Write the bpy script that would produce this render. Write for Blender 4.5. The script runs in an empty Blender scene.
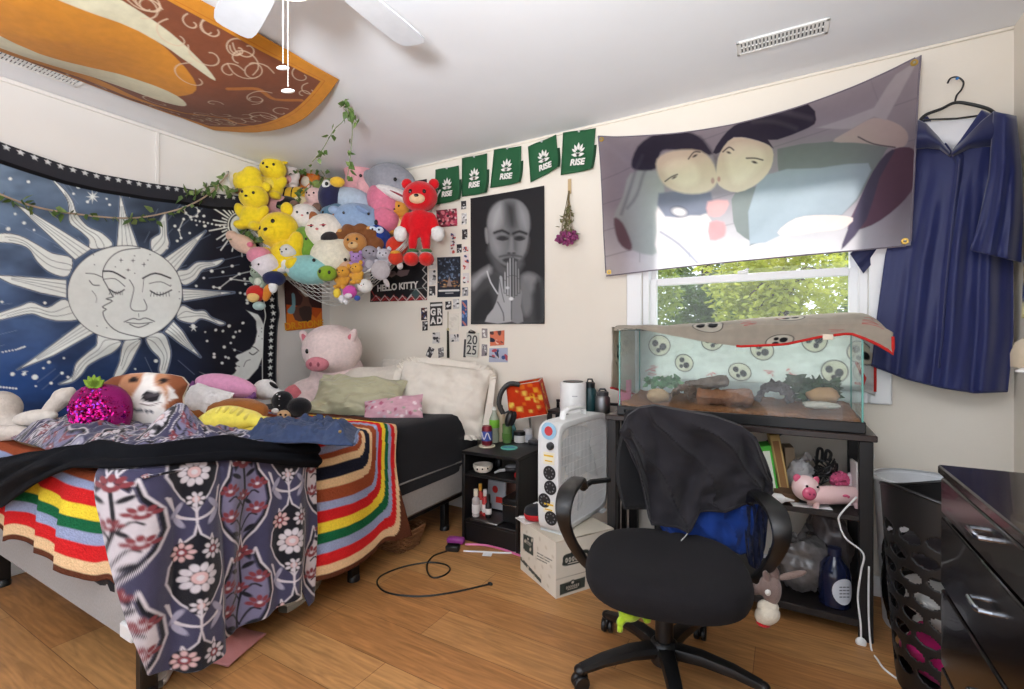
import bpy, bmesh, math, random
import numpy as np
from mathutils import Vector, Matrix, Euler
random.seed(7)
SC = bpy.context.scene
COL = SC.collection
PI = math.pi
F, CX, CY, CAMH = 477.0, 512.0, 340.0, 1.16
CS, SN = 0.868, 0.497
XL, YB, XR, ZC = -3.305, 2.705, 0.81, 2.44      # left wall, back wall, right wall, ceiling

def at(px, py, X=None, Y=None, Z=None, D=None):
    l = (px-CX)/F; u = (CY-py)/F
    r = (l*CS-SN, l*SN+CS, u)
    t = X/r[0] if X is not None else Y/r[1] if Y is not None else (Z-CAMH)/r[2] if Z is not None else D
    return Vector((r[0]*t, r[1]*t, CAMH+r[2]*t))
def proj(P):
    P = np.asarray(P); d = -SN*P[..., 0]+CS*P[..., 1]; l = CS*P[..., 0]+SN*P[..., 1]
    return CX+F*l/d, CY-F*(P[..., 2]-CAMH)/d
def lin(c):
    return tuple((v/255/12.92) if v/255 <= .04045 else ((v/255+.055)/1.055)**2.4 for v in c)

# ---------- materials ----------
_M = {}
def mat(kind, rgb, **k):
    key = (kind, tuple(rgb) if rgb is not None else None, tuple(sorted(k.items())))
    if key in _M: return _M[key]
    D = dict(rough=.6, metal=0, bump=.0, bscale=200, var=.06, vscale=25, sheen=0, spec=.5, trans=0, coat=0, alpha=1, emit=0, translucent=0)
    D.update({
        'plush': dict(rough=1, bump=.5, bscale=160, var=.14, vscale=45, sheen=.25, spec=.1),
        'fabric': dict(rough=.95, bump=.25, bscale=420, var=.10, vscale=30, sheen=.1, spec=.15),
        'knit': dict(rough=1, bump=.6, bscale=130, var=.16, vscale=90, spec=.1),
        'plastic': dict(rough=.38, bump=.03, bscale=90, var=.05),
        'gloss': dict(rough=.12, var=.04),
        'metal': dict(metal=1, rough=.3, var=.05),
        'paper': dict(rough=.75, var=.04, vscale=18, spec=.25),
        'paint': dict(rough=.8, bump=.06, bscale=120, var=.025, vscale=3, spec=.25),
        'leaf': dict(rough=.5, var=.22, vscale=60),
        'glass': dict(rough=.02, trans=1, spec=.5),
        'satin': dict(rough=.5, bump=.08, bscale=300, var=.06, vscale=12, sheen=.3, spec=.4),
    }.get(kind, {}))
    D.update(k)
    m = bpy.data.materials.new(kind+'_'+('vertex' if rgb is None else '%d_%d_%d' % tuple(rgb)))
    m.use_nodes = True
    nt = m.node_tree; N = nt.nodes; L = nt.links
    b = N['Principled BSDF']; out = N['Material Output']
    tc = N.new('ShaderNodeTexCoord')
    nz = N.new('ShaderNodeTexNoise'); nz.inputs['Scale'].default_value = D['vscale']; nz.inputs['Detail'].default_value = 4
    L.new(tc.outputs['Object'], nz.inputs['Vector'])
    mr = N.new('ShaderNodeMapRange'); mr.inputs['From Min'].default_value = .25; mr.inputs['From Max'].default_value = .75
    mr.inputs['To Min'].default_value = 1-D['var']; mr.inputs['To Max'].default_value = 1+D['var']*.6
    L.new(nz.outputs['Fac'], mr.inputs['Value'])
    mx = N.new('ShaderNodeVectorMath'); mx.operation = 'MULTIPLY'
    if rgb is None:
        a = N.new('ShaderNodeAttribute'); a.attribute_name = 'Col'; L.new(a.outputs['Color'], mx.inputs[0])
    else:
        mx.inputs[0].default_value = lin(rgb)
    L.new(mr.outputs['Result'], mx.inputs[1])
    L.new(mx.outputs[0], b.inputs['Base Color'])
    b.inputs['Roughness'].default_value = D['rough']; b.inputs['Metallic'].default_value = D['metal']
    b.inputs['Specular IOR Level'].default_value = D['spec']
    b.inputs['Sheen Weight'].default_value = D['sheen']; b.inputs['Transmission Weight'].default_value = D['trans']
    b.inputs['Coat Weight'].default_value = D['coat']; b.inputs['Alpha'].default_value = D['alpha']
    if D['emit']:
        L.new(mx.outputs[0], b.inputs['Emission Color']); b.inputs['Emission Strength'].default_value = D['emit']
    if D['bump']:
        n2 = N.new('ShaderNodeTexNoise'); n2.inputs['Scale'].default_value = D['bscale']; n2.inputs['Detail'].default_value = 2
        L.new(tc.outputs['Object'], n2.inputs['Vector'])
        bp = N.new('ShaderNodeBump'); bp.inputs['Strength'].default_value = D['bump']; bp.inputs['Distance'].default_value = .006
        L.new(n2.outputs['Fac'], bp.inputs['Height']); L.new(bp.outputs['Normal'], b.inputs['Normal'])
    if D['translucent']:
        t = N.new('ShaderNodeBsdfTranslucent'); L.new(mx.outputs[0], t.inputs['Color'])
        ms = N.new('ShaderNodeMixShader'); ms.inputs[0].default_value = D['translucent']
        L.new(b.outputs[0], ms.inputs[1]); L.new(t.outputs[0], ms.inputs[2]); L.new(ms.outputs[0], out.inputs['Surface'])
    _M[key] = m
    return m
def plush(*c): return mat('plush', c)
def fab(*c): return mat('fabric', c)
def pla(*c): return mat('plastic', c)
def paper(*c): return mat('paper', c)
def gloss(*c): return mat('gloss', c)
BLACKP = pla(18, 18, 19); WHITEP = pla(232, 232, 230); CHROME = mat('metal', (200, 200, 205), rough=.18)
INK = gloss(14, 12, 12)

# ---------- mesh builder ----------
class MB:
    def __init__(s): s.v = []; s.f = []; s.fm = []; s.mi = 0; s.c = None; s.mods = []
    def add(s, vs, fs):
        o = len(s.v); s.v += [tuple(p) for p in vs]
        for f in fs: s.f.append([i+o for i in f]); s.fm.append(s.mi)
        return s
    def xf(s, M, start=0):
        for i in range(start, len(s.v)): s.v[i] = tuple(M @ Vector(s.v[i]))
        return s
    def box(s, c, d, b=.004, M=None):
        hx, hy, hz = d[0]/2, d[1]/2, d[2]/2; b = min(b, hx*.9, hy*.9, hz*.9)
        vs = []; idx = {}
        for sx in (-1, 1):
            for sy in (-1, 1):
                for sz in (-1, 1):
                    for k, p in enumerate(((hx, hy-b, hz-b), (hx-b, hy, hz-b), (hx-b, hy-b, hz))):
                        idx[sx, sy, sz, k] = len(vs); vs.append((sx*p[0], sy*p[1], sz*p[2]))
        fs = []
        q = ((-1, -1), (1, -1), (1, 1), (-1, 1))
        for sg in (-1, 1):
            fs.append([idx[sg, a, e, 0] for a, e in q]); fs.append([idx[a, sg, e, 1] for a, e in q]); fs.append([idx[a, e, sg, 2] for a, e in q])
        for a in (-1, 1):
            for e in (-1, 1):
                fs.append([idx[a, e, -1, 0], idx[a, e, 1, 0], idx[a, e, 1, 1], idx[a, e, -1, 1]])
                fs.append([idx[a, -1, e, 0], idx[a, 1, e, 0], idx[a, 1, e, 2], idx[a, -1, e, 2]])
                fs.append([idx[-1, a, e, 1], idx[1, a, e, 1], idx[1, a, e, 2], idx[-1, a, e, 2]])
                for g in (-1, 1): fs.append([idx[a, e, g, 0], idx[a, e, g, 1], idx[a, e, g, 2]])
        M = M or Matrix()
        c = Vector(c)
        return s.add([c + (M @ Vector(p)) for p in vs], fs)
    def quad(s, a, b, c, d): return s.add([a, b, c, d], [(0, 1, 2, 3)])
    def ell(s, c, r, R=None, n=16, m=10, pw=1.0):
        if not hasattr(r, '__len__'): r = (r, r, r)
        R = R or Matrix(); c = Vector(c); vs = []; fs = []
        def e(x): return math.copysign(abs(x)**pw, x)
        for j in range(m+1):
            th = PI*j/m
            for i in range(n):
                ph = 2*PI*i/n
                vs.append(c + R @ Vector((r[0]*e(math.sin(th))*e(math.cos(ph)), r[1]*e(math.sin(th))*e(math.sin(ph)), r[2]*e(math.cos(th)))))
        for j in range(m):
            for i in range(n):
                a = j*n+i; b2 = j*n+(i+1) % n
                if j == 0: fs.append((a, a+n, b2+n))
                elif j == m-1: fs.append((a, a+n, b2))
                else: fs.append((a, a+n, b2+n, b2))
        return s.add(vs, fs)
    def lathe(s, prof, c=(0, 0, 0), n=24, M=None, cap=True):
        M = M or Matrix(); c = Vector(c); vs = []; fs = []; m = len(prof)
        for r, z in prof:
            for i in range(n):
                a = 2*PI*i/n; vs.append(c + M @ Vector((r*math.cos(a), r*math.sin(a), z)))
        for j in range(m-1):
            for i in range(n): fs.append((j*n+i, j*n+(i+1) % n, (j+1)*n+(i+1) % n, (j+1)*n+i))
        if cap:
            if prof[0][0] > 1e-5: fs.append(list(range(n))[::-1])
            if prof[-1][0] > 1e-5: fs.append(list(range((m-1)*n, m*n)))
        return s.add(vs, fs)
    def cyl(s, a, b, r, n=12, r2=None):
        return s.tube([a, b], [r, r if r2 is None else r2], n)
    def tube(s, pts, r, n=8, closed=False, flat=1.0):
        P = [Vector(p) for p in pts]; m = len(P)
        R = r if hasattr(r, '__len__') else [r]*m
        vs = []; fs = []; up = None
        for i in range(m):
            t = (P[(i+1) % m]-P[i-1]) if closed else (P[min(i+1, m-1)]-P[max(i-1, 0)])
            if t.length < 1e-9: t = Vector((0, 0, 1))
            t.normalize()
            if up is None: up = Vector((0, 0, 1)) if abs(t.z) < .9 else Vector((1, 0, 0))
            x = t.cross(up)
            if x.length < 1e-6: x = t.orthogonal()
            x.normalize(); up = x.cross(t).normalized()
            for k in range(n):
                a = 2*PI*k/n; vs.append(P[i] + x*(R[i]*math.cos(a)) + up*(R[i]*flat*math.sin(a)))
        for i in range(m if closed else m-1):
            j = (i+1) % m
            for k in range(n): fs.append((i*n+k, i*n+(k+1) % n, j*n+(k+1) % n, j*n+k))
        if not closed: fs.append(list(range(n))[::-1]); fs.append(list(range((m-1)*n, m*n)))
        return s.add(vs, fs)
    def prism(s, poly, ax, h):          # poly: 3-D points in one plane, ax*h the thickness
        a = [Vector(p) for p in poly]; n = len(a); d = Vector(ax)*h
        fs = [list(range(n)), list(range(n, 2*n))[::-1]] + [(i, (i+1) % n, n+(i+1) % n, n+i) for i in range(n)]
        return s.add(a + [p+d for p in a], fs)
    def grid(s, A, wrap=False):          # A (nu,nv,3)
        A = np.asarray(A); nu, nv = A.shape[:2]
        o = len(s.v); s.v += [tuple(p) for p in A.reshape(-1, 3).tolist()]
        for i in range(nu if wrap else nu-1):
            i2 = (i+1) % nu
            for j in range(nv-1):
                s.f.append([o+i*nv+j, o+i2*nv+j, o+i2*nv+j+1, o+i*nv+j+1]); s.fm.append(s.mi)
        return s

def spline(pts, n=8):
    P = [Vector(p) for p in pts]; out = []
    for i in range(len(P)-1):
        a, b, c, d = P[max(i-1, 0)], P[i], P[i+1], P[min(i+2, len(P)-1)]
        for k in range(n):
            t = k/n
            out.append(.5*((2*b)+(c-a)*t+(2*a-5*b+4*c-d)*t*t+(3*b-a-3*c+d)*t**3))
    return out+[P[-1]]

def _mk(name, mb, mats, origin, angle=40):
    me = bpy.data.meshes.new(name)
    if isinstance(mb, MB):
        V = np.array(mb.v, dtype=float).reshape(-1, 3) - np.array(origin)
        me.from_pydata(V.tolist(), [], mb.f)
    if not isinstance(mats, (list, tuple)): mats = [mats]
    for m in mats: me.materials.append(m)
    if len(mats) > 1: me.polygons.foreach_set('material_index', mb.fm)
    if mb.c is not None:
        at_ = me.color_attributes.new('Col', 'FLOAT_COLOR', 'POINT')
        c = np.ones((len(mb.v), 4), dtype=np.float32); c[:, :3] = mb.c
        at_.data.foreach_set('color', c.ravel())
    me.update()
    if mb.c is None and len(mb.f) < 60000:
        bm = bmesh.new(); bm.from_mesh(me); bmesh.ops.recalc_face_normals(bm, faces=bm.faces); bm.to_mesh(me); bm.free()
    me.polygons.foreach_set('use_smooth', [True]*len(me.polygons))
    if angle < 180: me.set_sharp_from_angle(angle=math.radians(angle))
    o = bpy.data.objects.new(name, me); COL.objects.link(o)
    for mod in mb.mods:
        if mod[0] == 'solid':
            x = o.modifiers.new('t', 'SOLIDIFY'); x.thickness = mod[1]; x.offset = mod[2] if len(mod) > 2 else 0
        elif mod[0] == 'fuse':
            x = o.modifiers.new('r', 'REMESH'); x.mode = 'VOXEL'; x.voxel_size = mod[1]; x.use_smooth_shade = True
            x = o.modifiers.new('s', 'SMOOTH'); x.factor = .5; x.iterations = mod[2] if len(mod) > 2 else 4
        elif mod[0] == 'sub':
            x = o.modifiers.new('u', 'SUBSURF'); x.levels = x.render_levels = mod[1]
    return o
def tag(o, label, cat, group=None, kind=None):
    if label: o['label'] = label
    if cat: o['category'] = cat
    if group: o['group'] = group
    if kind: o['kind'] = kind
    return o
def bounds(mbs):
    V = np.concatenate([np.array(m.v).reshape(-1, 3) for m in mbs]); return V.min(0), V.max(0)
def _flat(parts):
    for p in parts:
        yield p[1]
        if len(p) > 3 and isinstance(p[3], list): yield from _flat(p[3])
def solo(name, mb, m, label, cat, group=None, kind=None, angle=40):
    lo, hi = bounds([mb]); o0 = ((lo[0]+hi[0])/2, (lo[1]+hi[1])/2, lo[2])
    o = _mk(name, mb, m, o0, angle); o.location = o0
    return tag(o, label, cat, group, kind)
def _parts(parts, par, o0):
    for p in parts:
        ang = 40
        lab = None
        for q in p[3:]:
            if isinstance(q, str): lab = q
        o = _mk(p[0], p[1], p[2], o0); o.parent = par
        if lab: o['label'] = lab
        for q in p[3:]:
            if isinstance(q, list): _parts(q, o, o0)
def multi(name, label, cat, parts, group=None, kind=None, base=None):
    """parts: [(part name, MB in world coordinates, material, [sub-parts] and/or 'part label')]"""
    if base is None:
        lo, hi = bounds(list(_flat(parts))); base = ((lo[0]+hi[0])/2, (lo[1]+hi[1])/2, lo[2])
    r = bpy.data.objects.new(name, None); COL.objects.link(r); r.location = base; r.empty_display_size = .05
    tag(r, label, cat, group, kind)
    _parts(parts, r, base)
    return r
def copy_thing(o, delta, label):
    c = o.copy(); COL.objects.link(c); c.location = Vector(o.location)+Vector(delta); c['label'] = label
    for ch in o.children:
        d = ch.copy(); COL.objects.link(d); d.parent = c
        for g in ch.children:
            e = g.copy(); COL.objects.link(e); e.parent = d
    return c
def struct(name, mb, m, angle=40): return solo(name, mb, m, None, None, kind='structure', angle=angle)
def text(parent, name, s, size, M, m, extrude=.0006, bold=0, align='CENTER', shear=0):
    cu = bpy.data.curves.new(name, 'FONT'); cu.body = s; cu.size = size; cu.extrude = extrude; cu.offset = bold
    cu.align_x = align; cu.align_y = 'CENTER'; cu.shear = shear; cu.materials.append(m)
    t_ = bpy.data.objects.new(name, cu); COL.objects.link(t_); bpy.context.view_layer.update()
    me = bpy.data.meshes.new_from_object(t_.evaluated_get(bpy.context.evaluated_depsgraph_get())); bpy.data.objects.remove(t_); bpy.data.curves.remove(cu)
    o = bpy.data.objects.new(name, me); COL.objects.link(o)
    o.parent = parent; o.matrix_parent_inverse = Matrix.Translation(-Vector(parent.location)) if parent.parent is None else Matrix.Translation(-Vector(parent.parent.location))
    o.matrix_basis = M
    return o
def frame(o, x, y):                     # matrix with axes x, y and their cross product at o
    x = Vector(x).normalized(); y = Vector(y); z = x.cross(y).normalized(); y = z.cross(x)
    M = Matrix((x, y, z)).transposed().to_4x4(); M.translation = Vector(o); return M
BACKM = lambda px, py, off=.012: frame(at(px, py, Y=YB-off), (1, 0, 0), (0, 0, 1))

# ---------- numpy noise and painting ----------
def vnoise(x, y, seed=0):
    x = np.asarray(x, float); y = np.asarray(y, float)
    xi = np.floor(x).astype(np.int64); yi = np.floor(y).astype(np.int64); fx = x-xi; fy = y-yi
    fx = fx*fx*(3-2*fx); fy = fy*fy*(3-2*fy)
    def h(a, b):
        n = (a*374761393 + b*668265263 + seed*1442695041) & 0xffffffff
        n = ((n ^ (n >> 13))*1274126177) & 0xffffffff
        return ((n ^ (n >> 16)) & 0xffff)/65535.0
    return (h(xi, yi)*(1-fx)+h(xi+1, yi)*fx)*(1-fy)+(h(xi, yi+1)*(1-fx)+h(xi+1, yi+1)*fx)*fy
def fbm(x, y, seed=0, o=3):
    return sum(vnoise(np.asarray(x)*2**k, np.asarray(y)*2**k, seed+k)/2**k for k in range(o))/sum(1/2**k for k in range(o))-.5
class Art:
    """Printed design: colours for a sheet whose points have 2-D coordinates U, V; aa = softening width."""
    def __init__(s, U, V, base, aa=.6):
        s.U = np.asarray(U, float).ravel(); s.V = np.asarray(V, float).ravel(); s.aa = aa
        s.c = np.empty((s.U.size, 3)); s.c[:] = lin(base)
    def _put(s, idx, a, col):
        a = np.clip(a, 0, 1)[:, None]; s.c[idx] = s.c[idx]*(1-a)+np.array(lin(col))*a
    def _box(s, x0, y0, x1, y1, p):
        return np.nonzero((s.U > x0-p) & (s.U < x1+p) & (s.V > y0-p) & (s.V < y1+p))[0]
    def ell(s, x, y, rx, ry, col, rot=0, al=1):
        R = max(rx, ry); i = s._box(x-R, y-R, x+R, y+R, s.aa)
        if not i.size: return
        c, n = math.cos(rot), math.sin(rot); u = s.U[i]-x; v = s.V[i]-y
        a = u*c+v*n; b = -u*n+v*c
        d = (np.sqrt((a/rx)**2+(b/ry)**2)-1)*min(rx, ry)
        s._put(i, al*(.5-d/s.aa), col)
    def _dist(s, i, P, closed):
        D = np.full(i.size, 1e9); u = s.U[i]; v = s.V[i]
        n = len(P)
        for k in range(n if closed else n-1):
            (x0, y0), (x1, y1) = P[k], P[(k+1) % n]
            dx, dy = x1-x0, y1-y0; l = dx*dx+dy*dy+1e-12
            t = np.clip(((u-x0)*dx+(v-y0)*dy)/l, 0, 1)
            D = np.minimum(D, (u-x0-t*dx)**2+(v-y0-t*dy)**2)
        return np.sqrt(D)
    def poly(s, P, col, al=1, smooth=0, line=None, lw=1):
        if smooth: P = smooth_closed(P, smooth)
        xs = [p[0] for p in P]; ys = [p[1] for p in P]
        i = s._box(min(xs), min(ys), max(xs), max(ys), s.aa+lw)
        if not i.size: return
        u = s.U[i]; v = s.V[i]; ins = np.zeros(i.size, bool); n = len(P)
        for k in range(n):
            (x0, y0), (x1, y1) = P[k], P[(k+1) % n]
            if y0 == y1: continue
            c = ((y0 > v) != (y1 > v)) & (u < (x1-x0)*(v-y0)/(y1-y0)+x0); ins ^= c
        d = s._dist(i, P, True); sd = np.where(ins, -d, d)
        s._put(i, al*(.5-sd/s.aa), col)
        if line: s._put(i, .5+(lw/2-d)/s.aa, line)
    def line(s, P, w, col, al=1, smooth=0):
        if smooth: P = [(p.x, p.y) for p in spline([(a, b, 0) for a, b in P], smooth)]
        xs = [p[0] for p in P]; ys = [p[1] for p in P]
        i = s._box(min(xs), min(ys), max(xs), max(ys), s.aa+w)
        if i.size: s._put(i, al*np.minimum(1, .5+(w/2-s._dist(i, P, False))/s.aa), col)
    def star(s, x, y, r, col, n=5, ir=.45, rot=0):
        s.poly([(x+(r if k % 2 == 0 else r*ir)*math.sin(rot+PI*k/n), y-(r if k % 2 == 0 else r*ir)*math.cos(rot+PI*k/n)) for k in range(2*n)], col)
def smooth_closed(P, n):
    m = len(P); Q = [(a, b, 0) for a, b in P]
    S = spline([Q[-1]]+Q+[Q[0], Q[1]], n)
    return [(p.x, p.y) for p in S[n:n*(m+1)]]
def Z(ox, oy, s):                       # turns measurements in an enlarged view into one scale
    return lambda *c: [(ox+c[i]/s, oy+c[i+1]/s) for i in range(0, len(c), 2)]
def bilin(a, b, c, d, U, V):            # corners (0,0)=a (1,0)=b (1,1)=c (0,1)=d
    a, b, c, d = (np.array(q) for q in (a, b, c, d)); U = U[..., None]; V = V[..., None]
    return a*(1-U)*(1-V)+b*U*(1-V)+c*U*V+d*(1-U)*V
def uv(nu, nv): return np.meshgrid(np.linspace(0, 1, nu), np.linspace(0, 1, nv), indexing='ij')
def sheet(A, colors=None, t=.0015, off=0):
    m = MB().grid(A)
    if colors is not None: m.c = colors
    if t: m.mods.append(('solid', t, off))
    return m
# ================= SETTING =================
YF = -1.7
def wood_floor():
    m = bpy.data.materials.new('laminate_floor'); m.use_nodes = True; nt = m.node_tree; N = nt.nodes; L = nt.links; b = N['Principled BSDF']
    tc = N.new('ShaderNodeTexCoord')
    br = N.new('ShaderNodeTexBrick'); br.offset = .37; br.inputs['Scale'].default_value = 1; br.inputs['Brick Width'].default_value = 1.15; br.inputs['Row Height'].default_value = .19
    br.inputs['Mortar Size'].default_value = .0012; br.inputs['Mortar Smooth'].default_value = .2; br.inputs['Bias'].default_value = 0
    br.inputs['Color1'].default_value = (*lin((193, 142, 88)), 1); br.inputs['Color2'].default_value = (*lin((172, 117, 68)), 1); br.inputs['Mortar'].default_value = (*lin((120, 78, 45)), 1)
    L.new(tc.outputs['Object'], br.inputs['Vector'])
    mp = N.new('ShaderNodeMapping'); mp.inputs['Scale'].default_value = (1.6, 13, 1); L.new(tc.outputs['Object'], mp.inputs['Vector'])
    n1 = N.new('ShaderNodeTexNoise'); n1.inputs['Scale'].default_value = 2.2; n1.inputs['Detail'].default_value = 8; n1.inputs['Distortion'].default_value = 1.6; L.new(mp.outputs[0], n1.inputs['Vector'])
    wv = N.new('ShaderNodeTexWave'); wv.bands_direction = 'Y'; wv.inputs['Scale'].default_value = 1.3; wv.inputs['Distortion'].default_value = 9; wv.inputs['Detail'].default_value = 3; wv.inputs['Detail Scale'].default_value = 1.1; L.new(mp.outputs[0], wv.inputs['Vector'])
    r = N.new('ShaderNodeMapRange'); r.inputs['From Min'].default_value = .3; r.inputs['From Max'].default_value = .72; r.inputs['To Min'].default_value = .68; r.inputs['To Max'].default_value = 1.12; L.new(n1.outputs['Fac'], r.inputs['Value'])
    r2 = N.new('ShaderNodeMapRange'); r2.inputs['To Min'].default_value = .93; r2.inputs['To Max'].default_value = 1.05; L.new(wv.outputs['Fac'], r2.inputs['Value'])
    mu = N.new('ShaderNodeMath'); mu.operation = 'MULTIPLY'; L.new(r.outputs[0], mu.inputs[0]); L.new(r2.outputs[0], mu.inputs[1])
    vm = N.new('ShaderNodeVectorMath'); vm.operation = 'MULTIPLY'; L.new(br.outputs['Color'], vm.inputs[0]); L.new(mu.outputs[0], vm.inputs[1]); L.new(vm.outputs[0], b.inputs['Base Color'])
    b.inputs['Roughness'].default_value = .42; b.inputs['Specular IOR Level'].default_value = .4
    bp = N.new('ShaderNodeBump'); bp.inputs['Strength'].default_value = .12; bp.inputs['Distance'].default_value = .002; L.new(br.outputs['Fac'], bp.inputs['Height']); bp.invert = True; L.new(bp.outputs[0], b.inputs['Normal'])
    return m
WALL = mat('paint', (231, 223, 210)); WALLL = mat('paint', (228, 224, 219)); CEIL = mat('paint', (232, 234, 238)); TRIM = mat('paint', (238, 238, 237), rough=.45)
struct('floor', MB().box(((XL+XR)/2, (YF+YB)/2, -.03), (XR-XL+.3, YB-YF+.3, .06), 0), wood_floor())
struct('ceiling', MB().box(((XL+XR)/2, (YF+YB)/2, ZC+.05), (XR-XL+.3, YB-YF+.3, .1), 0), CEIL)
struct('wall_left', MB().box((XL-.06, (YF+YB)/2, ZC/2), (.12, YB-YF+.24, ZC), 0), WALLL)
struct('wall_right', MB().box((XR+.06, (YF+YB)/2, ZC/2), (.12, YB-YF+.24, ZC), 0), WALL)
# back wall with the window opening
WX0, WX1, WZ0, WZ1 = -.70, .33, .92, 2.10
wb = MB(); T = .12; yc = YB+T/2
wb.box(((XL+WX0)/2, yc, ZC/2), (WX0-XL, T, ZC), 0).box(((WX1+XR)/2, yc, ZC/2), (XR-WX1, T, ZC), 0)
wb.box(((WX0+WX1)/2, yc, WZ0/2), (WX1-WX0, T, WZ0), 0).box(((WX0+WX1)/2, yc, (WZ1+ZC)/2), (WX1-WX0, T, ZC-WZ1), 0)
struct('wall_back', wb, WALL)
# window: casing, frame, two sashes, panes
def rect_frame(x0, x1, z0, z1, w, y, d, b=.004, wb_=None):
    m = MB(); wb_ = wb_ or w
    m.box((x0+w/2, y, (z0+z1)/2), (w, d, z1-z0), b).box((x1-w/2, y, (z0+z1)/2), (w, d, z1-z0), b)
    m.box(((x0+x1)/2, y, z1-w/2), (x1-x0-2*w, d, w), b).box(((x0+x1)/2, y, z0+wb_/2), (x1-x0-2*w, d, wb_), b)
    return m
WIN = mat('paint', (240, 241, 243), rough=.35)
cas = rect_frame(WX0-.085, WX1+.085, WZ0-.05, WZ1+.085, .085, YB-.011, .022, .006)
fr = rect_frame(WX0, WX1, WZ0, WZ1, .035, YB+.06, .118, .004)
lo = rect_frame(WX0+.03, WX1-.03, WZ0+.02, 1.505, .04, YB+.055, .03, .004)
up = rect_frame(WX0+.03, WX1-.03, 1.47, WZ1-.03, .035, YB+.085, .03, .004)
GL = mat('glass', (250, 253, 252), rough=0.0)
pg = MB().box(((WX0+WX1)/2, YB+.055, 1.22), (WX1-WX0-.12, .004, .5), 0)
pu = MB().box(((WX0+WX1)/2, YB+.085, 1.77), (WX1-WX0-.12, .004, .56), 0)
lk = MB().box((-.19, YB+.04, 1.512), (.05, .03, .014), .004).cyl((-.19, YB+.045, 1.515), (-.165, YB+.02, 1.525), .006)
multi('window_1', None, None, [('window_casing', cas, WIN), ('window_frame', fr, WIN), ('sash', lo, WIN, [('pane', pg, GL), ('sash_lock', lk, WIN)]), ('sash', up, WIN, [('pane', pu, GL)])], kind='structure')
# trims
bw = lambda m, a, c: m
struct('baseboard_back', MB().box(((XL+XR)/2, YB-.008, .045), (XR-XL, .016, .09), .004), TRIM)
struct('baseboard_left', MB().box((XL+.008, (YF+YB)/2, .045), (.016, YB-YF-.04, .09), .004), TRIM)
struct('baseboard_right', MB().box((XR-.008, (YF+YB)/2, .045), (.016, YB-YF-.04, .09), .004), TRIM)
struct('trim_1', MB().box((XL+.006, (YF+YB)/2, ZC-.012), (.012, YB-YF, .022), .003), WALLL)
struct('trim_2', MB().box((XL+.005, at(157, 150, X=XL).y, 2.245), (.01, .022, .36), .003), WALLL)
struct('trim_3', MB().box(((XL+XR)/2, YB-.005, ZC-.008), (XR-XL, .01, .015), .003), WALL)

# outside: lawn, trees
struct('lawn', MB().box((0, 22, -2.7), (80, 36, .1), 0), mat('leaf', (96, 128, 58), vscale=2))
def tree(x, y, zc, r, rgb, label, n, seed):
    rnd = random.Random(seed); fo = MB()
    blobs = []
    for k in range(11):
        a = rnd.uniform(0, 2*PI); e = rnd.uniform(-.9, 1)
        blobs.append((x+r*.55*math.cos(a)*math.sqrt(1-e*e*.8), y+r*.55*math.sin(a)*math.sqrt(1-e*e*.8), zc+r*.75*e, r*rnd.uniform(.34, .5)))
    for k in range(n):
        bx, by, bz, br = rnd.choice(blobs)
        d = Vector((rnd.gauss(0, 1), rnd.gauss(0, 1), rnd.gauss(0, 1))).normalized()
        p = Vector((bx, by, bz))+d*br*rnd.uniform(.75, 1.06)
        s = r*rnd.uniform(.022, .04)
        R = Euler((rnd.uniform(-1, 1), rnd.uniform(-1, 1), rnd.uniform(0, 6.3))).to_matrix()
        q = [R @ Vector(v) for v in ((0, -s*1.5, 0), (s*.7, -s*.2, s*.2), (0, s*1.6, 0), (-s*.7, -s*.2, s*.2))]
        fo.add([p+v for v in q], [(0, 1, 2, 3)])
    tr = MB().tube([(x, y, -2.6), (x+.05, y, zc-r), (x, y+.1, zc), (x+.1, y, zc+r*.6)], [r*.1, r*.08, r*.05, r*.02], 8)
    for k in range(6):
        bx, by, bz, br = blobs[k]
        tr.tube([(x, y, zc-r*.5), ((x+bx)/2, (y+by)/2, (zc+bz)/2), (bx, by, bz)], [r*.045, r*.03, r*.012], 6)
    multi('tree', label, 'tree', [('foliage', fo, mat('leaf', rgb, translucent=.45, vscale=1.2, var=.3)), ('trunk', tr, mat('knit', (94, 78, 62), vscale=9))], 'trees outside the window')
for x, y, zc, r, rgb, lb, n in ((-2.75, 9.0, 2.3, 1.25, (140, 152, 66), 'leafy tree outside nearest the dried flowers end of the window', 6500), (-.05, 9.3, 2.4, 1.3, (186, 188, 84), 'yellow-green tree outside the middle of the window', 7000), (2.7, 9.2, 2.3, 1.25, (146, 168, 66), 'bright green tree outside behind the window jamb by the gown', 5000),
    (-1.75, 13.0, 2.5, 1.9, (112, 132, 66), 'darker tree farther off between the two nearest trees outside', 7000), (2.3, 13.4, 2.6, 1.9, (120, 140, 70), 'darker tree farther off at the gown end of the window', 6000), (-5.9, 12.4, 2.6, 1.8, (90, 112, 60), 'tree farther off at the dried flowers end of the window', 4000)):
    tree(x, y, zc, r, rgb, lb, n, int(n+x*10))

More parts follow.
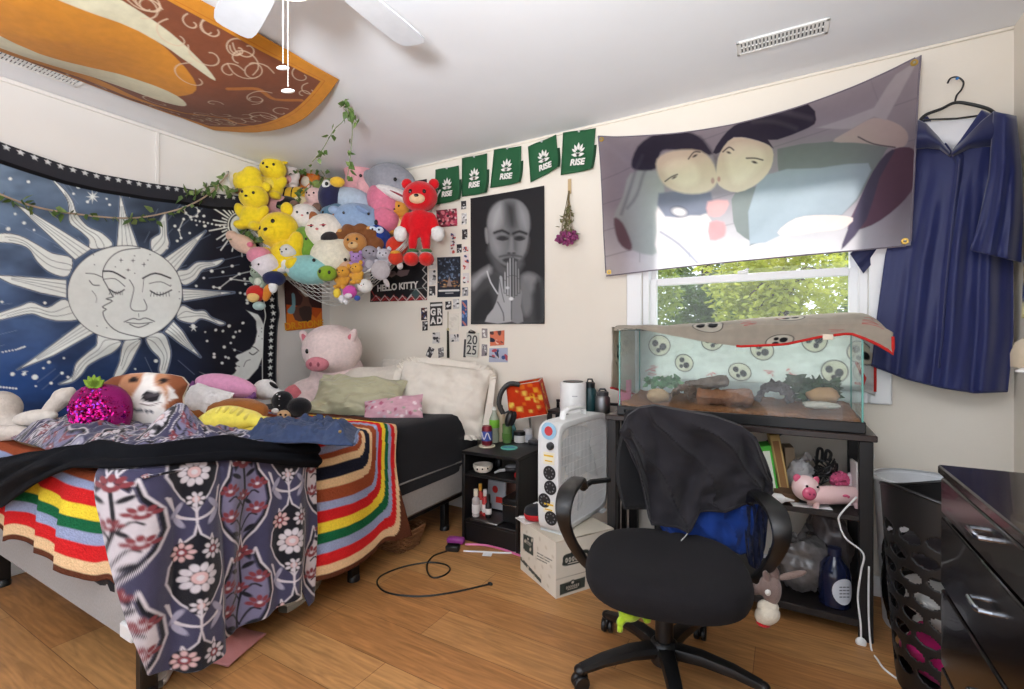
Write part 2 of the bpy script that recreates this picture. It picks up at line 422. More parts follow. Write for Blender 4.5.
# world, sun, camera
w = bpy.data.worlds.new('World'); SC.world = w; w.use_nodes = True; nt = w.node_tree
bg = nt.nodes['Background']
tc = nt.nodes.new('ShaderNodeTexCoord'); sx = nt.nodes.new('ShaderNodeSeparateXYZ'); nt.links.new(tc.outputs['Generated'], sx.inputs[0])
cr = nt.nodes.new('ShaderNodeValToRGB'); nt.links.new(sx.outputs['Z'], cr.inputs['Fac'])
cr.color_ramp.elements[0].position = .0; cr.color_ramp.elements[0].color = (.93, .95, 1, 1)
cr.color_ramp.elements[1].position = .8; cr.color_ramp.elements[1].color = (.62, .78, 1, 1)
nt.links.new(cr.outputs[0], bg.inputs['Color']); bg.inputs['Strength'].default_value = 1.9
def light(name, kind, loc, e, **k):
    l = bpy.data.lights.new(name, kind); l.energy = e
    for a, v in k.items(): setattr(l, a, v)
    o = bpy.data.objects.new(name, l); o.location = loc; COL.objects.link(o); return o
s = light('sun', 'SUN', (0, 15, 20), 5.5, angle=.22, color=(1, .95, .86)); s.rotation_euler = Vector((.10, -.70, -.72)).to_track_quat('-Z', 'Y').to_euler()
light('fan_bulb', 'POINT', (-1.19, .82, 2.0), 3, shadow_soft_size=.09, color=(1, .95, .88))
fl = light('bounce_fill', 'SPOT', (-.25, -.35, 1.5), 270, shadow_soft_size=.15, color=(.93, .96, 1), spot_size=2.6, spot_blend=.6); fl.rotation_euler = Vector((-.25, .28, 1)).to_track_quat('-Z', 'Y').to_euler()  # unseen spot added behind the camera to brighten the ceiling
cam = bpy.data.cameras.new('camera'); co = bpy.data.objects.new('camera', cam); COL.objects.link(co); SC.camera = co
co.location = (0, 0, CAMH); co.rotation_euler = (PI/2, 0, math.atan2(SN, CS))
cam.sensor_width = 36; cam.lens = 36*F/1024; cam.shift_y = -(344.5-CY)/1024; cam.clip_start = .02
SC.view_settings.view_transform = 'Standard'; SC.view_settings.look = 'None'; SC.view_settings.gamma = 1; SC.view_settings.exposure = .34
# ================= LARGE FURNITURE =================
def thin_glass(dust=.05, tint=(245, 252, 250), name='tank_glass'):
    m = bpy.data.materials.new(name); m.use_nodes = True; nt = m.node_tree; N = nt.nodes; L = nt.links; N.remove(N['Principled BSDF']); out = N['Material Output']
    tr = N.new('ShaderNodeBsdfTransparent'); tr.inputs[0].default_value = (*lin(tint), 1)
    gl = N.new('ShaderNodeBsdfGlossy'); gl.inputs['Roughness'].default_value = .03
    df = N.new('ShaderNodeBsdfDiffuse'); df.inputs[0].default_value = (.75, .78, .78, 1)
    lw_ = N.new('ShaderNodeLayerWeight'); lw_.inputs[0].default_value = .5; pw_ = N.new('ShaderNodeMath'); pw_.operation = 'POWER'; pw_.inputs[1].default_value = 4; L.new(lw_.outputs['Facing'], pw_.inputs[0])
    fz = N.new('ShaderNodeMath'); fz.operation = 'MULTIPLY_ADD'; fz.inputs[1].default_value = .6; fz.inputs[2].default_value = .035; L.new(pw_.outputs[0], fz.inputs[0])
    m1 = N.new('ShaderNodeMixShader'); L.new(fz.outputs[0], m1.inputs[0]); L.new(tr.outputs[0], m1.inputs[1]); L.new(gl.outputs[0], m1.inputs[2])
    tc = N.new('ShaderNodeTexCoord'); nz = N.new('ShaderNodeTexNoise'); nz.inputs['Scale'].default_value = 7; nz.inputs['Detail'].default_value = 6; L.new(tc.outputs['Object'], nz.inputs['Vector'])
    mr = N.new('ShaderNodeMapRange'); mr.inputs['From Min'].default_value = .4; mr.inputs['From Max'].default_value = .8; mr.inputs['To Max'].default_value = dust*3; L.new(nz.outputs['Fac'], mr.inputs['Value'])
    m2 = N.new('ShaderNodeMixShader'); L.new(mr.outputs[0], m2.inputs[0]); L.new(m1.outputs[0], m2.inputs[1]); L.new(df.outputs[0], m2.inputs[2]); L.new(m2.outputs[0], out.inputs['Surface'])
    return m
WPANE = thin_glass(.01, (250, 252, 252), 'window_glass')
for o in bpy.data.objects:
    if o.name.startswith('pane'): o.data.materials[0] = WPANE
DARKWOOD = mat('gloss', (30, 24, 22), rough=.32, vscale=9, var=.25)
BLACKWOOD = mat('plastic', (17, 16, 17), rough=.42, vscale=14, var=.2)
BLACKCLOTH = mat('fabric', (20, 20, 23), sheen=.06)

# ----- bed: metal frame, box spring, mattress -----
BX0, BX1, BY0, BY1 = -3.27, -1.75, .70, 2.68
fr_ = MB()
fr_.box(((BX0+BX1)/2, BY0+.10, .185), (BX1-BX0-.14, .04, .03)).box(((BX0+BX1)/2, BY1-.03, .205), (BX1-BX0-.04, .04, .035))
fr_.box((BX0+.03, (BY0+BY1)/2, .205), (.04, BY1-BY0, .035)).box((BX1-.05, (BY0+BY1)/2+.03, .185), (.04, BY1-BY0-.1, .03))
fr_.box(((BX0+BX1)/2, (BY0+BY1)/2, .205), (.04, BY1-BY0-.1, .03)).box(((BX0+BX1)/2, 1.7, .203), (BX1-BX0-.1, .04, .03))
bp = [('rail_frame', fr_, pla(16, 16, 17))]
for x in (BX0+.06, BX1-.06):
    for y in (BY0+.06, 1.62, BY1-.35):
        l = MB().box((x, y, .098), (.035, .05, .19), .004); f = MB().lathe([(.03, 0), (.03, .02), (.022, .03)], (x, y, 0), 14)
        bp.append(('leg', l, pla(16, 16, 17), [('foot', f, pla(25, 25, 25))]))
multi('bed_frame', 'black metal bed frame on short legs under the unmade bed', 'bed frame', bp)
bsx = MB().box(((BX0+BX1)/2, (BY0+BY1)/2, .306), (BX1-BX0, BY1-BY0, .212), .018)
guards = [('corner_guard', MB().box((BX1-.03, BY0-.004, z), (.075, .016, .05), .005).box((BX1+.003, BY0+.03, z), (.014, .075, .05), .005), pla(215, 215, 214), 'white plastic corner guard') for z in (.25, .38)]
sm = MB().tube([(BX0, BY0-.003, .405), (BX1, BY0-.003, .405), (BX1+.003, BY0, .405), (BX1+.003, BY1, .405)], .006, 6)
multi('box_spring', 'grey fabric box spring of the bed with white corner guards', 'box spring', [('body', bsx, mat('fabric', (152, 147, 143), vscale=120)), ('piping', sm, fab(120, 116, 113))]+guards)
# mattress in a black fitted sheet
n, m_ = 90, 26
A = np.zeros((n, m_, 3))
def roundrect(t, x0, x1, y0, y1, r):
    pts = []
    return pts
ang = np.linspace(0, 2*PI, n, endpoint=False)
cx, cy, hx, hy = (BX0+BX1)/2, (BY0+BY1)/2, (BX1-BX0)/2, (BY1-BY0)/2
def sq(a, p): return np.sign(a)*np.abs(a)**p
per = np.stack([cx+hx*sq(np.cos(ang), .16), cy+hy*sq(np.sin(ang), .16)], -1)
prof = [(0.0, .70), (.55, .705), (.85, .703), (.95, .70), (.985, .685), (1.0, .655), (1.012, .6), (1.015, .52), (1.013, .44), (1.008, .37), (1.004, .345)]
A = np.zeros((n, len(prof), 3))
for j, (s, z) in enumerate(prof):
    A[:, j, :2] = np.array([cx, cy])+(per-np.array([cx, cy]))*s
    wr = fbm(ang*9, np.full(n, z*16), 3)
    A[:, j, 2] = z + (wr*.03 if j > 7 else wr*.008)
    if j > 4: A[:, j, :2] += (per-np.array([cx, cy]))*(fbm(ang*14+z*8, np.full(n, z*30), 5)*.028)[:, None]
solo('mattress', MB().grid(A, wrap=True), mat('fabric', (22, 22, 26), vscale=8), 'mattress in a rumpled black fitted sheet on the box spring', 'mattress', angle=70)

# ----- terrarium table -----
TX0, TX1, TY0, TY1, TZ = -.765, .305, 2.255, 2.685, .795
tp = [('table_top', MB().box(((TX0+TX1)/2, (TY0+TY1)/2, TZ-.0125), (TX1-TX0, TY1-TY0, .025), .003), mat('plastic', (44, 33, 29), rough=.3, vscale=12, var=.2), 'dark brown table top')]
for x in (TX0+.03, TX1-.035):
    for y in (TY0+.025, TY1-.03):
        tp.append(('leg', MB().box((x, y, (TZ-.025)/2), (.045, .04, TZ-.025), .003), BLACKWOOD))
tp.append(('shelf', MB().box(((TX0+TX1)/2, (TY0+TY1)/2, .468), (TX1-TX0-.04, TY1-TY0-.02, .022), .003), mat('plastic', (36, 30, 28), rough=.4)))
tp.append(('bottom_shelf', MB().box(((TX0+TX1)/2, (TY0+TY1)/2, .065), (TX1-TX0-.04, TY1-TY0-.02, .03), .003), mat('plastic', (30, 25, 24), rough=.4)))
tp.append(('brace', MB().cyl((TX1-.25, TY1-.02, TZ-.03), (TX1-.55, TY1-.02, .52), .008).cyl((TX0+.25, TY1-.02, TZ-.03), (TX0+.55, TY1-.02, .52), .008), BLACKWOOD))
multi('terrarium_table', 'black and dark brown shelf table carrying the glass terrarium', 'table', tp)

# ----- terrarium -----
KX0, KX1, KY0, KY1, KZ0, KZ1 = -.705, .262, 2.295, 2.665, TZ, 1.212
GLS = thin_glass(.045); EDGE = mat('gloss', (120, 190, 180), trans=.3)
base = MB()
for z, h in ((KZ0+.022, .044), ):
    base.box(((KX0+KX1)/2, KY0-.004, z), (KX1-KX0+.02, .014, h), .003).box(((KX0+KX1)/2, KY1+.004, z), (KX1-KX0+.02, .014, h), .003)
    base.box((KX0-.004, (KY0+KY1)/2, z), (.014, KY1-KY0, h), .003).box((KX1+.004, (KY0+KY1)/2, z), (.014, KY1-KY0, h), .003)
base.box(((KX0+KX1)/2, (KY0+KY1)/2, KZ0+.006), (KX1-KX0, KY1-KY0, .01), .001)
gz = (KZ0+.02+KZ1)/2; gh = KZ1-KZ0-.02
panes = [('glass_pane', MB().quad((KX0, KY0, KZ0+.02), (KX1, KY0, KZ0+.02), (KX1, KY0, KZ1), (KX0, KY0, KZ1)), GLS),
         ('glass_pane', MB().quad((KX0, KY1, KZ0+.02), (KX1, KY1, KZ0+.02), (KX1, KY1, KZ1), (KX0, KY1, KZ1)), GLS),
         ('glass_pane', MB().quad((KX0, KY0, KZ0+.02), (KX0, KY1, KZ0+.02), (KX0, KY1, KZ1), (KX0, KY0, KZ1)), GLS),
         ('glass_pane', MB().quad((KX1, KY0, KZ0+.02), (KX1, KY1, KZ0+.02), (KX1, KY1, KZ1), (KX1, KY0, KZ1)), GLS)]
edge = MB()
for x in (KX0, KX1):
    for y in (KY0, KY1): edge.box((x, y, gz), (.007, .007, gh), .001)
edge.box(((KX0+KX1)/2, KY0, KZ1), (KX1-KX0, .006, .004), .001).box((KX0, (KY0+KY1)/2, KZ1), (.006, KY1-KY0, .004), .001).box((KX1, (KY0+KY1)/2, KZ1), (.006, KY1-KY0, .004), .001)
lid = MB().box(((KX0+KX1)/2, (KY0+KY1)/2+.005, KZ1+.006), (KX1-KX0-.006, KY1-KY0-.03, .008), .002)
# screen lid: a frame of bars, mesh strips between
lid = MB(); 
for y in (KY0+.02, KY1-.01): lid.box(((KX0+KX1)/2, y, KZ1+.005), (KX1-KX0, .022, .01), .002)
for x in (KX0+.01, (KX0+KX1)/2, KX1-.01): lid.box((x, (KY0+KY1)/2, KZ1+.005), (.02, KY1-KY0-.03, .01), .002)
scr = MB()
for k in range(60):
    x = KX0+.02+k*(KX1-KX0-.04)/59; scr.box((x, (KY0+KY1)/2, KZ1+.004), (.0015, KY1-KY0-.05, .0015), 0)
multi('terrarium', 'long glass terrarium with black base on the dark shelf table', 'terrarium', panes+[('base_frame', base, BLACKP), ('glass_edges', edge, EDGE), ('lid_frame', lid, BLACKP, [('screen', scr, BLACKP)])])
# soil
U, V = uv(120, 50); X = KX0+.01+U*(KX1-KX0-.02); Y = KY0+.008+V*(KY1-KY0-.016)
Zs = KZ0+.052+.03*V+.05*fbm(X*7, Y*7, 4)+.018*fbm(X*40, Y*40, 8)
so = MB().grid(np.stack([X, Y, Zs], -1)); so.mods.append(('solid', .03, -1))
solo('soil', so, mat('knit', (134, 88, 56), vscale=110, var=.35), 'loose brown soil and bark litter on the terrarium floor', 'soil', kind='stuff', angle=180)

# ----- office chair -----
CHC = Vector((-.345, 1.62, 0)); RZ = math.radians(13.9)
CM = Matrix.Translation(CHC) @ Matrix.Rotation(RZ, 4, 'Z')
def cw(*p): return CM @ Vector(p)
chp = []
CHB = mat('plastic', (19, 19, 20), rough=.4)
hub = MB().lathe([(.0, .06), (.045, .06), (.05, .09), (.045, .125), (.034, .135)], (0, .06, 0), 20).xf(CM)
chp.append(('base_hub', hub, CHB))
for k in range(5):
    a = math.radians(-82+72*k)
    c, s_ = math.cos(a), math.sin(a)
    L_ = MB()
    prof = [(.03, .105, .03, .022), (.12, .105, .027, .02), (.22, .09, .023, .017), (.30, .068, .02, .013)]
    pts = []
    arr = np.zeros((len(prof), 9, 3))
    for i, (r, z, w_, h_) in enumerate(prof):
        for q in range(9):
            t = 2*PI*q/8
            arr[i, q] = (r*c - w_*sq(np.cos(t), .6)*s_, .06+r*s_ + w_*sq(np.cos(t), .6)*c, z+h_*sq(np.sin(t), .6))
    L_.grid(arr).ell((.30*c, .06+.30*s_, .066), (.022, .022, .016)).xf(CM)
    sw = a+random.uniform(-1, 1)
    Rw = Matrix.Rotation(sw, 4, 'Z') @ Matrix.Rotation(PI/2, 4, 'X')
    wc = Vector((.30*c, .06+.30*s_, .027))
    cs_ = MB()
    for off in (-.013, .013):
        cs_.lathe([(.004, -.009), (.024, -.009), (.027, -.005), (.027, .005), (.024, .009), (.004, .009)], wc+Matrix.Rotation(sw, 4, 'Z') @ Vector((0, off, 0)), 18, Rw)
    cs_.cyl(wc, wc+Vector((0, 0, .035)), .007); cs_.xf(CM)
    hood = MB().ell(wc+Vector((0, 0, .012)), (.028, .012, .026), Matrix.Rotation(sw, 4, 'Z')).xf(CM)
    chp.append(('leg', L_, CHB, [('caster', cs_, CHB), ('caster_hood', hood, CHB)]))
chp.append(('gas_lift', MB().lathe([(.03, .12), (.03, .26), (.022, .262), (.022, .36)], (0, .06, 0), 18).xf(CM), CHB))
chp.append(('tilt_mechanism', MB().box((0, .04, .355), (.16, .24, .035), .01).cyl((.08, .02, .355), (.2, .0, .345), .006).box((.22, 0, .345), (.05, .022, .012), .005).xf(CM), CHB))
nu, nv = 56, 13; S = np.zeros((nu, nv, 3))
for i in range(nu):
    t = 2*PI*i/nu; ct, st = math.cos(t), math.sin(t)
    bx = .252*math.copysign(abs(ct)**.72, ct)*(1-.06*st); by = .24*math.copysign(abs(st)**.72, st)
    for j, (s_, z) in enumerate([(0, .362), (.6, .362), (.9, .366), (.97, .375), (1.0, .395), (1.005, .415), (.99, .432), (.955, .444), (.88, .452), (.7, .456), (.45, .452), (.2, .448), (0, .447)]):
        S[i, j] = (bx*s_, by*s_, z - (.018*max(0, -by*s_/.24)**3 if by < 0 else 0))
chp.append(('seat', MB().grid(S, wrap=True).xf(CM), mat('fabric', (27, 25, 27), vscale=60, bump=.4, sheen=.03)))
# backrest: padded curved panel
U, V = uv(30, 26)
def backshape(off):
    x = (U-.5)*2; z = V
    wz = .165+.03*np.sin(np.clip(z*1.15, 0, 1)*PI)
    ex = .02+sq(x, 1.0)*wz
    yy = .245+.03*z+.05*(1-np.abs(x)**2)*.6-.04*np.sin(z*PI)*.6
    return np.stack([ex, yy+off, .50+.385*z], -1)
fr1 = backshape(-.018); bk = backshape(.028)
edge_ = np.minimum(np.minimum(U, 1-U), np.minimum(V, 1-V)); e = np.clip(edge_/.09, 0, 1); rr = np.sqrt(1-(1-e)**2)
mid = (fr1+bk)/2
fr1 = mid+(fr1-mid)*rr[..., None]; bk = mid+(bk-mid)*rr[..., None]
bkm = MB().grid(fr1).grid(bk).xf(CM)
chp.append(('backrest', bkm, mat('fabric', (30, 30, 32), vscale=260, bump=.6, bscale=600)))
chp.append(('back_bracket', MB().tube([cw(0, .1, .36), cw(0, .26, .38), cw(0, .33, .45), cw(0, .315, .62)], [.026, .028, .03, .022], 10, flat=.5), CHB))
for sg in (-1, 1):
    path = [cw(sg*.13, .03, .352), cw(sg*.24, .03, .362), cw(sg*.295, -.01, .44), cw(sg*.315, -.085, .535), cw(sg*.32, -.11, .60), cw(sg*.318, -.06, .642), cw(sg*.31, .05, .645), cw(sg*.305, .15, .632), cw(sg*.295, .2, .59), cw(sg*.285, .16, .49), cw(sg*.255, .1, .38)]
    p = spline(path[:9], 6)
    am = MB()
    arr = np.zeros((len(p), 13, 3)); mm = len(p)
    for i, q in enumerate(p):
        tv = (p[min(i+1, mm-1)]-p[max(i-1, 0)]).normalized(); xax = CM.to_3x3() @ Vector((1, 0, 0))
        xax = (xax-tv*xax.dot(tv)).normalized(); nn = xax.cross(tv)
        fr_i = i/(mm-1); wd = .018+.014*math.exp(-((fr_i-.68)/.25)**2); th = .011
        for k in range(13):
            a = 2*PI*k/12
            arr[i, k] = q+xax*(wd*sq(np.cos(a), .6))+nn*(th*sq(np.sin(a), .6))
    am.grid(arr); am.ell(p[-1], .016); am.ell(p[0], .018)
    am.tube([p[-1]+Vector((0, 0, .0)), cw(sg*.27, .24, .60), cw(sg*.2, .29, .60)], .011, 8)
    chp.append(('armrest', am, CHB))
multi('office_chair', 'black swivel office chair with loop armrests and a jacket over its back', 'chair', chp)

# ----- nightstand -----
NX0, NX1, NY0, NY1, NZ = -1.625, -1.25, 2.25, 2.665, .52
npz = [('table_top', MB().box(((NX0+NX1)/2, (NY0+NY1)/2, NZ-.009), (NX1-NX0, NY1-NY0, .018), .002), BLACKWOOD)]
for x in (NX0+.009, NX1-.009): npz.append(('side_panel', MB().box((x, (NY0+NY1)/2, (NZ-.018)/2), (.018, NY1-NY0-.006, NZ-.018), .002), BLACKWOOD))
for z, nm in ((.385, 'shelf'), (.115, 'bottom_shelf')): npz.append((nm, MB().box(((NX0+NX1)/2, (NY0+NY1)/2, z), (NX1-NX0-.036, NY1-NY0-.02, .016), .002), BLACKWOOD))
npz.append(('plinth', MB().box(((NX0+NX1)/2, NY0+.02, .054), (NX1-NX0-.036, .016, .105), .002), BLACKWOOD))
multi('nightstand', 'small black open nightstand beside the head of the bed', 'nightstand', npz)

# ----- narrow console behind the box fan -----
cp = [('top', MB().box((-1.0, 2.61, .737), (.44, .15, .02), .002), BLACKWOOD)]
for x in (-1.205, -.795):
    for y in (2.55, 2.67): cp.append(('leg', MB().box((x, y, .363), (.025, .025, .726), .002), BLACKWOOD))
cp.append(('rail', MB().box((-1.0, 2.67, .79), (.43, .012, .016), .002).box((-1.205, 2.67, .76), (.016, .012, .05), .002).box((-.795, 2.67, .76), (.016, .012, .05), .002), BLACKWOOD))
multi('console_stand', 'narrow black stand behind the box fan', 'stand', cp)

# ----- dresser -----
DX0, DX1, DY0, DY1, DZ = .368, .80, .35, 1.706, .82
DR = mat('gloss', (20, 15, 15), rough=.22, vscale=10, var=.3, coat=.2)
dp = [('carcass', MB().box(((DX0+DX1)/2+.01, (DY0+DY1)/2, .41), (DX1-DX0-.02, DY1-DY0-.01, .78), .003), DR),
      ('dresser_top', MB().box(((DX0+DX1)/2, (DY0+DY1)/2, DZ-.0125), (DX1-DX0+.012, DY1-DY0+.012, .025), .004), mat('gloss', (34, 26, 24), rough=.2, vscale=10, var=.35, coat=.3), 'worn glossy top')]
for z0, z1 in ((.695, .79), (.50, .685), (.29, .49), (.08, .28)):
    for y0, y1 in ((DY0+.01, (DY0+DY1)/2-.004), ((DY0+DY1)/2+.004, DY1-.012)):
        d_ = MB().box((DX0+.006, (y0+y1)/2, (z0+z1)/2), (.018, y1-y0, z1-z0), .004)
        yc_ = (y0+y1)/2; zc_ = (z0+z1)/2+.01
        h_ = MB().tube([(DX0, yc_-.034, zc_), (DX0-.022, yc_-.032, zc_), (DX0-.024, yc_-.026, zc_), (DX0-.024, yc_+.026, zc_), (DX0-.022, yc_+.032, zc_), (DX0, yc_+.034, zc_)], .0055, 8)
        dp.append(('drawer', d_, DR, [('handle', h_, CHROME)]))
dp.append(('plinth', MB().box(((DX0+DX1)/2+.02, (DY0+DY1)/2, .03), (DX1-DX0-.06, DY1-DY0-.06, .06), .003), DR))
multi('dresser', 'glossy black dresser with chrome bar handles beside the laundry hamper', 'dresser', dp)

# ----- ceiling fan -----
HX, HY = -1.19, .82
fp = [('motor_housing', MB().lathe([(.0, 2.44), (.075, 2.44), (.08, 2.40), (.06, 2.37), (.10, 2.34), (.115, 2.30), (.11, 2.25), (.07, 2.235), (0, 2.235)], (HX, HY, 0), 32), WHITEP)]
for k in range(5):
    a = math.radians(91+72*k); c, s_ = math.cos(a), math.sin(a)
    bl = MB(); outl = []
    for (r, w_) in ((.13, .045), (.2, .055), (.3, .062), (.42, .066), (.49, .066), (.525, .06), (.54, .05), (.546, .03)): outl.append((r, w_))
    poly = [(r, -w_) for r, w_ in outl]+[(r, w_) for r, w_ in outl[::-1]]
    tilt = math.radians(9)
    P3 = [Vector((HX+r*c-y*math.cos(tilt)*s_, HY+r*s_+y*math.cos(tilt)*c, 2.262+y*math.sin(tilt))) for r, y in poly]
    bl.prism(P3, (0, 0, 1), .007)
    arm = MB().box((HX+.12*c, HY+.12*s_, 2.262), (.10, .035, .008), .003, Matrix.Rotation(a, 3, 'Z'))
    fp.append(('fan_blade', bl, mat('plastic', (206, 210, 216), rough=.5), [('blade_bracket', arm, WHITEP)]))
fp.append(('light_globe', MB().lathe([(.06, 2.235), (.085, 2.215), (.095, 2.18), (.085, 2.145), (.05, 2.122), (0, 2.115)], (HX, HY, 0), 32), mat('gloss', (255, 248, 235), emit=1.2), 'frosted white light globe'))
for (px, py, dd, zt) in ((283, 68, 1.3, 2.235), (288, 91, 1.26, 2.235)):
    p = at(px, py, D=dd)
    chn = MB().cyl((p.x, p.y, p.z+.012), (p.x, p.y, zt), .0014, 6)
    for q in range(0, 40): chn.ell((p.x, p.y, p.z+.015+q*.008), .0022, n=6, m=4)
    kn = MB().ell((p.x, p.y, p.z), (.017, .017, .006), Matrix.Rotation(.5, 3, (CS, SN, 0)), 20, 8)
    fp.append(('pull_chain', chn, mat('metal', (215, 210, 200)), [('pull_knob', kn, WHITEP, 'white disc pull knob')]))
multi('ceiling_fan', 'white ceiling fan with five blades, light globe and two pull chains', 'ceiling fan', fp)
bpy.data.objects['fan_bulb'].location = (HX, HY, 2.06)

# ----- air vents in the ceiling -----
def vent(name, p0, p1, wd, label):
    a = Vector(p0); b = Vector(p1); d = (b-a); L_ = d.length; d.normalize(); nrm = Vector((-d.y, d.x, 0)); c = (a+b)/2
    R = Matrix((d, nrm, Vector((0, 0, 1)))).transposed()
    frm = MB().box(c-nrm*(wd/2-.007)+Vector((0, 0, -.004)), (L_, .014, .008), .002, R).box(c+nrm*(wd/2-.007)+Vector((0, 0, -.004)), (L_, .014, .008), .002, R)
    frm.box(c-d*(L_/2-.007)+Vector((0, 0, -.004)), (.014, wd, .008), .002, R).box(c+d*(L_/2-.007)+Vector((0, 0, -.004)), (.014, wd, .008), .002, R)
    back = MB().box(c+Vector((0, 0, -.0005)), (L_-.02, wd-.02, .001), 0, R)
    parts = [('vent_frame', frm, WHITEP), ('backing', back, pla(70, 70, 72))]
    nsl = int(L_/.014)
    sl = MB()
    for k in range(1, nsl): sl.box(c+d*(-L_/2+k*L_/nsl)+Vector((0, 0, -.004)), (.0085, wd-.03, .006), .001, R)
    sl.box(c+Vector((0, 0, -.004)), (L_-.03, .006, .006), .001, R)
    parts.append(('louvre', sl, WHITEP))
    multi(name, label, 'vent', parts)
vent('ceiling_vent', (-.185, 2.31, ZC), (.155, 2.316, ZC), .105, 'white slotted air vent in the ceiling above the photo flag')
vent('ceiling_vent', (-3.05, .55, ZC), (-3.05, 1.0, ZC), .11, 'white slotted air vent in the ceiling beside the orange banner')
# ================= SUN AND MOON TAPESTRY =================
NT = 470; NZ = 330
Ys = np.linspace(.30, 2.213, NT)
tp_ = [at(a, b, X=XL+.02) for a, b in ((0, 142), (30, 153), (65, 165), (100, 174), (150, 183), (180, 187), (209, 193), (240, 196), (275, 201))]
ztop = np.interp(Ys, [p.y for p in tp_], [p.z for p in tp_])
Vg = np.linspace(0, 1, NZ)
YY = np.repeat(Ys[:, None], NZ, 1); ZZ = ztop[:, None]*(1-Vg)[None]+.74*Vg[None]
PX, PY = proj(np.stack([np.full_like(YY, XL+.02), YY, ZZ], -1))
a = Art(PX, PY, (31, 31, 41), .8)
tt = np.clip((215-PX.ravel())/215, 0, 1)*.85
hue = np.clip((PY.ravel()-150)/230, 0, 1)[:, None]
side = np.array(lin((128, 148, 170)))*(1-hue)+np.array(lin((44, 74, 128)))*hue  # blue dye of the print, with window glare painted paler towards upper left
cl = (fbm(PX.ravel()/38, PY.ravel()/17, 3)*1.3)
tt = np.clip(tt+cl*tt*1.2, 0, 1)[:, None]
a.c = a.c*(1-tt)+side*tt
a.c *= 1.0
WHT = (232, 236, 232); LN = (48, 50, 58)
z1 = Z(0, 140, 4.593); z2 = Z(50, 220, 4.593); z3 = Z(150, 170, 4.92); z4 = Z(0, 270, 4.92); z5 = Z(150, 290, 5.743)
rnd = random.Random(3)
for k in range(46):                                     # fine pale hatching lines of the print
    x = rnd.uniform(0, 250); y = rnd.uniform(190, 375); q = rnd.uniform(20, 60)
    an = math.atan2(y-293, x-125); a.line([(x, y), (x+q*math.cos(an)*.7, y+q*math.sin(an)*.5)], .35, (150, 165, 190), .55)
rays = [(z1(235,180,290,225,330,280,350,335,400,395,470,430,515,485,415,500,410,460,370,420,320,380,315,320,300,265), 1),
 (z1(550,245,535,490,630,495,600,410,575,340), 0), (z1(60,285,345,550,420,500,250,395,150,335), 0),
 (z1(0,430,90,440,170,480,240,520,330,545,310,625,230,610,170,560,130,500,60,475,-60,465), 1),
 ([(-8,275),(66,280),(66,298),(40,293),(10,284)], 0), (z4(-40,225,90,180,150,160,230,185,320,145,395,235,290,250,210,235,150,215,60,230,-40,252), 1),
 (z4(80,490,415,250,480,300,250,420), 0), (z4(285,560,350,525,370,460,420,410,470,370,490,315,590,350,560,400,490,435,430,470,400,510,350,550), 1),
 (z4(560,530,592,450,610,350,690,345,660,430,610,510), 1), ([(146,338),(161,333),(171,351),(168,370),(163,376),(160,370),(161,359),(152,349)], 1),
 (z5(75,240,130,180,285,385), 0), (z5(150,160,180,90,250,120,310,120,350,160,420,190,390,200,330,175,280,165,230,190), 1),
 (z3(155,585,160,645,415,603), 0), (z3(130,500,160,565,220,540,260,490,330,470,360,440,300,452,230,455,180,490), 1),
 (z3(60,440,125,500,275,300), 0), (z3(5,400,45,420,90,370,82,320,80,250,75,212,45,260,48,310,20,330,0,350), 1)]
for P, sm_ in rays:
    a.poly(P, (150, 165, 185), .35, smooth=4 if sm_ else 0, line=(120, 135, 160), lw=2.2)
for P, sm_ in rays:
    a.poly(P, WHT, smooth=4 if sm_ else 0, line=LN, lw=.7)
    # pleat lines from the sun towards each tip
    c = (124.5, 293); far = max(P, key=lambda p: math.hypot(p[0]-c[0], p[1]-c[1]))
    near = sorted(P, key=lambda p: math.hypot((p[0]-c[0])/57.5, (p[1]-c[1])/47.3))[:2]
    if not sm_:
        for f in (.25, .5, .75):
            s_ = (near[0][0]*(1-f)+near[1][0]*f, near[0][1]*(1-f)+near[1][1]*f)
            a.line([s_, (s_[0]*.25+far[0]*.75, s_[1]*.25+far[1]*.75)], .55, (110, 116, 124), .9)
    else:
        S = smooth_closed(P, 4); n = len(S); i0 = S.index(min(S, key=lambda p: math.hypot(p[0]-far[0], p[1]-far[1])))
        A1 = [S[(i0+k) % n] for k in range(n//2)]; A2 = [S[(i0-k) % n] for k in range(n//2)]
        for f in (.36, .66):
            a.line([(p[0]*(1-f)+q[0]*f, p[1]*(1-f)+q[1]*f) for p, q in zip(A1[4:], A2[4:])], .55, (80, 86, 94), .9)
a.ell(124.5, 293, 57.5, 47.6, LN); a.ell(124.5, 293, 56.7, 46.8, WHT)
def ln(P, w=.8, sm_=3, col=LN): a.line(P, w, col, smooth=sm_)
ln(z2(410,130,330,140,280,170,250,215,243,262,262,300,285,340,293,352,262,362,290,372,245,398,262,410,246,425,265,470,320,515,430,542), 1.0)
ln(z2(245,235,290,238,345,268), 1.6); ln(z2(425,268,480,245,550,268), 1.6)
ln(z2(250,272,300,270,345,305), .7); ln(z2(275,318,310,336,342,320), 1.3); ln(z2(460,325,500,345,555,322), 1.3); ln(z2(455,292,505,284,550,305), .7)
for k in range(7):
    ln(z2(280+9*k, 328, 274+10*k, 343), .6, 0); ln(z2(465+13*k, 332, 461+14*k, 350), .6, 0)
ln(z2(365,275,385,310,380,350,372,395,385,415,410,418,440,415,445,395,432,365), .8); ln(z2(430,270,425,330), .5)
ln(z2(345,468,385,452,412,458,440,450,480,466), .9); ln(z2(355,470,412,476,470,470), .8); ln(z2(370,478,410,494,455,476), .9); ln(z2(410,430,411,445), .5)
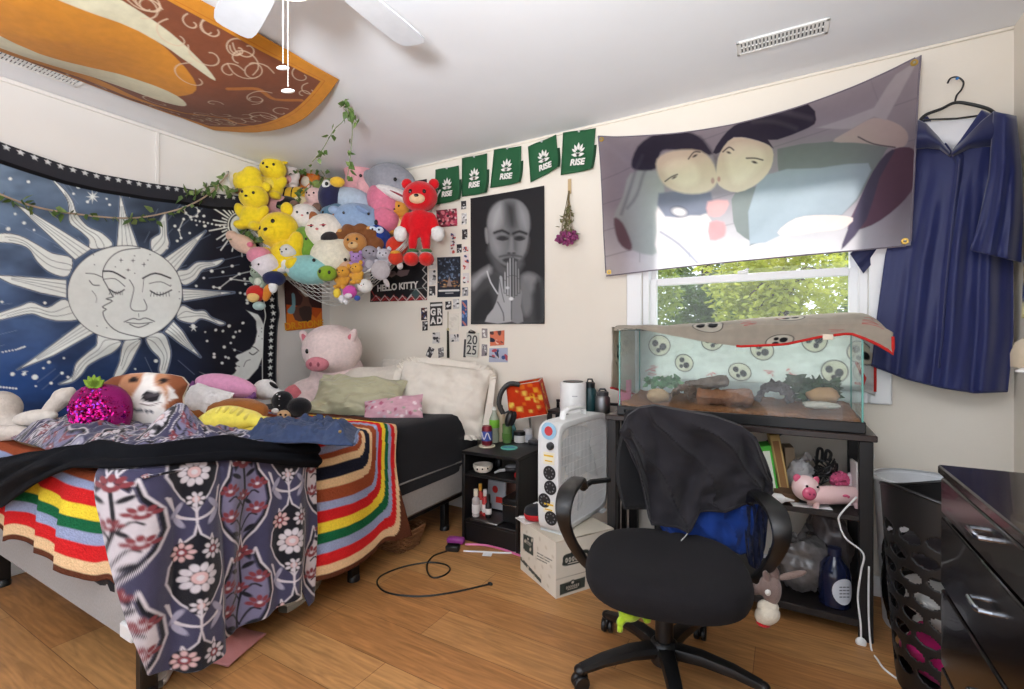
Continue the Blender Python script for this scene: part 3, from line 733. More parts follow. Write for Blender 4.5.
ln(z2(165,245,205,248,240,262), .8); ln(z2(182,278,200,298,228,300), 1.0); ln(z2(195,325,215,350,215,380), .5)
for x, y in ((325,185),(378,187),(428,205),(358,230)): a.star(50+x/4.593, 220+y/4.593, 2.2, (60, 62, 70), 4, .3)
for x, y in ((385,165),(300,215),(388,245),(455,160),(445,185),(205,205),(200,160),(218,487),(263,495),(552,300),(590,330),(592,362)): a.ell(50+x/4.593, 220+y/4.593, .6, .5, (70, 74, 80))
# small sun-moon of the upper corner
mx_, my_ = 239, 225
for k in range(34):
    an = 2*PI*k/34; r0 = 13; r1 = (30, 22, 26, 18)[k % 4]
    a.line([(mx_+r0*math.cos(an), my_+r0*1.05*math.sin(an)), (mx_+r1*math.cos(an), my_+r1*1.05*math.sin(an))], 1.1, WHT)
a.ell(mx_, my_, 11.5, 12.5, WHT); a.ell(mx_, my_, 10.4, 11.4, (30, 32, 44)); a.ell(mx_, my_, 8.6, 9.6, WHT); a.ell(mx_+1.5, my_+.5, 5.5, 8, (206, 214, 214)); a.line([(mx_-2, my_-2), (mx_, my_-1), (mx_+2, my_-2)], .6, LN)
# crescent moon of the lower corner
a.poly(z5(550,115,610,140,650,200,668,270,660,360,625,450,570,510,520,535,430,528,340,505,280,470,330,490,400,498,440,500,480,478,492,462,483,446,496,438,488,420,512,405,490,385,500,372,530,362,580,338,605,300,615,240,600,180,570,140), WHT, line=LN, lw=.6)
a.line(z5(575,360,595,372,620,355), 1.1, LN, smooth=3); a.line(z5(580,325,605,330,628,350), 1.0, LN, smooth=3); a.line(z5(540,440,555,410,580,400), .6, LN, smooth=3); a.line(z5(488,432,515,440), .6, LN)
for x, y in ((640,220),(625,265),(645,280),(640,240)): a.ell(150+x/5.743, 290+y/5.743, .5, .5, (90, 92, 98))
# stars, dots, constellations
for x, y, r in ((28,182,1.6),(10,179,1.8),(78,187,2.2),(73,194,1.3),(87,202,1.6),(106,199,1.1),(109,205,1.3),(8,229,2.2),(24,223,1.8),(15,214,1.4),(34,230,1.2),(1,302,1.4),(44,303,1.6),(12,374,2.2),(23,374,1.8),(34,377,3),(47,362,1.8),(62,358,1.2),(42,368,1.2),(61,373,1.7),(67,377,1.5),(50,383,1.6),(35,386,1),(136,369,1),(157,361,2),(191,326,2),(203,332,.9),(206,341,1.2),(214,330,1.5),(222,331,1.4),(228,326,1.8),(236,332,1.2),(234,337,1.7),(224,347,1.7),(231,343,1.2),(235,350,1.3),(213,354,1.4),(213,357,1.6),(221,363,1.5),(225,357,1.4),(228,358,1.4),(240,331,1.3),(242,323,1.4),(245,294,1.5),(247,300,1.7),(247,303,1.5),(240,293,1.2),(175,226,1.5),(177,241,1.4),(190,233,1.2),(205,226,1.6),(204,216,1.4),(166,248,1.6),(197,225,.9),(212,271,1.8),(223,272,1.3),(204,278,1.3),(196,286,1.3),(232,266,1.5)):
    a.ell(x, y, r, r*.85, WHT)
for x, y, r, n_ in ((92,197,7,8),(129,190,8,8),(161,196,6,6),(191,328,4,5),(24,372,3,5)): a.star(x, y, r, WHT, n_, .28)
con = [(184,208),(189,204),(196,206),(199,211),(197,216),(191,217),(186,213),(184,208)]
a.line(con, .7, WHT); [a.ell(x, y, 1.5, 1.4, WHT) for x, y in con]
con = [(184,219),(179,230),(181,238)]; a.line(con, .7, WHT); [a.ell(x, y, 1.3, 1.2, WHT) for x, y in con]
con = [(214,287),(220,288),(231,279),(239,274),(256,270)]; a.line(con, .7, WHT); [a.ell(x, y, 1.5, 1.3, WHT) for x, y in con]
a.line([(231,279),(244,281),(256,282)], .7, WHT); [a.ell(x, y, 1.2, 1.1, WHT) for x, y in ((244, 279), (245, 284))]
for k in range(10): a.ell(192+4*k, 219.5+.9*k, 1, .9, WHT); a.ell(2+3.2*k if k < 5 else 9+1.6*k, 352-.6*k, .9, .7, WHT) 
for k in range(6): a.ell(1+3*k, 387+.3*k, 1.1, .9, WHT)
# star borders along the top and the right edge
W2 = (ztop[:, None]-ZZ).ravel(); Yr = YY.ravel()
m_top = W2 < .085; m_r = (Yr > 2.105)
a.c[m_top] = lin((46, 46, 52)); a.c[(W2 < .105) & (W2 > .085)] = lin((12, 12, 16)); a.c[m_r] = lin((24, 24, 30))
b = Art(Yr, W2, (0, 0, 0), .004); b.c = a.c
for y in np.arange(.34, 2.1, .05): b.star(y, .016, .015, (206, 208, 208), 5, .5)
for q in np.arange(.08, 1.6, .05): b.star(2.165, q, .021, WHT, 5, .45)
b.line([(2.105, .06), (2.105, 1.7)], .006, WHT); b.line([(2.208, .0), (2.208, 1.7)], .004, (120, 120, 125))
off = .016+.018*np.clip(fbm(YY*2.2, ZZ*3.0+YY*1.2, 11)+.3, 0, 1)+.012*np.sin(YY*9+ZZ*5+2*fbm(YY*2, ZZ*2, 5))*np.clip(Vg[None]*1.5, 0, 1)
off += .02*np.exp(-((ZZ-1.0-(YY-.6)*.22)/.05)**2)*np.clip((YY-.3), 0, 1)
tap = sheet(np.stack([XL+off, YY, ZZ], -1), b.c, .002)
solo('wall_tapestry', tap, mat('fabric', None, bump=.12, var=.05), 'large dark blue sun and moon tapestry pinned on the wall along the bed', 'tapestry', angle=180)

# ================= CEILING BANNER (plain swirl pattern) =================
U, V = uv(330, 430)
X = -2.99+1.10*U+.0*V; Y = .02+1.58*V
A_, B_ = U*1.05, V*1.5
a = Art(A_, B_, (128, 72, 46), .004)
OR = (206, 136, 44); CRM = (214, 208, 180); DK = (74, 52, 56)
rnd = random.Random(12)
a.poly([(.02,.0),(.25,.15),(.33,.6),(.24,1.0),(.30,1.22),(.18,1.05),(.12,.7),(.02,.4)], OR, smooth=6)
a.poly([(.55,.18),(.80,.35),(.82,.75),(.66,1.02),(.42,.98),(.30,.72),(.38,.36)], OR, smooth=6)
a.poly([(.30,.2),(.46,.30),(.40,.62),(.50,.98),(.40,1.08),(.30,.86),(.24,.5)], CRM, smooth=6)
a.poly([(.86,.22),(.92,.5),(.86,.86),(.74,1.06),(.80,.78),(.78,.45)], CRM, smooth=6)
for x0, y0 in ((.12, .5), (.62, .12), (.3, 1.18), (.72, 1.12)): a.line([(x0, y0), (x0+.06, y0+.1), (x0+.02, y0+.2), (x0+.09, y0+.3)], .02, (188, 116, 52), smooth=5)
for k in range(190):
    x, y = rnd.uniform(.08, .98), rnd.uniform(.05, 1.42); t0 = rnd.uniform(0, 6.28); r = rnd.uniform(.02, .06)
    i_ = min(range(1), key=lambda q: q)
    P = [(x+r*(.3+.14*q)*math.cos(t0+q*.55), y+r*(.3+.14*q)*math.sin(t0+q*.55)) for q in range(10)]
    # doodle lines only on the plain brown ground
    g = np.argmin((a.U-x)**2+(a.V-y)**2)
    if abs(a.c[g][0]-lin((128, 72, 46))[0]) < .03: a.line(P, .0045, (216, 190, 162), .9, smooth=2)
for (w_, col_) in ((.062, OR), (.05, (192, 112, 32)), (.046, OR)):
    m_ = (a.U < w_) | (a.U > 1.05-w_) | (a.V > 1.5-w_*1.1); a.c[m_] = lin(col_)
sag = .13*np.sin(PI*U)**.9*(.55+.45*np.sin(PI*np.clip(V*1.15-.1, 0, 1)))+.035*np.sin(PI*U)*np.cos(V*17)*.4
Zb = ZC-.012-sag+.012*fbm(U*6, V*9, 3)
Yb = Y+.10*np.sin(PI*U)*V
solo('ceiling_banner', sheet(np.stack([X, Yb, Zb], -1), a.c, .002), mat('fabric', None, translucent=.15), 'orange and brown cloth banner sagging under the ceiling', 'banner', angle=180)

# ================= PHOTO FLAG OVER THE WINDOW =================
U, V = uv(420, 240)
cq = [at(599, 137, Y=YB-.036), at(919.5, 58, Y=YB-.092), at(911, 245, Y=YB-.092), at(606, 276, Y=YB-.036)]; P0 = bilin(*[(p.x, p.z) for p in cq], U, V)
Xf = P0[..., 0]; Zf = P0[..., 1]
sagf = .10*np.sin(PI*U)*(1-V)**1.5+.035*np.sin(PI*U)*V*-.2
Zf = Zf-sagf
off = .035+.055*U**5+.022*np.sin(U*PI)+.018*fbm(U*5+V*2, V*3, 3)+.02*np.exp(-((U-V*.55)/.05)**2)*(1-V)+.02*np.exp(-((1-U-V*.5)/.06)**2)*(1-V)
Yf = YB-off
PX, PY = proj(np.stack([Xf, np.full_like(Xf, YB-.04), Zf], -1))
a = Art(PX, PY, (163, 153, 163), 1.6)
z6 = Z(600, 80, 3.283); z7 = Z(750, 50, 3.28)
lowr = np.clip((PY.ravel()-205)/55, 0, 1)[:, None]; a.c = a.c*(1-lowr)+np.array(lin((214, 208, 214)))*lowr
for k, (y0, y1) in enumerate(((180,118),(205,160),(232,200),(258,236))): a.line([(600, y0), (925, y1-60)], .7, (128, 120, 130), .6)
for P in ([(690,262),(690,200)], [(750,262),(751,205)], [(866,70),(880,120)], [(640,262),(640,235)]): a.line(P, .6, (140, 132, 140), .6)
a.aa = 2.6; HAIR = (66, 60, 76); SK = (226, 208, 190); GR = (132, 136, 138); LIGHT = (176, 178, 180)
a.poly(z6(100,310,190,300,215,380,190,430,195,565,110,560,60,500,45,450,75,380), LIGHT, smooth=3)
a.poly(z6(45,455,75,470,105,540,95,560,60,530), (122, 96, 104), smooth=3)
a.poly(z6(200,390,350,440,362,500,352,640,312,640,308,565,190,568,188,500), (222, 210, 214), smooth=2)
a.poly(z6(195,375,365,372,352,440,300,448,215,450), (126, 128, 146), smooth=2); a.line(z6(200,500,260,540,320,600), 2, (150, 150, 170), smooth=3)
a.ell(*z6(262, 435)[0], 8.5, 5, (88, 88, 104), .2); a.ell(*z6(262, 435)[0], 7.2, 3.8, (214, 205, 210), .2)
a.poly(z6(355,402,420,398,418,425,395,450,358,446), (214, 164, 168), smooth=2); a.poly(z6(360,470,408,470,414,505,400,522,362,528), (212, 152, 158), smooth=2)
a.poly(z6(105,282,125,220,190,176,262,168,325,188,358,225,362,250,240,232,200,240,186,292,130,300), HAIR, smooth=3)
a.poly(z6(188,262,240,235,332,236,376,282,386,340,350,372,280,376,220,352,192,312), SK, smooth=3)
a.aa = 3.5
for P in (z6(150,300,120,380,90,420), z6(140,250,108,330,70,440), z6(330,190,372,240,388,300), z6(430,170,396,215,384,262)): a.line(P, 2.5, (92, 86, 100), .5, smooth=3)
a.poly(z6(205,300,240,262,300,262,330,300,320,345,260,350), (238, 224, 206), .6, smooth=3); a.aa = 1.2
for P in (z6(215,335,235,320,255,312), z6(292,262,310,240,330,240)): a.line(P, 1.3, (96, 84, 84), smooth=3)
a.ell(*z6(245, 322)[0], 2.6, 1.1, (120, 108, 104), -.5); a.ell(*z6(313, 252)[0], 2.6, 1.1, (90, 80, 80), -.5); a.ell(*z6(372, 335)[0], 1.8, 3, (196, 160, 154))
a.poly(z6(450,365,590,335)+z7(90,330,270,308,350,298,440,322,440,340,380,450,300,545,130,598,0,645)+z6(500,535,450,500,435,430), GR, smooth=2)
a.poly(z7(30,420,230,395,385,378,375,440,300,545,130,595,0,640), (160, 168, 180), .8, smooth=2)
a.poly(z7(270,310,330,272,400,238,470,252,508,285,505,322,470,332,380,318), (198, 178, 176), smooth=3); a.line(z7(350,298,400,318,470,330), 1.2, (80, 74, 84), smooth=3)
a.poly(z7(355,500,400,405,450,345,500,330,535,352,532,450,480,520,395,580,318,590), (112, 84, 100), smooth=3); a.poly(z7(355,500,400,405,440,350,470,340,420,430,380,560,310,648,300,640), (88, 80, 100), .8, smooth=2)
a.poly(z7(90,602,150,555,240,545,335,555,300,590,220,600,140,612), (222, 202, 200), smooth=3)
a.poly(z7(40,640,105,635,125,662,108,668,112,690,95,672,84,692,76,674,60,690,52,668,38,680), (224, 196, 198))
a.poly(z6(372,242,400,195,440,155,500,130,595,98)+z7(60,205,190,183,216,235,190,262,90,300,60,300)+z6(570,230,520,205,440,192,400,240), HAIR, smooth=2)
a.poly(z6(384,302,396,242,440,194,520,206,566,232,562,292,520,342,452,372,392,350), SK, smooth=3)
a.aa = 4
a.poly(z6(410,250,450,212,520,222,545,262,500,320,440,345), (238, 224, 206), .6, smooth=3); a.line(z7(0,190,60,200,140,215,200,230), 5, (104, 96, 108), .5, smooth=3); a.line(z7(10,240,80,240,150,262), 4, (100, 94, 104), .5, smooth=3); a.aa = 1.2
for P in (z6(405,240,425,225,440,235), z6(482,262,510,262,535,268)): a.line(P, 1.4, (92, 80, 80), smooth=3)
a.ell(*z6(424, 243)[0], 2.2, 1.1, (100, 88, 86), .4); a.ell(*z6(508, 275)[0], 2.8, 1.2, (90, 78, 78), .3); a.ell(*z6(392, 330)[0], 1.6, 2.6, (200, 158, 150))
a.poly(z7(215,262,400,205,440,140,470,100,540,60,440,245,400,235,330,272), (186, 178, 186), .7)
FLM = mat('fabric', None, translucent=.72, bump=.08, var=.03)
flag = sheet(np.stack([Xf, Yf, Zf], -1), a.c, 0)
hem = MB()
for (i, j) in ((slice(0, 420, 6), 0), (slice(0, 420, 6), -1), (0, slice(0, 240, 6)), (-1, slice(0, 240, 6))):
    hem.tube(np.stack([Xf, Yf, Zf], -1)[i, j].tolist(), .0035, 5)
gm = []
for i, j in ((6, 6), (-7, 6), (6, -7), (-7, -7)):
    p = Vector((Xf[i, j], Yf[i, j]-.002, Zf[i, j]))
    gm.append(('grommet', MB().lathe([(.006, -.003), (.013, -.003), (.014, 0), (.013, .003), (.006, .003)], p, 18, Matrix.Rotation(PI/2, 4, 'X'), False), mat('metal', (205, 170, 90)), [('pin', MB().cyl(p+Vector((0, .02, 0)), p+Vector((0, -.004, 0)), .003).ell(p+Vector((0, -.005, 0)), .0055), mat('metal', (190, 185, 170)))]))
multi('photo_flag', 'wide mauve photo flag of two women lying head to head over the window', 'flag', [('cloth', flag, FLM), ('hem', hem, fab(120, 112, 122))]+gm)

# ================= POSTERS AND CARDS ON THE WALLS =================
def poster(name, quad, base, label, cat, draw=None, px=260, mm=1.4, off=.006, curl=.004, plane='back', aa=.5, group=None, k=1.0, extra=None, solid=.0008):
    """quad: four measured corners tl, tr, br, bl on the wall; the design is drawn in the same measure"""
    w = math.hypot(quad[1][0]-quad[0][0], quad[1][1]-quad[0][1]); h = math.hypot(quad[3][0]-quad[0][0], quad[3][1]-quad[0][1])
    nu = int(max(4, min(px, w*mm)))+1; nv = int(max(4, min(px*1.6, h*mm)))+1
    kw = dict(Y=YB-off) if plane == 'back' else dict(X=XL+off)
    c = [np.array(at(x, y, **kw)) for x, y in quad]
    U, V = uv(nu, nv); P = bilin(*c, U, V); PX, PY = proj(P)
    a = Art(PX, PY, base, aa)
    if draw: draw(a)
    bend = curl*(1-np.sin(PI*V)**.5)*np.abs(2*U-1)**2+.003*fbm(U*3, V*4, int(quad[0][0]))
    P[..., 1 if plane == 'back' else 0] += -bend if plane == 'back' else bend
    return solo(name, sheet(P, a.c, solid), mat('paper', None, rough=.45 if w > 40 else .6, var=.02), label, cat, group, angle=180)

zp = Z(465, 180, 4.59)
def portrait(a):
    G = lambda v: (v, v, v+2); a.aa = 3
    a.poly(zp(20,450,60,420,110,390,150,430,250,440,290,420,340,440,362,480,362,652,20,652), G(70), smooth=2)
    a.aa = 6
    a.poly(zp(30,455,110,395,118,425,80,450,40,500), G(150), smooth=2); a.poly(zp(262,440,300,428,335,450,330,500,290,520,268,490), G(128), smooth=3); a.poly(zp(250,480,290,470,310,560,290,620,262,600), G(116), smooth=3)
    a.poly(zp(50,560,110,500,135,600,90,650,28,650), G(44), smooth=2); a.poly(zp(318,480,350,470,355,640,320,640), G(46), smooth=2)
    a.poly(zp(110,310,122,370,150,430,200,440,250,420,262,350), G(86), smooth=2)
    a.aa = 2
    a.poly(zp(103,210,116,145,150,104,200,86,252,96,288,140,297,200,291,262,276,330,246,370,197,395,150,368,120,318), G(112), smooth=3)
    a.aa = 8
    a.poly(zp(112,200,125,140,160,108,178,130,168,190,150,225,125,235), G(158), .9, smooth=3); a.poly(zp(120,250,150,270,170,310,160,350,135,330,118,290), G(140), .9, smooth=3)
    a.poly(zp(180,112,210,100,238,130,236,215,205,222,188,180), G(58), .85, smooth=3); a.poly(zp(245,110,282,150,290,220,272,225,250,180), G(146), .8, smooth=3); a.poly(zp(255,280,285,270,275,330,250,355), G(132), .8, smooth=3)
    a.poly(zp(205,250,225,250,228,320,212,330), G(60), .8, smooth=3)
    a.aa = 2
    a.poly(zp(92,222,104,225,109,285,99,290,93,260), G(130), smooth=2)
    a.line(zp(135,243,170,232,200,246), 2.4, G(36), smooth=2); a.line(zp(222,246,250,236,282,247), 2.4, G(34), smooth=2)
    a.ell(*zp(172, 266)[0], 5.5, 2.2, G(46)); a.ell(*zp(250, 266)[0], 5.2, 2.2, G(40)); a.line(zp(150,270,172,276,196,270), 1, G(20), smooth=2); a.line(zp(230,271,250,277,272,270), 1, G(20), smooth=2)
    a.poly(zp(206,262,200,318,192,332,214,342,234,332,226,318,222,262), G(124), .7, smooth=2); a.ell(*zp(202, 336)[0], 1.3, .8, G(30)); a.ell(*zp(224, 336)[0], 1.3, .8, G(30))
    a.poly(zp(172,366,205,356,245,366,228,380,190,380), G(52), smooth=2); a.line(zp(160,352,205,344,258,352), 2, G(48), .7, smooth=2); a.poly(zp(165,385,195,398,240,388,220,402,185,404), G(52), .7, smooth=2)
    a.aa = 1.1
    H1, H2, HD = G(168), G(132), G(58)
    a.poly(zp(92,650,130,590,152,530,158,450,164,440,172,450,176,500,200,520,214,560,212,650), H1, smooth=2)
    a.poly(zp(214,650,216,560,228,520,250,500,262,520,256,580,268,650), H2, smooth=2)
    for x0, x1, yt, yb, c in ((176, 190, 415, 520, H1), (188, 203, 372, 530, H1), (200, 214, 352, 540, H1), (214, 227, 350, 540, H2), (226, 240, 366, 530, H2), (238, 252, 400, 520, H2)):
        xm = (x0+x1)/2; a.poly(zp(x0+3,yb,xm-4,yt+12,xm,yt,xm+5,yt+10,x1,yb), c, line=HD, lw=.5); a.line(zp(xm-3,(yt+yb)/2-8,xm+4,(yt+yb)/2-6), .4, HD)
    a.line(zp(213,360,213,640), .8, HD); a.line(zp(158,455,170,520,180,560), .6, HD, smooth=2); a.line(zp(150,560,175,610,178,645), 1.2, G(96), smooth=2)
    a.line(zp(102,420,118,470,150,522), 1.1, G(214), smooth=2); a.ell(*zp(212, 545)[0], 2.2, 1.8, G(220)); a.ell(*zp(195, 495)[0], 1.8, 1.4, G(200))
poster('wall_poster', zp(26,85,365,26,366,660,28,662), (34, 33, 36), 'large black and white poster of a bald shirtless man with praying hands', 'poster', portrait, mm=2.2)

zh = Z(320, 230, 8.533)
def kitty(a):
    rnd = random.Random(4)
    a.poly(zh(560,345,640,350,655,375,670,345,765,340,745,385,690,400,650,380,610,405,575,385), (132, 112, 114))
    for k in range(7):
        x = 440+k*75; a.poly(zh(x,605,x+40,545,x+80,605), (120, 30, 36)); a.line(zh(x,605,x+38,560,x+78,605), .7, (214, 190, 186)); a.line(zh(x+20,605,x+60,570,x+98,605), .6, (190, 60, 60))
    a.line(zh(740,600,820,500,905,590), .8, (210, 205, 200)); a.poly(zh(775,540,818,505,858,545,815,590), (66, 84, 84)); a.line(zh(765,510,915,490), .5, (140, 150, 150))
    for y in (300, 370, 440): a.line(zh(910,y,875,y+40,912,y+80), .7, (200, 195, 190))
    a.line(zh(440,520,470,570,440,600), .8, (170, 60, 60))
kp = poster('wall_poster', zh(432,295,915,270,915,598,430,615), (34, 33, 36), 'black poster with red neon border and white block lettering below the soft toys', 'poster', kitty, mm=2.4)
LET = paper(226, 222, 216)
def on_back(px, py, px2, py2, off=.011):
    p = at(px, py, Y=YB-off); q = at(px2, py2, Y=YB-off); return p, q
p, q = on_back(*zh(495, 500)[0], *zh(825, 470)[0])
text(kp, 'lettering', 'HELLO KITTY', .068, frame((p+q)/2, q-p, (0, 0, 1)), LET, bold=.0025)
zk = Z(270, 270, 5.207)
def stone(a):
    a.poly(zk(85,180,270,200,272,300,85,318), (196, 84, 28)); a.poly(zk(85,230,120,190,150,240,200,215,240,250,270,210,272,300,85,318), (224, 122, 34), .7)
    a.poly(zk(140,75,150,120,170,140,160,180,120,200,130,260,200,270,220,200,205,170,195,120,170,90), (104, 66, 54), smooth=2)
    a.poly(zk(150,80,185,115,190,130,215,135,185,140,165,120), (186, 176, 160)); a.poly(zk(112,125,128,125,132,180,125,225,95,225,92,205,115,180), (120, 160, 170), smooth=2)
    a.poly(zk(150,200,210,190,215,260,170,262), (66, 48, 44), smooth=2)
sp = poster('wall_poster', zk(72,50,268,75,273,298,85,318), (62, 34, 32), 'orange and dark red poster on the wall behind the pink pig toy', 'poster', stone, mm=2.2, plane='left', curl=.002)
p = at(*zk(88, 296)[0], X=XL+.012); q = at(*zk(268, 278)[0], X=XL+.012)
text(sp, 'lettering', 'DR.STONE', .075, frame((p+q)/2, q-p, (0, 0, 1)), paper(230, 160, 40), bold=.002)
zs = Z(400, 200, 4.053)
def concert(a):
    rnd = random.Random(6)
    for k in range(60): a.ell(*zs(rnd.uniform(160, 240), rnd.uniform(240, 330))[0], rnd.uniform(.5, 2), rnd.uniform(.3, 1.2), rnd.choice(((110, 126, 150), (80, 92, 112), (58, 62, 74))), rnd.uniform(0, 3), .8)
    for k in range(30): a.ell(*zs(rnd.uniform(155, 245), rnd.uniform(325, 352))[0], rnd.uniform(.5, 1.5), .5, rnd.choice(((170, 120, 70), (120, 84, 60), (200, 170, 130))), 0, .8)
    a.poly(zs(190,350,200,310,210,350), (150, 130, 120)); a.line(zs(160,368,238,366), 1.8, (214, 212, 210)); a.line(zs(185,378,215,377), .8, (180, 178, 176))
poster('wall_poster', zs(151,233,246,229,244,392,152,394), (40, 44, 54), 'small night sky poster beside the large praying man poster', 'poster', concert, mm=3)
def pinkphoto(a):
    rnd = random.Random(2)
    for k in range(70): a.ell(*zs(rnd.uniform(150, 232), rnd.uniform(40, 104))[0], rnd.uniform(.6, 2.2), rnd.uniform(.5, 1.6), rnd.choice(((190, 70, 96), (230, 190, 190), (70, 34, 44), (214, 120, 130), (150, 40, 60))), rnd.uniform(0, 3))
poster('wall_photo', zs(147,42,230,34,233,104,150,112), (128, 52, 66), 'pink and red crowd photo pinned below the green pennants', 'photo', pinkphoto, mm=3)
poster('wall_poster', [(408, 182), (427, 179), (427, 200), (408, 203)], (48, 28, 30), 'dark poster peeking out behind the red soft toy', 'poster', lambda a: a.line([(408, 190), (428, 186)], 2, (130, 50, 46)), mm=2)
# small prints, each a thing of its own
def mini(quad, base, label, marks, seed, cat='photo', name='wall_photo'):
    def d(a):
        r = random.Random(seed); xs = [p[0] for p in quad]; ys = [p[1] for p in quad]
        for k in range(9): a.ell(r.uniform(min(xs)+.6, max(xs)-.6), r.uniform(min(ys)+.6, max(ys)-.6), r.uniform(.5, (max(xs)-min(xs))*.26), r.uniform(.5, (max(ys)-min(ys))*.16), r.choice(marks), r.uniform(0, 3))
    return poster(name, quad, base, label, cat, d, mm=4, aa=.4, curl=.002, group='small prints on the back wall', off=.004)
def rq(z, x0, y0, x1, y1, t=0): return z(x0+t, y0, x1+t, y0-2, x1-t, y1-2, x0-t, y1)
BWM = ((225, 223, 220), (60, 58, 60), (140, 138, 138)); CLM = ((190, 80, 70), (230, 220, 210), (60, 70, 110), (110, 70, 60))
S_ = zs
prints = [(rq(S_, 248, 5, 268, 38), (50, 48, 50), 'black and white photo topmost of the narrow column beside the large portrait', BWM),
 (rq(S_, 250, 54, 270, 100), (190, 186, 184), 'black and white photo second from the top of the narrow column by the large portrait', BWM),
 (rq(S_, 252, 120, 273, 160), (56, 50, 52), 'dark photo third from the top of the narrow column by the large portrait', BWM),
 (rq(S_, 230, 180, 250, 214), (44, 42, 46), 'dark photo just above the upper corner of the night sky poster', BWM),
 (rq(S_, 204, 135, 226, 160), (222, 216, 212), 'pale print strip under the pink crowd photo', CLM),
 (rq(S_, 203, 165, 226, 190), (220, 214, 210), 'pale print with red marks under the strip below the pink crowd photo', CLM),
 (rq(S_, 202, 193, 225, 218), (220, 214, 210), 'pale print resting on the top edge of the night sky poster', CLM),
 (rq(S_, 254, 190, 278, 212), (214, 206, 204), 'small pale print beside the top of the night sky poster', CLM),
 (rq(S_, 255, 218, 279, 282), (226, 210, 208), 'pink and white photo strip between the night sky poster and the large portrait', CLM),
 (rq(S_, 255, 297, 280, 338), (214, 208, 206), 'portrait print below the pink strip beside the large portrait', BWM+((190, 120, 120),)),
 (rq(S_, 253, 355, 276, 390), (160, 158, 160), 'grey print beside the bottom corner of the night sky poster', BWM),
 (rq(S_, 118, 235, 146, 280), (214, 210, 206), 'narrow pale print with dark writing beside the red-edged black poster', BWM),
 (rq(S_, 118, 285, 146, 345), (210, 206, 202), 'tall pale print with dark doodles between the red-edged black and night sky posters', BWM),
 (rq(S_, 118, 350, 143, 388), (60, 58, 60), 'dark photo at the lower corner of the red-edged black poster', BWM),
 (rq(S_, 184, 412, 208, 445), (56, 52, 54), 'dark photo beside the card that reads GRAD', BWM),
 (rq(S_, 215, 402, 240, 442), (196, 192, 190), 'black and white print directly under the night sky poster', BWM),
 (rq(S_, 250, 407, 273, 512), (58, 84, 128), 'tall blue photo strip beside the lower corner of the large portrait', ((220, 220, 224), (40, 50, 80), (120, 150, 200), (190, 120, 110))),
 (rq(S_, 86, 438, 110, 488), (60, 48, 56), 'upper one of two dark photos beside the GRAD card', CLM),
 (rq(S_, 91, 492, 112, 530), (40, 38, 40), 'lower one of two dark photos beside the GRAD card', BWM),
 (rq(S_, 132, 538, 162, 582), (206, 202, 198), 'black and white print below the GRAD card', BWM),
 (S_(118,594,140,604,124,642,104,630), (70, 66, 68), 'tilted photo lowest on the wall above the pillows, farthest from the 2025 plate', BWM),
 (S_(154,602,176,596,178,634,156,640), (120, 116, 116), 'tilted photo lowest on the wall above the pillows, nearer the 2025 plate', BWM),
 (rq(S_, 200, 462, 238, 535), (226, 220, 208), 'blank cream paper note under the small prints', ((214, 208, 196), (222, 216, 206))),
 (rq(S_, 202, 545, 240, 575), (220, 216, 212), 'white ticket with a dark header below the cream note', ((70, 68, 70), (200, 196, 192)))]
for k, (qd, bs, lb, mk) in enumerate(prints): mini(qd, bs, lb, mk, k)
z9 = Z(440, 260, 6.2625)
mini(z9(262,428,297,430,297,488,262,490), (150, 140, 140), 'upper photo booth strip beside the 2025 plate', BWM, 41); mini(z9(262,528,296,530,294,600,260,602), (140, 132, 136), 'lower photo booth strip beside the 2025 plate', BWM, 42)
mini(z9(312,448,404,440,402,532,314,538), (214, 120, 90), 'square group photo with orange edge under the large portrait', ((40, 44, 60), (230, 190, 170), (90, 60, 60), (190, 90, 70)), 43)
mini(z9(310,553,424,550,424,640,306,640), (170, 176, 196), 'wide group photo lowest under the large portrait', ((60, 80, 130), (230, 214, 204), (180, 80, 90), (50, 50, 60), (236, 236, 240)), 44)
# GRAD card
gc = poster('graduation_card', S_(122,415,172,413,172,508,121,511), (58, 56, 56), 'dark card that reads GRAD in white block letters', 'card', lambda a: a.line(S_(128,427,168,424), 2.2, (222, 220, 214)), mm=4, curl=.001)
for ch, x, y in (('G', 134, 455), ('R', 160, 454), ('A', 134, 490), ('D', 160, 489)):
    c_ = at(*S_(x, y)[0], Y=YB-.009); text(gc, 'lettering', ch, .066, frame(c_, (1, 0, 0), (0, 0, 1)), LET, bold=.003)
# 2025 plate with clip
pl_ = MB(); c0 = at(*z9(202, 530)[0], Y=YB-.012)
Rp = Matrix.Rotation(.07, 3, 'Y')
pl_.box(c0, (.105, .006, .165), .003, Rp)
clip = MB().box(c0+Rp @ Vector((-.005, -.006, .083)), (.055, .014, .014), .003, Rp).tube([c0+Rp @ Vector((-.03, -.006, .088)), c0+Rp @ Vector((-.005, -.02, .1)), c0+Rp @ Vector((.02, -.006, .088))], .003, 6)
dk = MB().box(c0+Rp @ Vector((-.062, .004, -.03)), (.02, .004, .125), .001, Rp)
plate = multi('number_plate', 'white plate reading 2025 hanging from a dark clip', 'plate', [('plate', pl_, paper(206, 204, 194)), ('clip', clip, BLACKP), ('backing', dk, pla(60, 60, 62))])
for s_, dz in (('20', .03), ('25', -.04)):
    Mx = frame(c0+Rp @ Vector((0, -.0045, dz)), Rp @ Vector((1, 0, 0)), Rp @ Vector((0, 0, 1))); text(plate, 'lettering', s_, .088, Mx, pla(52, 52, 54), bold=.0008)
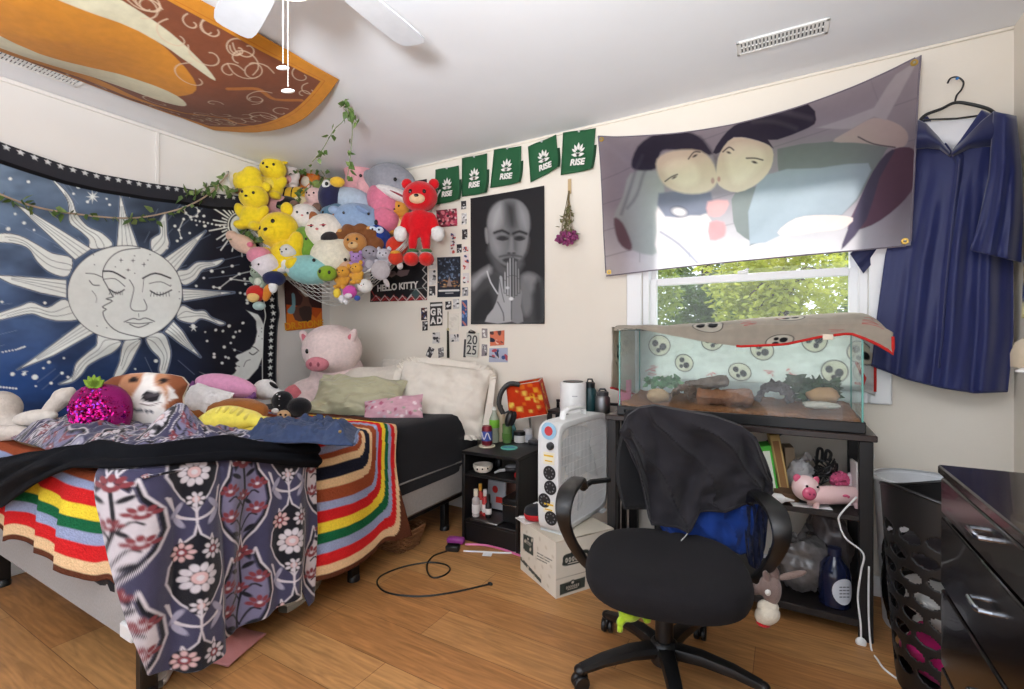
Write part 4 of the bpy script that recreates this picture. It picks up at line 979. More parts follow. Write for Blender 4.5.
# dark tassel stick
st = MB(); p0 = at(*S_(194, 452)[0], Y=YB-.01); p1 = at(*S_(194, 525)[0], Y=YB-.01); p2 = at(*S_(195, 640)[0], Y=YB-.012)
multi('tassel', 'long dark graduation tassel hanging on the wall beside the cream note', 'tassel', [('cord', MB().cyl(p0, p1, .003, 8), fab(190, 180, 160)), ('tassel_head', MB().ell(p1, (.01, .01, .013)), fab(200, 190, 150)), ('fringe', MB().tube([p1, (p1+p2)/2, p2], [.009, .011, .012], 10, flat=.6), fab(48, 48, 40))])

# ================= GREEN PENNANTS =================
z4b = Z(360, 110, 2.65)
def leafshape(c, ang, ln_, wd):
    return [(c[0]+ln_*t*math.cos(ang)-wd*math.sin(PI*t**.8)*sg*math.sin(ang), c[1]+ln_*t*math.sin(ang)+wd*math.sin(PI*t**.8)*sg*math.cos(ang)) for sg, ts in ((1, (0, .25, .5, .75, 1)), (-1, (.75, .5, .25))) for t in ts]
pn = [(z4b(200,158,262,147,265,240,198,252), 'green pennant with white emblem first in the row, nearest the soft toys'), (z4b(270,128,337,115,336,222,270,230), 'green pennant with white emblem second in the row from the soft toys'),
      (z4b(355,105,428,95,425,195,345,207), 'green pennant with white emblem in the middle of the row, above the large portrait'), (z4b(445,97,520,65,528,155,452,192), 'green pennant with white emblem fourth in the row, tilted above the large portrait edge'), (z4b(538,60,625,48,615,160,532,173), 'green pennant with white emblem last in the row, nearest the photo flag')]
GRN = mat('paper', (38, 88, 56), rough=.55)
for qd, lb in pn:
    c = [np.array(at(x, y, Y=YB-.012)) for x, y in qd]
    U, V = uv(14, 16); P = bilin(*c, U, V)
    P[..., 1] -= .05*np.clip(V-.55, 0, 1)**2*4*np.abs(U-.15)**2+.003*np.sin(U*7)
    P2 = P.copy(); P2[..., 1] += .004; 
    top = Vector((c[0]+c[1])/2)
    tack = MB().cyl(top+Vector((0, .01, -.006)), top+Vector((0, -.008, -.006)), .006)
    fl = MB().grid(np.stack([P[-1, 6:], P[-1, 6:]+np.array((.012, .012, .004))], 0))
    r = multi('pennant', lb, 'pennant', [('card', sheet(P, None, .0015), GRN), ('fold', fl, mat('paper', (28, 62, 40), rough=.6)), ('tack', tack, pla(200, 200, 198))], 'green pennants strung along the wall')
    xa = Vector(c[1]-c[0]); wd = xa.length; za = Vector(c[0]-c[3])
    cen = Vector(P[7, 8])+Vector((0, -.004, 0)); Mx = frame(cen, xa, za)
    nrm = Mx.to_3x3() @ Vector((0, 0, 1))
    text(r, 'lettering', 'RISE', wd*.24, Mx @ Matrix.Translation((0.0, -wd*.28, .012)), LET, bold=.0022, shear=.12)
    lg = MB(); 
    for an, l_, r0, w0 in ((90, .22, .10, .040), (64, .21, .09, .038), (116, .21, .09, .038), (38, .17, .08, .036), (142, .17, .08, .036), (8, .22, -.02, .05), (172, .22, -.02, .05), (55, .13, -.03, .04), (125, .13, -.03, .04)):
        pl2 = leafshape((r0*wd*math.cos(math.radians(an)), (-.04 if r0 > 0 else -.08)*wd+r0*wd*math.sin(math.radians(an))), math.radians(an), l_*wd, w0*wd)
        lg.prism([Mx @ Vector((x, y, .010)) for x, y in pl2], nrm, .001)
    o = _mk('emblem', lg, LET, r.location); o.parent = r

# ================= DRIED FLOWERS =================
ft = at(569, 186, Y=YB-.02); fb = at(568, 238, Y=YB-.04)
stm = MB(); rnd = random.Random(5)
for k in range(14):
    e = Vector((rnd.uniform(-.04, .04), rnd.uniform(-.05, .0), rnd.uniform(-.02, .04)))+fb; stm.tube([ft+Vector((rnd.uniform(-.006, .006), -.004, -.03)), (ft*.45+e*.55)+Vector((0, 0, 0)), e], .0016, 5)
lv = MB()
for k in range(60):
    t = rnd.uniform(.4, .95); p = ft*(1-t)+fb*t+Vector((rnd.uniform(-.05, .05)*t, rnd.uniform(-.04, .01), 0)); d = Vector((rnd.gauss(0, 1), rnd.gauss(0, 1), rnd.gauss(-.4, 1))).normalized(); s_ = d.orthogonal().normalized()*.008
    lv.add([p, p+d*.014+s_, p+d*.035, p+d*.014-s_], [(0, 1, 2, 3)])
bl = MB()
for k in range(150):
    d = Vector((rnd.gauss(0, 1), rnd.gauss(0, .7), rnd.gauss(0, .7))).normalized()*rnd.uniform(.5, 1); p = fb+Vector((d.x*.072, d.y*.035-.02, d.z*.048))
    bl.ell(p, (.011, .011, .006), Euler((rnd.uniform(0, 3), rnd.uniform(0, 3), 0)).to_matrix(), 6, 4)
multi('dried_flowers', 'dried purple flower bunch hanging upside down beside the photo flag', 'flowers', [('stems', stm, mat('leaf', (112, 96, 60))), ('leaves', lv, mat('leaf', (104, 104, 62))), ('blossom', bl, mat('leaf', (136, 52, 104), var=.4)), ('tape', MB().box(ft+Vector((0, .008, .0)), (.022, .004, .09), .001), paper(196, 170, 130))])
# ================= BED TEXTILES =================
def path_pt(s, X0=-1.735, Y0=.685, r=.09):
    """edge of the bed: s = 0 at the foot corner, s < 0 along the foot, s > 0 along the open side; returns point and outward normal"""
    h = r*PI/4
    s = np.asarray(s, float); x = np.empty_like(s); y = np.empty_like(s); nx = np.empty_like(s); ny = np.empty_like(s)
    m1 = s < -h; m3 = s > h; m2 = ~(m1 | m3)
    x[m1] = X0-r+(s[m1]+h); y[m1] = Y0; nx[m1] = 0; ny[m1] = -1
    x[m3] = X0; y[m3] = Y0+r+(s[m3]-h); nx[m3] = 1; ny[m3] = 0
    a = -PI/2+(s[m2]+h)/r; nx[m2] = np.cos(a); ny[m2] = np.sin(a); x[m2] = X0-r+r*np.cos(a); y[m2] = Y0+r+r*np.sin(a)
    return x, y, nx, ny
def edge_drape(s, v, z0, rr=.035):
    x, y, nx, ny = path_pt(s)
    o = np.where(v < 0, v, rr*(1-np.exp(-np.maximum(v, 0)/rr)))
    dz = np.where(v < 0, 0, np.maximum(v, 0)-.6*rr*(1-np.exp(-np.maximum(v, 0)/rr)))
    return np.stack([x+nx*o, y+ny*o, z0-dz], -1), nx, ny

# striped crochet blanket: laid over the bed, hanging down the foot and the open side
aE, bE = BX1+.012, BY0-.012
na, nb = 300, 260
U, V = uv(na, nb)
a_ = -3.0+U*(aE+.585+3.0); b_ = (bE-.35)+V*(1.83-(bE-.35))
b_ = b_+(.05*np.sin(a_*5)+.03)*V**6
oa = np.maximum(0, a_-aE); ob = np.maximum(0, bE-b_)
o = np.sqrt(oa**2+ob**2); dirx = oa/(o+1e-6); diry = -ob/(o+1e-6)
t_al = np.where(oa > ob, b_, a_)
rip = np.where(oa > ob, np.sin(t_al*13+1.0+2*fbm(a_*2, b_*2, 4))*.022, np.sin((t_al+.05)*24+1.5*fbm(t_al*4, b_*0, 3))*.017+.01*np.sin(t_al*11))
L_ = .5
flare = .02+.03*(o/L_)+rip*np.clip(o/.2, 0, 1)
flare = np.where((ob >= oa) & (a_ > -1.99), flare*np.clip((-1.86-a_)/.13, .1, 1), flare); flare = np.where((oa > ob) & (b_ < 1.36), flare*np.clip((b_-1.22)/.14, .12, 1), flare); flare = np.where(o > 0, flare*(1-np.exp(-o/.02)), 0)
ztop = .722+.02*fbm(a_*5, b_*5, 8)+.022*np.exp(-((b_-1.72)/.06)**2)
Bx = np.minimum(a_, aE)+dirx*flare; By = np.maximum(b_, bE)+diry*flare
Bz = np.where(o > 0, ztop-o+.012*(1-np.exp(-o/.02))-.0*o, ztop)
Bz = np.where((ob > 0) & (ob > oa), Bz+.012*np.sin((t_al+.05)*27)*np.clip(ob/.3, 0, 1), Bz)
e1 = (aE+.585)-a_; e2 = b_-(bE-.35); e3 = (1.83-b_)*2.1
sd = -np.log(np.exp(-e1*26)+np.exp(-e2*26)+np.exp(-e3*26))/26+.01
BRN, CRE, RED, LAV, GRE, YEL, RUS, NAV, LIM, TAN, ORG = (92, 52, 36), (226, 190, 146), (206, 38, 40), (150, 160, 192), (28, 98, 62), (238, 208, 62), (150, 74, 46), (30, 32, 46), (150, 176, 84), (224, 196, 140), (222, 160, 58)
seq = [(BRN, .03), (CRE, .04), (RED, .05), (LAV, .04), (GRE, .045), (YEL, .045), (RED, .05), (LAV, .032), (RUS, .06), (CRE, .035), (NAV, .055), (CRE, .03), (RUS, .025), (LAV, .03), (RED, .05), (LIM, .05), (TAN, .06), (ORG, .04), (TAN, .05), (RED, .05), (CRE, .05), (YEL, .06), (GRE, .05), (LAV, .05), (RED, .06), (BRN, .5)]
edges = np.cumsum([w_ for c, w_ in seq]); idx = np.clip(np.searchsorted(edges, sd+.004*np.sin(a_*260)*0), 0, len(seq)-1)
pal = np.array([lin(c) for c, w_ in seq]); colr = pal[idx].reshape(-1, 3)
cm = sheet(np.stack([Bx, By, Bz], -1), colr, .008)
keep = [not (oa[i, j] > .02 and (ob[i, j] > .02 or b_[i, j] < .84)) and not (ob[i, j] > .02 and a_[i, j] > -1.80) for i in range(na-1) for j in range(nb-1)]; cm.f = [f_ for f_, k_ in zip(cm.f, keep) if k_]; cm.fm = [0]*len(cm.f)
solo('crochet_blanket', cm, mat('knit', None, bump=1, bscale=150, var=.16, vscale=140), 'rainbow striped crochet blanket hanging off the foot and open side of the bed', 'blanket', angle=180)

# damask fleece: hanging side and crumpled top
DS = (60, 58, 82); DB = (20, 19, 27); DW = (194, 186, 191); DRD = (122, 52, 58); DPK = (196, 160, 158)
def damask(S, W, seed=0):
    a = Art(S, W, DS, .004)
    rnd = random.Random(seed)
    CWD, RH = .165, .34
    i0, i1 = int(a.U.min()/CWD)-1, int(a.U.max()/CWD)+2; j0, j1 = int(a.V.min()/RH)-1, int(a.V.max()/RH)+2
    def og(x, y, w, h): return [(x+w*p, y+h*q) for p, q in ((0,-1),(.10,-.78),(.42,-.62),(.5,-.72),(.62,-.45),(.92,-.2),(1,.12),(.8,.42),(.5,.66),(.2,.82),(0,1),(-.2,.82),(-.5,.66),(-.8,.42),(-1,.12),(-.92,-.2),(-.62,-.45),(-.5,-.72),(-.42,-.62),(-.10,-.78))]
    def flower(x, y, r, c1, c2, n=9):
        a.ell(x, y, r, r, DB)
        for k in range(n):
            t = 2*PI*k/n; a.ell(x+r*.68*math.cos(t), y+r*.68*math.sin(t), r*.27, r*.2, c1, t)
        a.ell(x, y, r*.38, r*.38, c2); a.ell(x, y, r*.18, r*.18, DW)
    def half(x, y, r, c):
        for k in range(5):
            t = PI*(k+.5)/5+PI; a.ell(x+r*.8*math.cos(t), y+r*.8*math.sin(t), r*.36, r*.22, c, t)
        a.ell(x, y, r*.5, r*.34, c); a.ell(x, y-r*.25, r*.2, r*.16, DW)
    for i in range(i0, i1):
        for j in range(j0, j1):
            x = i*CWD; y = j*RH+(RH/2 if i % 2 else 0)
            if i % 2 == 0:
                a.poly(og(x, y, .094, .20), DB, line=DW, lw=.006); a.poly(og(x, y+.004, .08, .174), DW if (i//2) % 2 == 0 else (112, 108, 134), line=DS, lw=.004)
                a.line([(x, y+.19), (x-.01, y+.09), (x+.008, y), (x, y-.12)], .009, DB, smooth=4)
                for sg in (-1, 1):
                    a.line([(x, y+.12), (x+sg*.03, y+.07), (x+sg*.05, y+.075)], .006, DB, smooth=3); a.line([(x, y+.03), (x+sg*.035, y-.015), (x+sg*.055, y-.005)], .006, DB, smooth=3)
                    half(x+sg*.05, y+.06, .03, DRD); half(x+sg*.052, y-.03, .03, DRD)
                    a.ell(x+sg*.03, y+.12, .02, .008, DB, sg*-.6); a.ell(x+sg*.028, y-.085, .02, .008, DB, sg*-.6); a.ell(x+sg*.022, y+.02, .016, .007, DB, sg*.7)
                half(x, y-.12, .038, DRD); half(x, y+.0, .026, DRD)
            else:
                a.poly(og(x, y+.015, .075, .15), DB, line=DW, lw=.005)
                flower(x, y+.035, .05, DW, DPK, 10); flower(x-.035, y-.05, .032, DPK, DRD, 8); flower(x+.038, y-.045, .032, DW, DRD, 8); flower(x, y+.125, .026, DW, DPK, 7)
                a.line([(x, y+.11), (x, y+.2)], .006, DW)
                for sg in (-1, 1):
                    a.line([(x, y+.19), (x+sg*.05, y+.165), (x+sg*.075, y+.10)], .005, DW, smooth=4); a.line([(x, y-.15), (x+sg*.05, y-.17), (x+sg*.07, y-.235)], .006, DW, smooth=4)
                    a.ell(x+sg*.05, y-.19, .026, .009, (150, 146, 164), sg*.9); a.ell(x+sg*.045, y+.19, .026, .009, (150, 146, 164), -sg*.9)
    return a.c
FL = mat('fabric', None, bump=.3, sheen=.25, var=.08, vscale=50)
s_ = np.linspace(-.085, .60, 300); nv = 260
Lb = np.interp(s_, [-.085, -.05, -.01, .03, .10, .2, .32, .42, .48, .54, .57, .60], [.04, .18, .42, .66, .70, .70, .665, .64, .63, .64, .72, .71])
Sg = np.repeat(s_[:, None], nv, 1); Vv = np.linspace(-.16, 1, nv)[None]*Lb[:, None]; Vv = np.where(Vv < 0, Vv/np.maximum(Lb[:, None], .05)*.6, Vv)
P, nx, ny = edge_drape(Sg, Vv, .775)
k = np.clip(Vv/.45, 0, 1)*np.clip((Sg+.02)/.12, .08, 1)
fold = .042*np.sin(Sg*27+1.2+1.4*np.sin(Sg*7)+Vv*1.2)+.020*np.sin(Sg*52+Vv*3)+.04*fbm(Sg*5, Vv*2.5, 9)
fold -= .05*np.exp(-((Sg-.215-.04*Vv)/.022)**2)
P[..., 0] += nx*(.022+k*fold*.8+.012*k); P[..., 1] += ny*(.022+k*fold*.8*.5-.0*k)
P[..., 2] += np.where(Vv < .02, .03*fbm(Sg*9, Vv*9, 2), 0)
hang = sheet(P, damask(Sg*1.0+.03, Vv+.14, 1), .006)
U, V = uv(330, 150)
tx = -3.02+U*1.33; ty = .70+V*(.32+.30*U**2.2)
cr_ = fbm(tx*7, ty*9, 21)*.10+fbm(tx*17, ty*22, 5)*.05
pk = .12*np.exp(-((tx+1.98)/.10)**2-((ty-.93)/.09)**2)+.05*np.exp(-((tx+2.6)/.3)**2-((ty-.86)/.1)**2)
edge_f = np.clip(np.minimum(np.minimum(U, 1-U)*14, np.minimum(V, 1-V)*7), 0, 1)
tz = .742+edge_f*(.035+np.abs(cr_)*.75+pk)
top = sheet(np.stack([tx+.03*fbm(tx*9, ty*9, 3), ty+.03*fbm(tx*9, ty*9, 6), tz], -1), damask(tx*1.5+.9*fbm(tx*4, ty*5, 31)*.6, ty*1.5+.8*fbm(tx*5, ty*4, 37)*.6, 3), .006)
multi('fleece_blanket', 'purple and black damask flower fleece blanket hanging off the foot corner of the bed', 'blanket', [('hanging_side', hang, FL), ('crumpled_top', top, FL), ('care_tag', MB().box((-1.668, 1.215, .17), (.012, .026, .075), .002), paper(235, 235, 232), 'white care tag')])

# black garment lying along the foot and corner of the bed
s_ = np.linspace(-1.10, .585, 170); nv = 34
v0 = np.interp(s_, [-1.1, -.75, -.45, -.2, 0, .25, .5, .70], [.14, .07, -.01, -.10, -.13, -.09, .0, .05]); v1 = np.interp(s_, [-1.1, -.75, -.45, -.2, 0, .25, .5, .70], [.36, .26, .13, .03, .0, .05, .14, .19])
Sg = np.repeat(s_[:, None], nv, 1); t = np.linspace(0, 1, nv)[None]; Vv = v0[:, None]*(1-t)+v1[:, None]*t
P, nx, ny = edge_drape(Sg, Vv, .762, .05)
wr = .016*np.sin(t*15+Sg*3.5+2*fbm(Sg*3, t*3, 3))+.04*fbm(Sg*5, t*2.5, 8)
puff = .02*np.sin(PI*t)+.7*wr*np.sin(PI*t)**.4
kk = np.clip(Vv/.05+.3, 0, 1)
P[..., 0] += nx*puff*kk+nx*.04; P[..., 1] += ny*puff*kk+ny*.04*np.where(Vv > 0, 1, .4); P[..., 2] += puff*(1-kk)*1.4+.012
gm_ = sheet(P, None, .006)
solo('black_sweater', gm_, mat('fabric', (11, 12, 17), sheen=.0), 'long black knitted garment lying across the damask fleece at the foot of the bed', 'clothes', angle=180)

# ----- pillows and cushions -----
def pillow_grid(w, h, t, pw=.55, wr=.02, seed=0, n=44, corner=.12):
    U, V = uv(n, n); x = 2*U-1; y = 2*V-1
    prof = np.maximum(0, (1-np.abs(x)**2.6))**.55*np.maximum(0, (1-np.abs(y)**2.6))**.55
    px = x*w/2*(1-corner*.35*(1-np.abs(y)**2)*np.abs(x)**3); py = y*h/2*(1-corner*.35*(1-np.abs(x)**2)*np.abs(y)**3)
    wv = wr*fbm(x*3.2, y*3.2, seed)+wr*.7*np.sin((x*1.3+y)*6+3*fbm(x*2, y*2, seed+3))*(np.abs(x)**2+np.abs(y)**2)*.35
    z1 = t/2*prof+wv*np.clip(prof*3, 0, 1); z2 = -t/2*prof+wv*.3*np.clip(prof*3, 0, 1)
    return np.stack([px, py, z1], -1), np.stack([px, py, z2], -1)
def face(c, nrm, up=(0, 0, 1), roll=0):
    z = Vector(nrm).normalized(); x = Vector(up).cross(z).normalized(); y = z.cross(x)
    return (Matrix.Translation(Vector(c)) @ Matrix((x, y, z)).transposed().to_4x4() @ Matrix.Rotation(roll, 4, 'Z'))
def pillow(name, c, size, nrm, m, label, cat='pillow', roll=0, wr=.02, seed=0, ruffle=0, group=None, colors=None, rufm=None, up=(0, 0, 1)):
    A, B = pillow_grid(*size, wr=wr, seed=seed); M = face(c, nrm, up, roll)
    mb = MB().grid(A).grid(B); 
    if colors is not None: mb.c = np.concatenate([colors(A), colors(B)])
    mb.xf(M)
    parts = [('cover', mb, m)]
    if ruffle:
        n = 220; per = []; w, h = size[0]/2, size[1]/2
        for k in range(n):
            t = 2*PI*k/n; per.append((w*math.copysign(abs(math.cos(t))**.22, math.cos(t)), h*math.copysign(abs(math.sin(t))**.22, math.sin(t))))
        R = np.zeros((n+1, 4, 3))
        for k in range(n+1):
            x, y = per[k % n]; q = math.hypot(x, y); wob = math.sin(k*1.05)*.012+math.sin(k*.43)*.008
            for j in range(4):
                f = 1+ruffle*(j/3)/q; R[k, j] = (x*f*.985, y*f*.985, wob*j/3)
        parts.append(('ruffle', MB().grid(R).xf(M), rufm or m))
    return multi(name, label, cat, parts, group)
IVORY = mat('fabric', (226, 218, 206), vscale=14); 
pillow('pillow', (-1.93, 2.45, .79), (.60, .44, .20), (.42, -.80, .36), IVORY, 'ruffled ivory pillow at the head of the bed, hanging past the nightstand side', roll=-.12, seed=4, ruffle=.045, wr=.055)
pillow('pillow', (-2.22, 2.62, .865), (.80, .32, .12), (.1, -.9, .25), mat('fabric', (220, 212, 200), vscale=30, bump=.6, bscale=60), 'quilted cream pillow standing against the wall behind the others', seed=7, wr=.02)
pillow('pillow', (-2.38, 2.38, .83), (.62, .40, .17), (.30, -.62, .75), mat('fabric', (224, 216, 204)), 'flat cream pillow beside the pink pig toy', roll=.1, seed=9, wr=.025)
pillow('pillow', (-2.33, 2.12, .80), (.58, .30, .16), (.34, -.72, .62), mat('satin', (176, 172, 142)), 'sage green satin pillow lying in front of the cream one', roll=-.08, seed=12, wr=.07)
zf = lambda A: _floral(A)
def _floral(A):
    a = Art(A[..., 0], A[..., 1], (206, 160, 172), .004); rnd = random.Random(1)
    for k in range(70):
        x, y = rnd.uniform(-.2, .2), rnd.uniform(-.15, .15); a.ell(x, y, rnd.uniform(.006, .016), rnd.uniform(.005, .012), rnd.choice(((232, 214, 218), (176, 96, 120), (196, 186, 196), (150, 160, 140))), rnd.uniform(0, 3))
    return a.c
pillow('pillow', (-2.03, 2.12, .745), (.36, .16, .09), (.35, -.75, .55), mat('fabric', None, bump=.2), 'small pink floral pillow tucked under the ivory and sage pillows', roll=.15, seed=15, colors=_floral)

RIGHT = Vector((CS, SN, 0)); UPV = Vector((0, 0, 1)); FWD = Vector((SN, -CS, 0))
def toycam(px, py, D, yaw=0, roll=0, pitch=0, sc=1):
    M = Matrix((RIGHT, UPV, FWD)).transposed().to_4x4() @ Matrix.Rotation(yaw, 4, 'Y') @ Matrix.Rotation(pitch, 4, 'X') @ Matrix.Rotation(roll, 4, 'Z') @ Matrix.Diagonal((sc, sc, sc, 1))
    return Matrix.Translation(at(px, py, D=D)) @ M
def blobs(L, M, fuse=None, n=16, m=10):
    mb = MB()
    for e in L:
        c, r = e[:3], e[3:6]; R = Matrix.Rotation(e[6], 3, 'Z') if len(e) > 6 else Matrix()
        mb.ell(c, r, R, n, m)
    mb.xf(M)
    if fuse: mb.mods.append(('fuse', fuse, 3))
    return mb
EYE = gloss(12, 11, 12)
def toy(name, px, py, D, size_px, label, cat, spec, yaw=0, roll=0, pitch=0, group=None):
    """spec: [(part, rgb or material, blobs in units of the size, fuse?)]"""
    sc = size_px*D/F; M = toycam(px, py, D, yaw, roll, pitch, sc); parts = []
    for p in spec:
        m = p[1] if not isinstance(p[1], tuple) else plush(*p[1])
        big = len(p[2]) > 1 and p[0] in ('body', 'head', 'limb', 'coat', 'shell', 'mane')
        sm_ = max(e[3] for e in p[2]) < .08
        parts.append((p[0], blobs(p[2], M, sc*.032 if big else None, 10 if sm_ else 18, 7 if sm_ else 12), m))
    return multi(name, label, cat, parts, group)
# big pink pig on the pillows
toy('pig_plush', 333, 372, 3.42, 76, 'large pink pig soft toy sitting in the corner of the bed', 'soft toy', [
    ('body', (232, 210, 206), [(0, -.05, -.12, .36, .38, .3), (-.36, -.22, .12, .22, .12, .15, .5), (.36, -.16, .1, .2, .11, .14, -.4), (-.2, -.38, .18, .2, .13, .2)]),
    ('head', (236, 214, 210), [(.02, .30, .06, .40, .33, .3), (.0, .18, .2, .24, .17, .16), (-.18, .22, .12, .16, .14, .14), (.2, .2, .12, .17, .15, .14)]),
    ('ear', (232, 208, 205), [(-.36, .42, .04, .07, .15, .05, .5)]), ('ear', (232, 208, 205), [(.33, .44, .14, .06, .14, .05, -.4)]),
    ('inner_ear', (216, 120, 132), [(-.345, .42, .07, .035, .10, .045, .5)]), ('inner_ear', (216, 120, 132), [(.31, .42, .165, .032, .10, .04, -.4)]),
    ('snout', (206, 128, 138), [(-.02, .12, .34, .155, .095, .07)]), ('nostril', (150, 80, 92), [(-.07, .12, .405, .02, .03, .015), (.03, .12, .405, .02, .03, .015)]),
    ('eye', EYE, [(-.17, .28, .31, .03, .035, .025)]), ('eye', EYE, [(.13, .27, .315, .03, .035, .025)]),
    ('paw', (214, 118, 126), [(-.42, -.27, .2, .15, .12, .12, .4)])], yaw=-.15)

# printed dog-head cushion
def outline_cushion(outl, c0, D, thick, draw, mat_, tiltn=0, n=120, m=16, aa=.8, base=(220, 214, 208)):
    th = np.linspace(0, 2*PI, n, endpoint=False); R = np.zeros(n); m_ = len(outl)
    for k, t in enumerate(th):
        dx, dy = math.cos(t), math.sin(t); best = 1
        for q in range(m_):
            x0, y0 = outl[q][0]-c0[0], outl[q][1]-c0[1]; x1, y1 = outl[(q+1) % m_][0]-c0[0], outl[(q+1) % m_][1]-c0[1]
            den = dx*(y1-y0)-dy*(x1-x0)
            if abs(den) < 1e-9: continue
            r = (x0*(y1-y0)-y0*(x1-x0))/den; s = (x0*dy-y0*dx)/den
            if r > 0 and 0 <= s <= 1: best = max(best, r)
        R[k] = best
    rho = np.sin(np.linspace(0, PI/2, m)); X = c0[0]+R[:, None]*np.cos(th)[:, None]*rho; Y = c0[1]+R[:, None]*np.sin(th)[:, None]*rho
    zz = thick*np.sqrt(np.maximum(0, 1-rho**2))**.8
    sc = D/F; M = toycam(c0[0], c0[1], D, pitch=tiltn)
    mk = lambda s: np.stack([(X-c0[0])*sc, -(Y-c0[1])*sc, np.repeat(s*zz[None], n, 0)], -1)
    a = Art(X, Y, base, aa); draw(a)
    mb = MB().grid(mk(1), True).grid(mk(-1), True).xf(M); mb.c = np.concatenate([a.c, np.tile(lin(base), (n*m, 1))])
    return mb
zd = Z(60, 350, 3.938)
do = zd(165,135,215,105,280,92,340,88,430,95,480,105,505,135,482,185,486,240,470,285,430,325,330,330,285,300,255,262,266,215,215,200,180,165)
def dogart(a):
    T1, T2, Wt = (186, 132, 98), (132, 76, 48), (232, 226, 220)
    a.poly(zd(160,130,215,100,285,90,270,130,262,180,262,215,215,205,175,165), T2, smooth=3); a.poly(zd(425,92,480,102,510,135,482,190,470,150,440,125), T2, smooth=3); a.poly(zd(440,215,485,185,490,260,460,260), T2, smooth=2); a.poly(zd(455,230,480,200,478,235), (34, 30, 32))
    a.aa = 3
    a.poly(zd(275,95,345,88,435,95,455,150,450,200,430,225,300,225,275,190,268,140), T1, smooth=3)
    a.poly(zd(345,86,385,86,402,130,430,150,445,190,430,225,400,240,340,230,322,190,340,150,352,120), Wt, smooth=3)
    a.aa = .8
    a.ell(*zd(318, 115)[0], 5.2, 3, (70, 48, 40)); a.ell(*zd(432, 118)[0], 4.4, 2.8, (70, 48, 40)); a.ell(*zd(317, 114)[0], 2.8, 2.2, (28, 22, 22)); a.ell(*zd(432, 118)[0], 2.6, 2.1, (28, 22, 22))
    a.ell(*zd(395, 177)[0], 8.6, 5.6, (40, 36, 40)); a.ell(*zd(395, 172)[0], 5, 2.2, (74, 68, 72)); a.line(zd(360,205,395,212,425,200), 1, (120, 100, 96), smooth=3)
    a.line(zd(262,250,300,215,330,228,400,235), 2.4, (86, 88, 96), smooth=3); a.line(zd(295,185,285,225,320,232), 1.2, (90, 90, 96), smooth=3)
dm = outline_cushion(do, zd(345, 205)[0], 2.12, .06, dogart, None)
solo('dog_cushion', dm, mat('fabric', None, bump=.08, rough=.8), 'cushion cut and printed as a brown and white dog head', 'cushion', angle=180)

# magenta sequin cushion with green leaf top
M = toycam(101, 411, 2.0); core = MB().ell((0, 0, 0), (.125, .115, .055), None, 24, 14, .85).xf(M)
rnd = random.Random(9); sq1 = MB(); sq2 = MB()
for k in range(1300):
    u = rnd.uniform(-1, 1); v = rnd.uniform(-1, 1)
    if u*u+v*v > .98: continue
    z = .057*math.sqrt(1-u*u-v*v)+.002; p = Vector((u*.125, v*.115, z)); R = Euler((rnd.gauss(0, .5)-v*.6, rnd.gauss(0, .5)+u*.6, rnd.uniform(0, 6))).to_matrix()
    q = [M @ (p+R @ Vector((.0062*math.cos(2*PI*i/6), .0062*math.sin(2*PI*i/6), 0))) for i in range(6)]
    (sq1 if rnd.random() < .8 else sq2).add(q, [tuple(range(6))])
lf = MB()
for k in range(5):
    an = -.9+.45*k+PI/2; P = leafshape((0, .10), an, .055, .014); lf.prism([M @ Vector((x+.0, y, .03)) for x, y in P], FWD, .006)
multi('sequin_cushion', 'round magenta sequin cushion with a green leaf top', 'cushion', [('cover', core, fab(120, 20, 84)), ('leaf_top', lf, plush(120, 150, 50)), ('sequins', sq1, mat('metal', (214, 36, 140), rough=.22)), ('sequins', sq2, mat('metal', (150, 60, 190), rough=.22))])
for o_ in bpy.data.objects:
    if o_.name.startswith('sequins'): o_['kind'] = 'stuff'
# long pale limbs of a soft toy at the edge of the photo
toy('long_limbed_plush', 30, 416, 2.1, 90, 'pale grey-beige soft toy with long limbs lying beside the sequin cushion', 'soft toy', [
    ('body', (196, 186, 176), [(-.40, .08, -.05, .22, .2, .18), (-.2, -.12, .0, .3, .12, .12, .15)]), ('limb', (198, 189, 179), [(.36, .16, .05, .25, .085, .085, .75), (.42, .22, .05, .11, .1, .1)]), ('limb', (204, 196, 186), [(.16, -.0, .1, .24, .085, .085, .12)]), ('limb', (200, 190, 180), [(-.12, -.16, .14, .26, .085, .085, .06)]), ('belly', (224, 200, 140), [(.22, -.17, .0, .24, .09, .1)])])
# pink cushion with a knotted fringe
toyM = toycam(226, 386, 2.55)
kc = MB().ell((0, 0, 0), (.165, .062, .06), Matrix.Rotation(-.18, 3, 'Z'), 24, 14).xf(toyM)
kn = MB(); rnd = random.Random(3)
for k in range(46):
    t = PI+.05+(PI-.1)*k/45; p = Matrix.Rotation(-.18, 3, 'Z') @ Vector((.165*math.cos(t), .058*math.sin(t), .02))
    for q in range(3): kn.tube([toyM @ p, toyM @ (p+Vector((rnd.uniform(-.014, .014), -.02+rnd.uniform(-.016, .01), rnd.uniform(-.01, .02))))], [.006, .003], 5)
multi('knotted_cushion', 'pink fleece cushion with a purple knotted fringe', 'cushion', [('cover', kc, plush(214, 150, 184)), ('fringe', kn, plush(122, 76, 130))])
pillow('cushion', at(205, 402, D=2.42), (.27, .17, .11), (.2, -.7, .5), mat('plush', (222, 220, 220)), 'small fluffy white cushion behind the dog cushion', 'cushion', roll=-.2, seed=3)
toy('brown_plush', 215, 417, 2.38, 100, 'rust brown soft toy lying flat behind the yellow one', 'soft toy', [('body', (150, 92, 44), [(-.25, -.04, 0, .28, .13, .16, -.25), (.1, .07, -.04, .36, .11, .16, .12), (.4, .06, .0, .14, .1, .1)])])
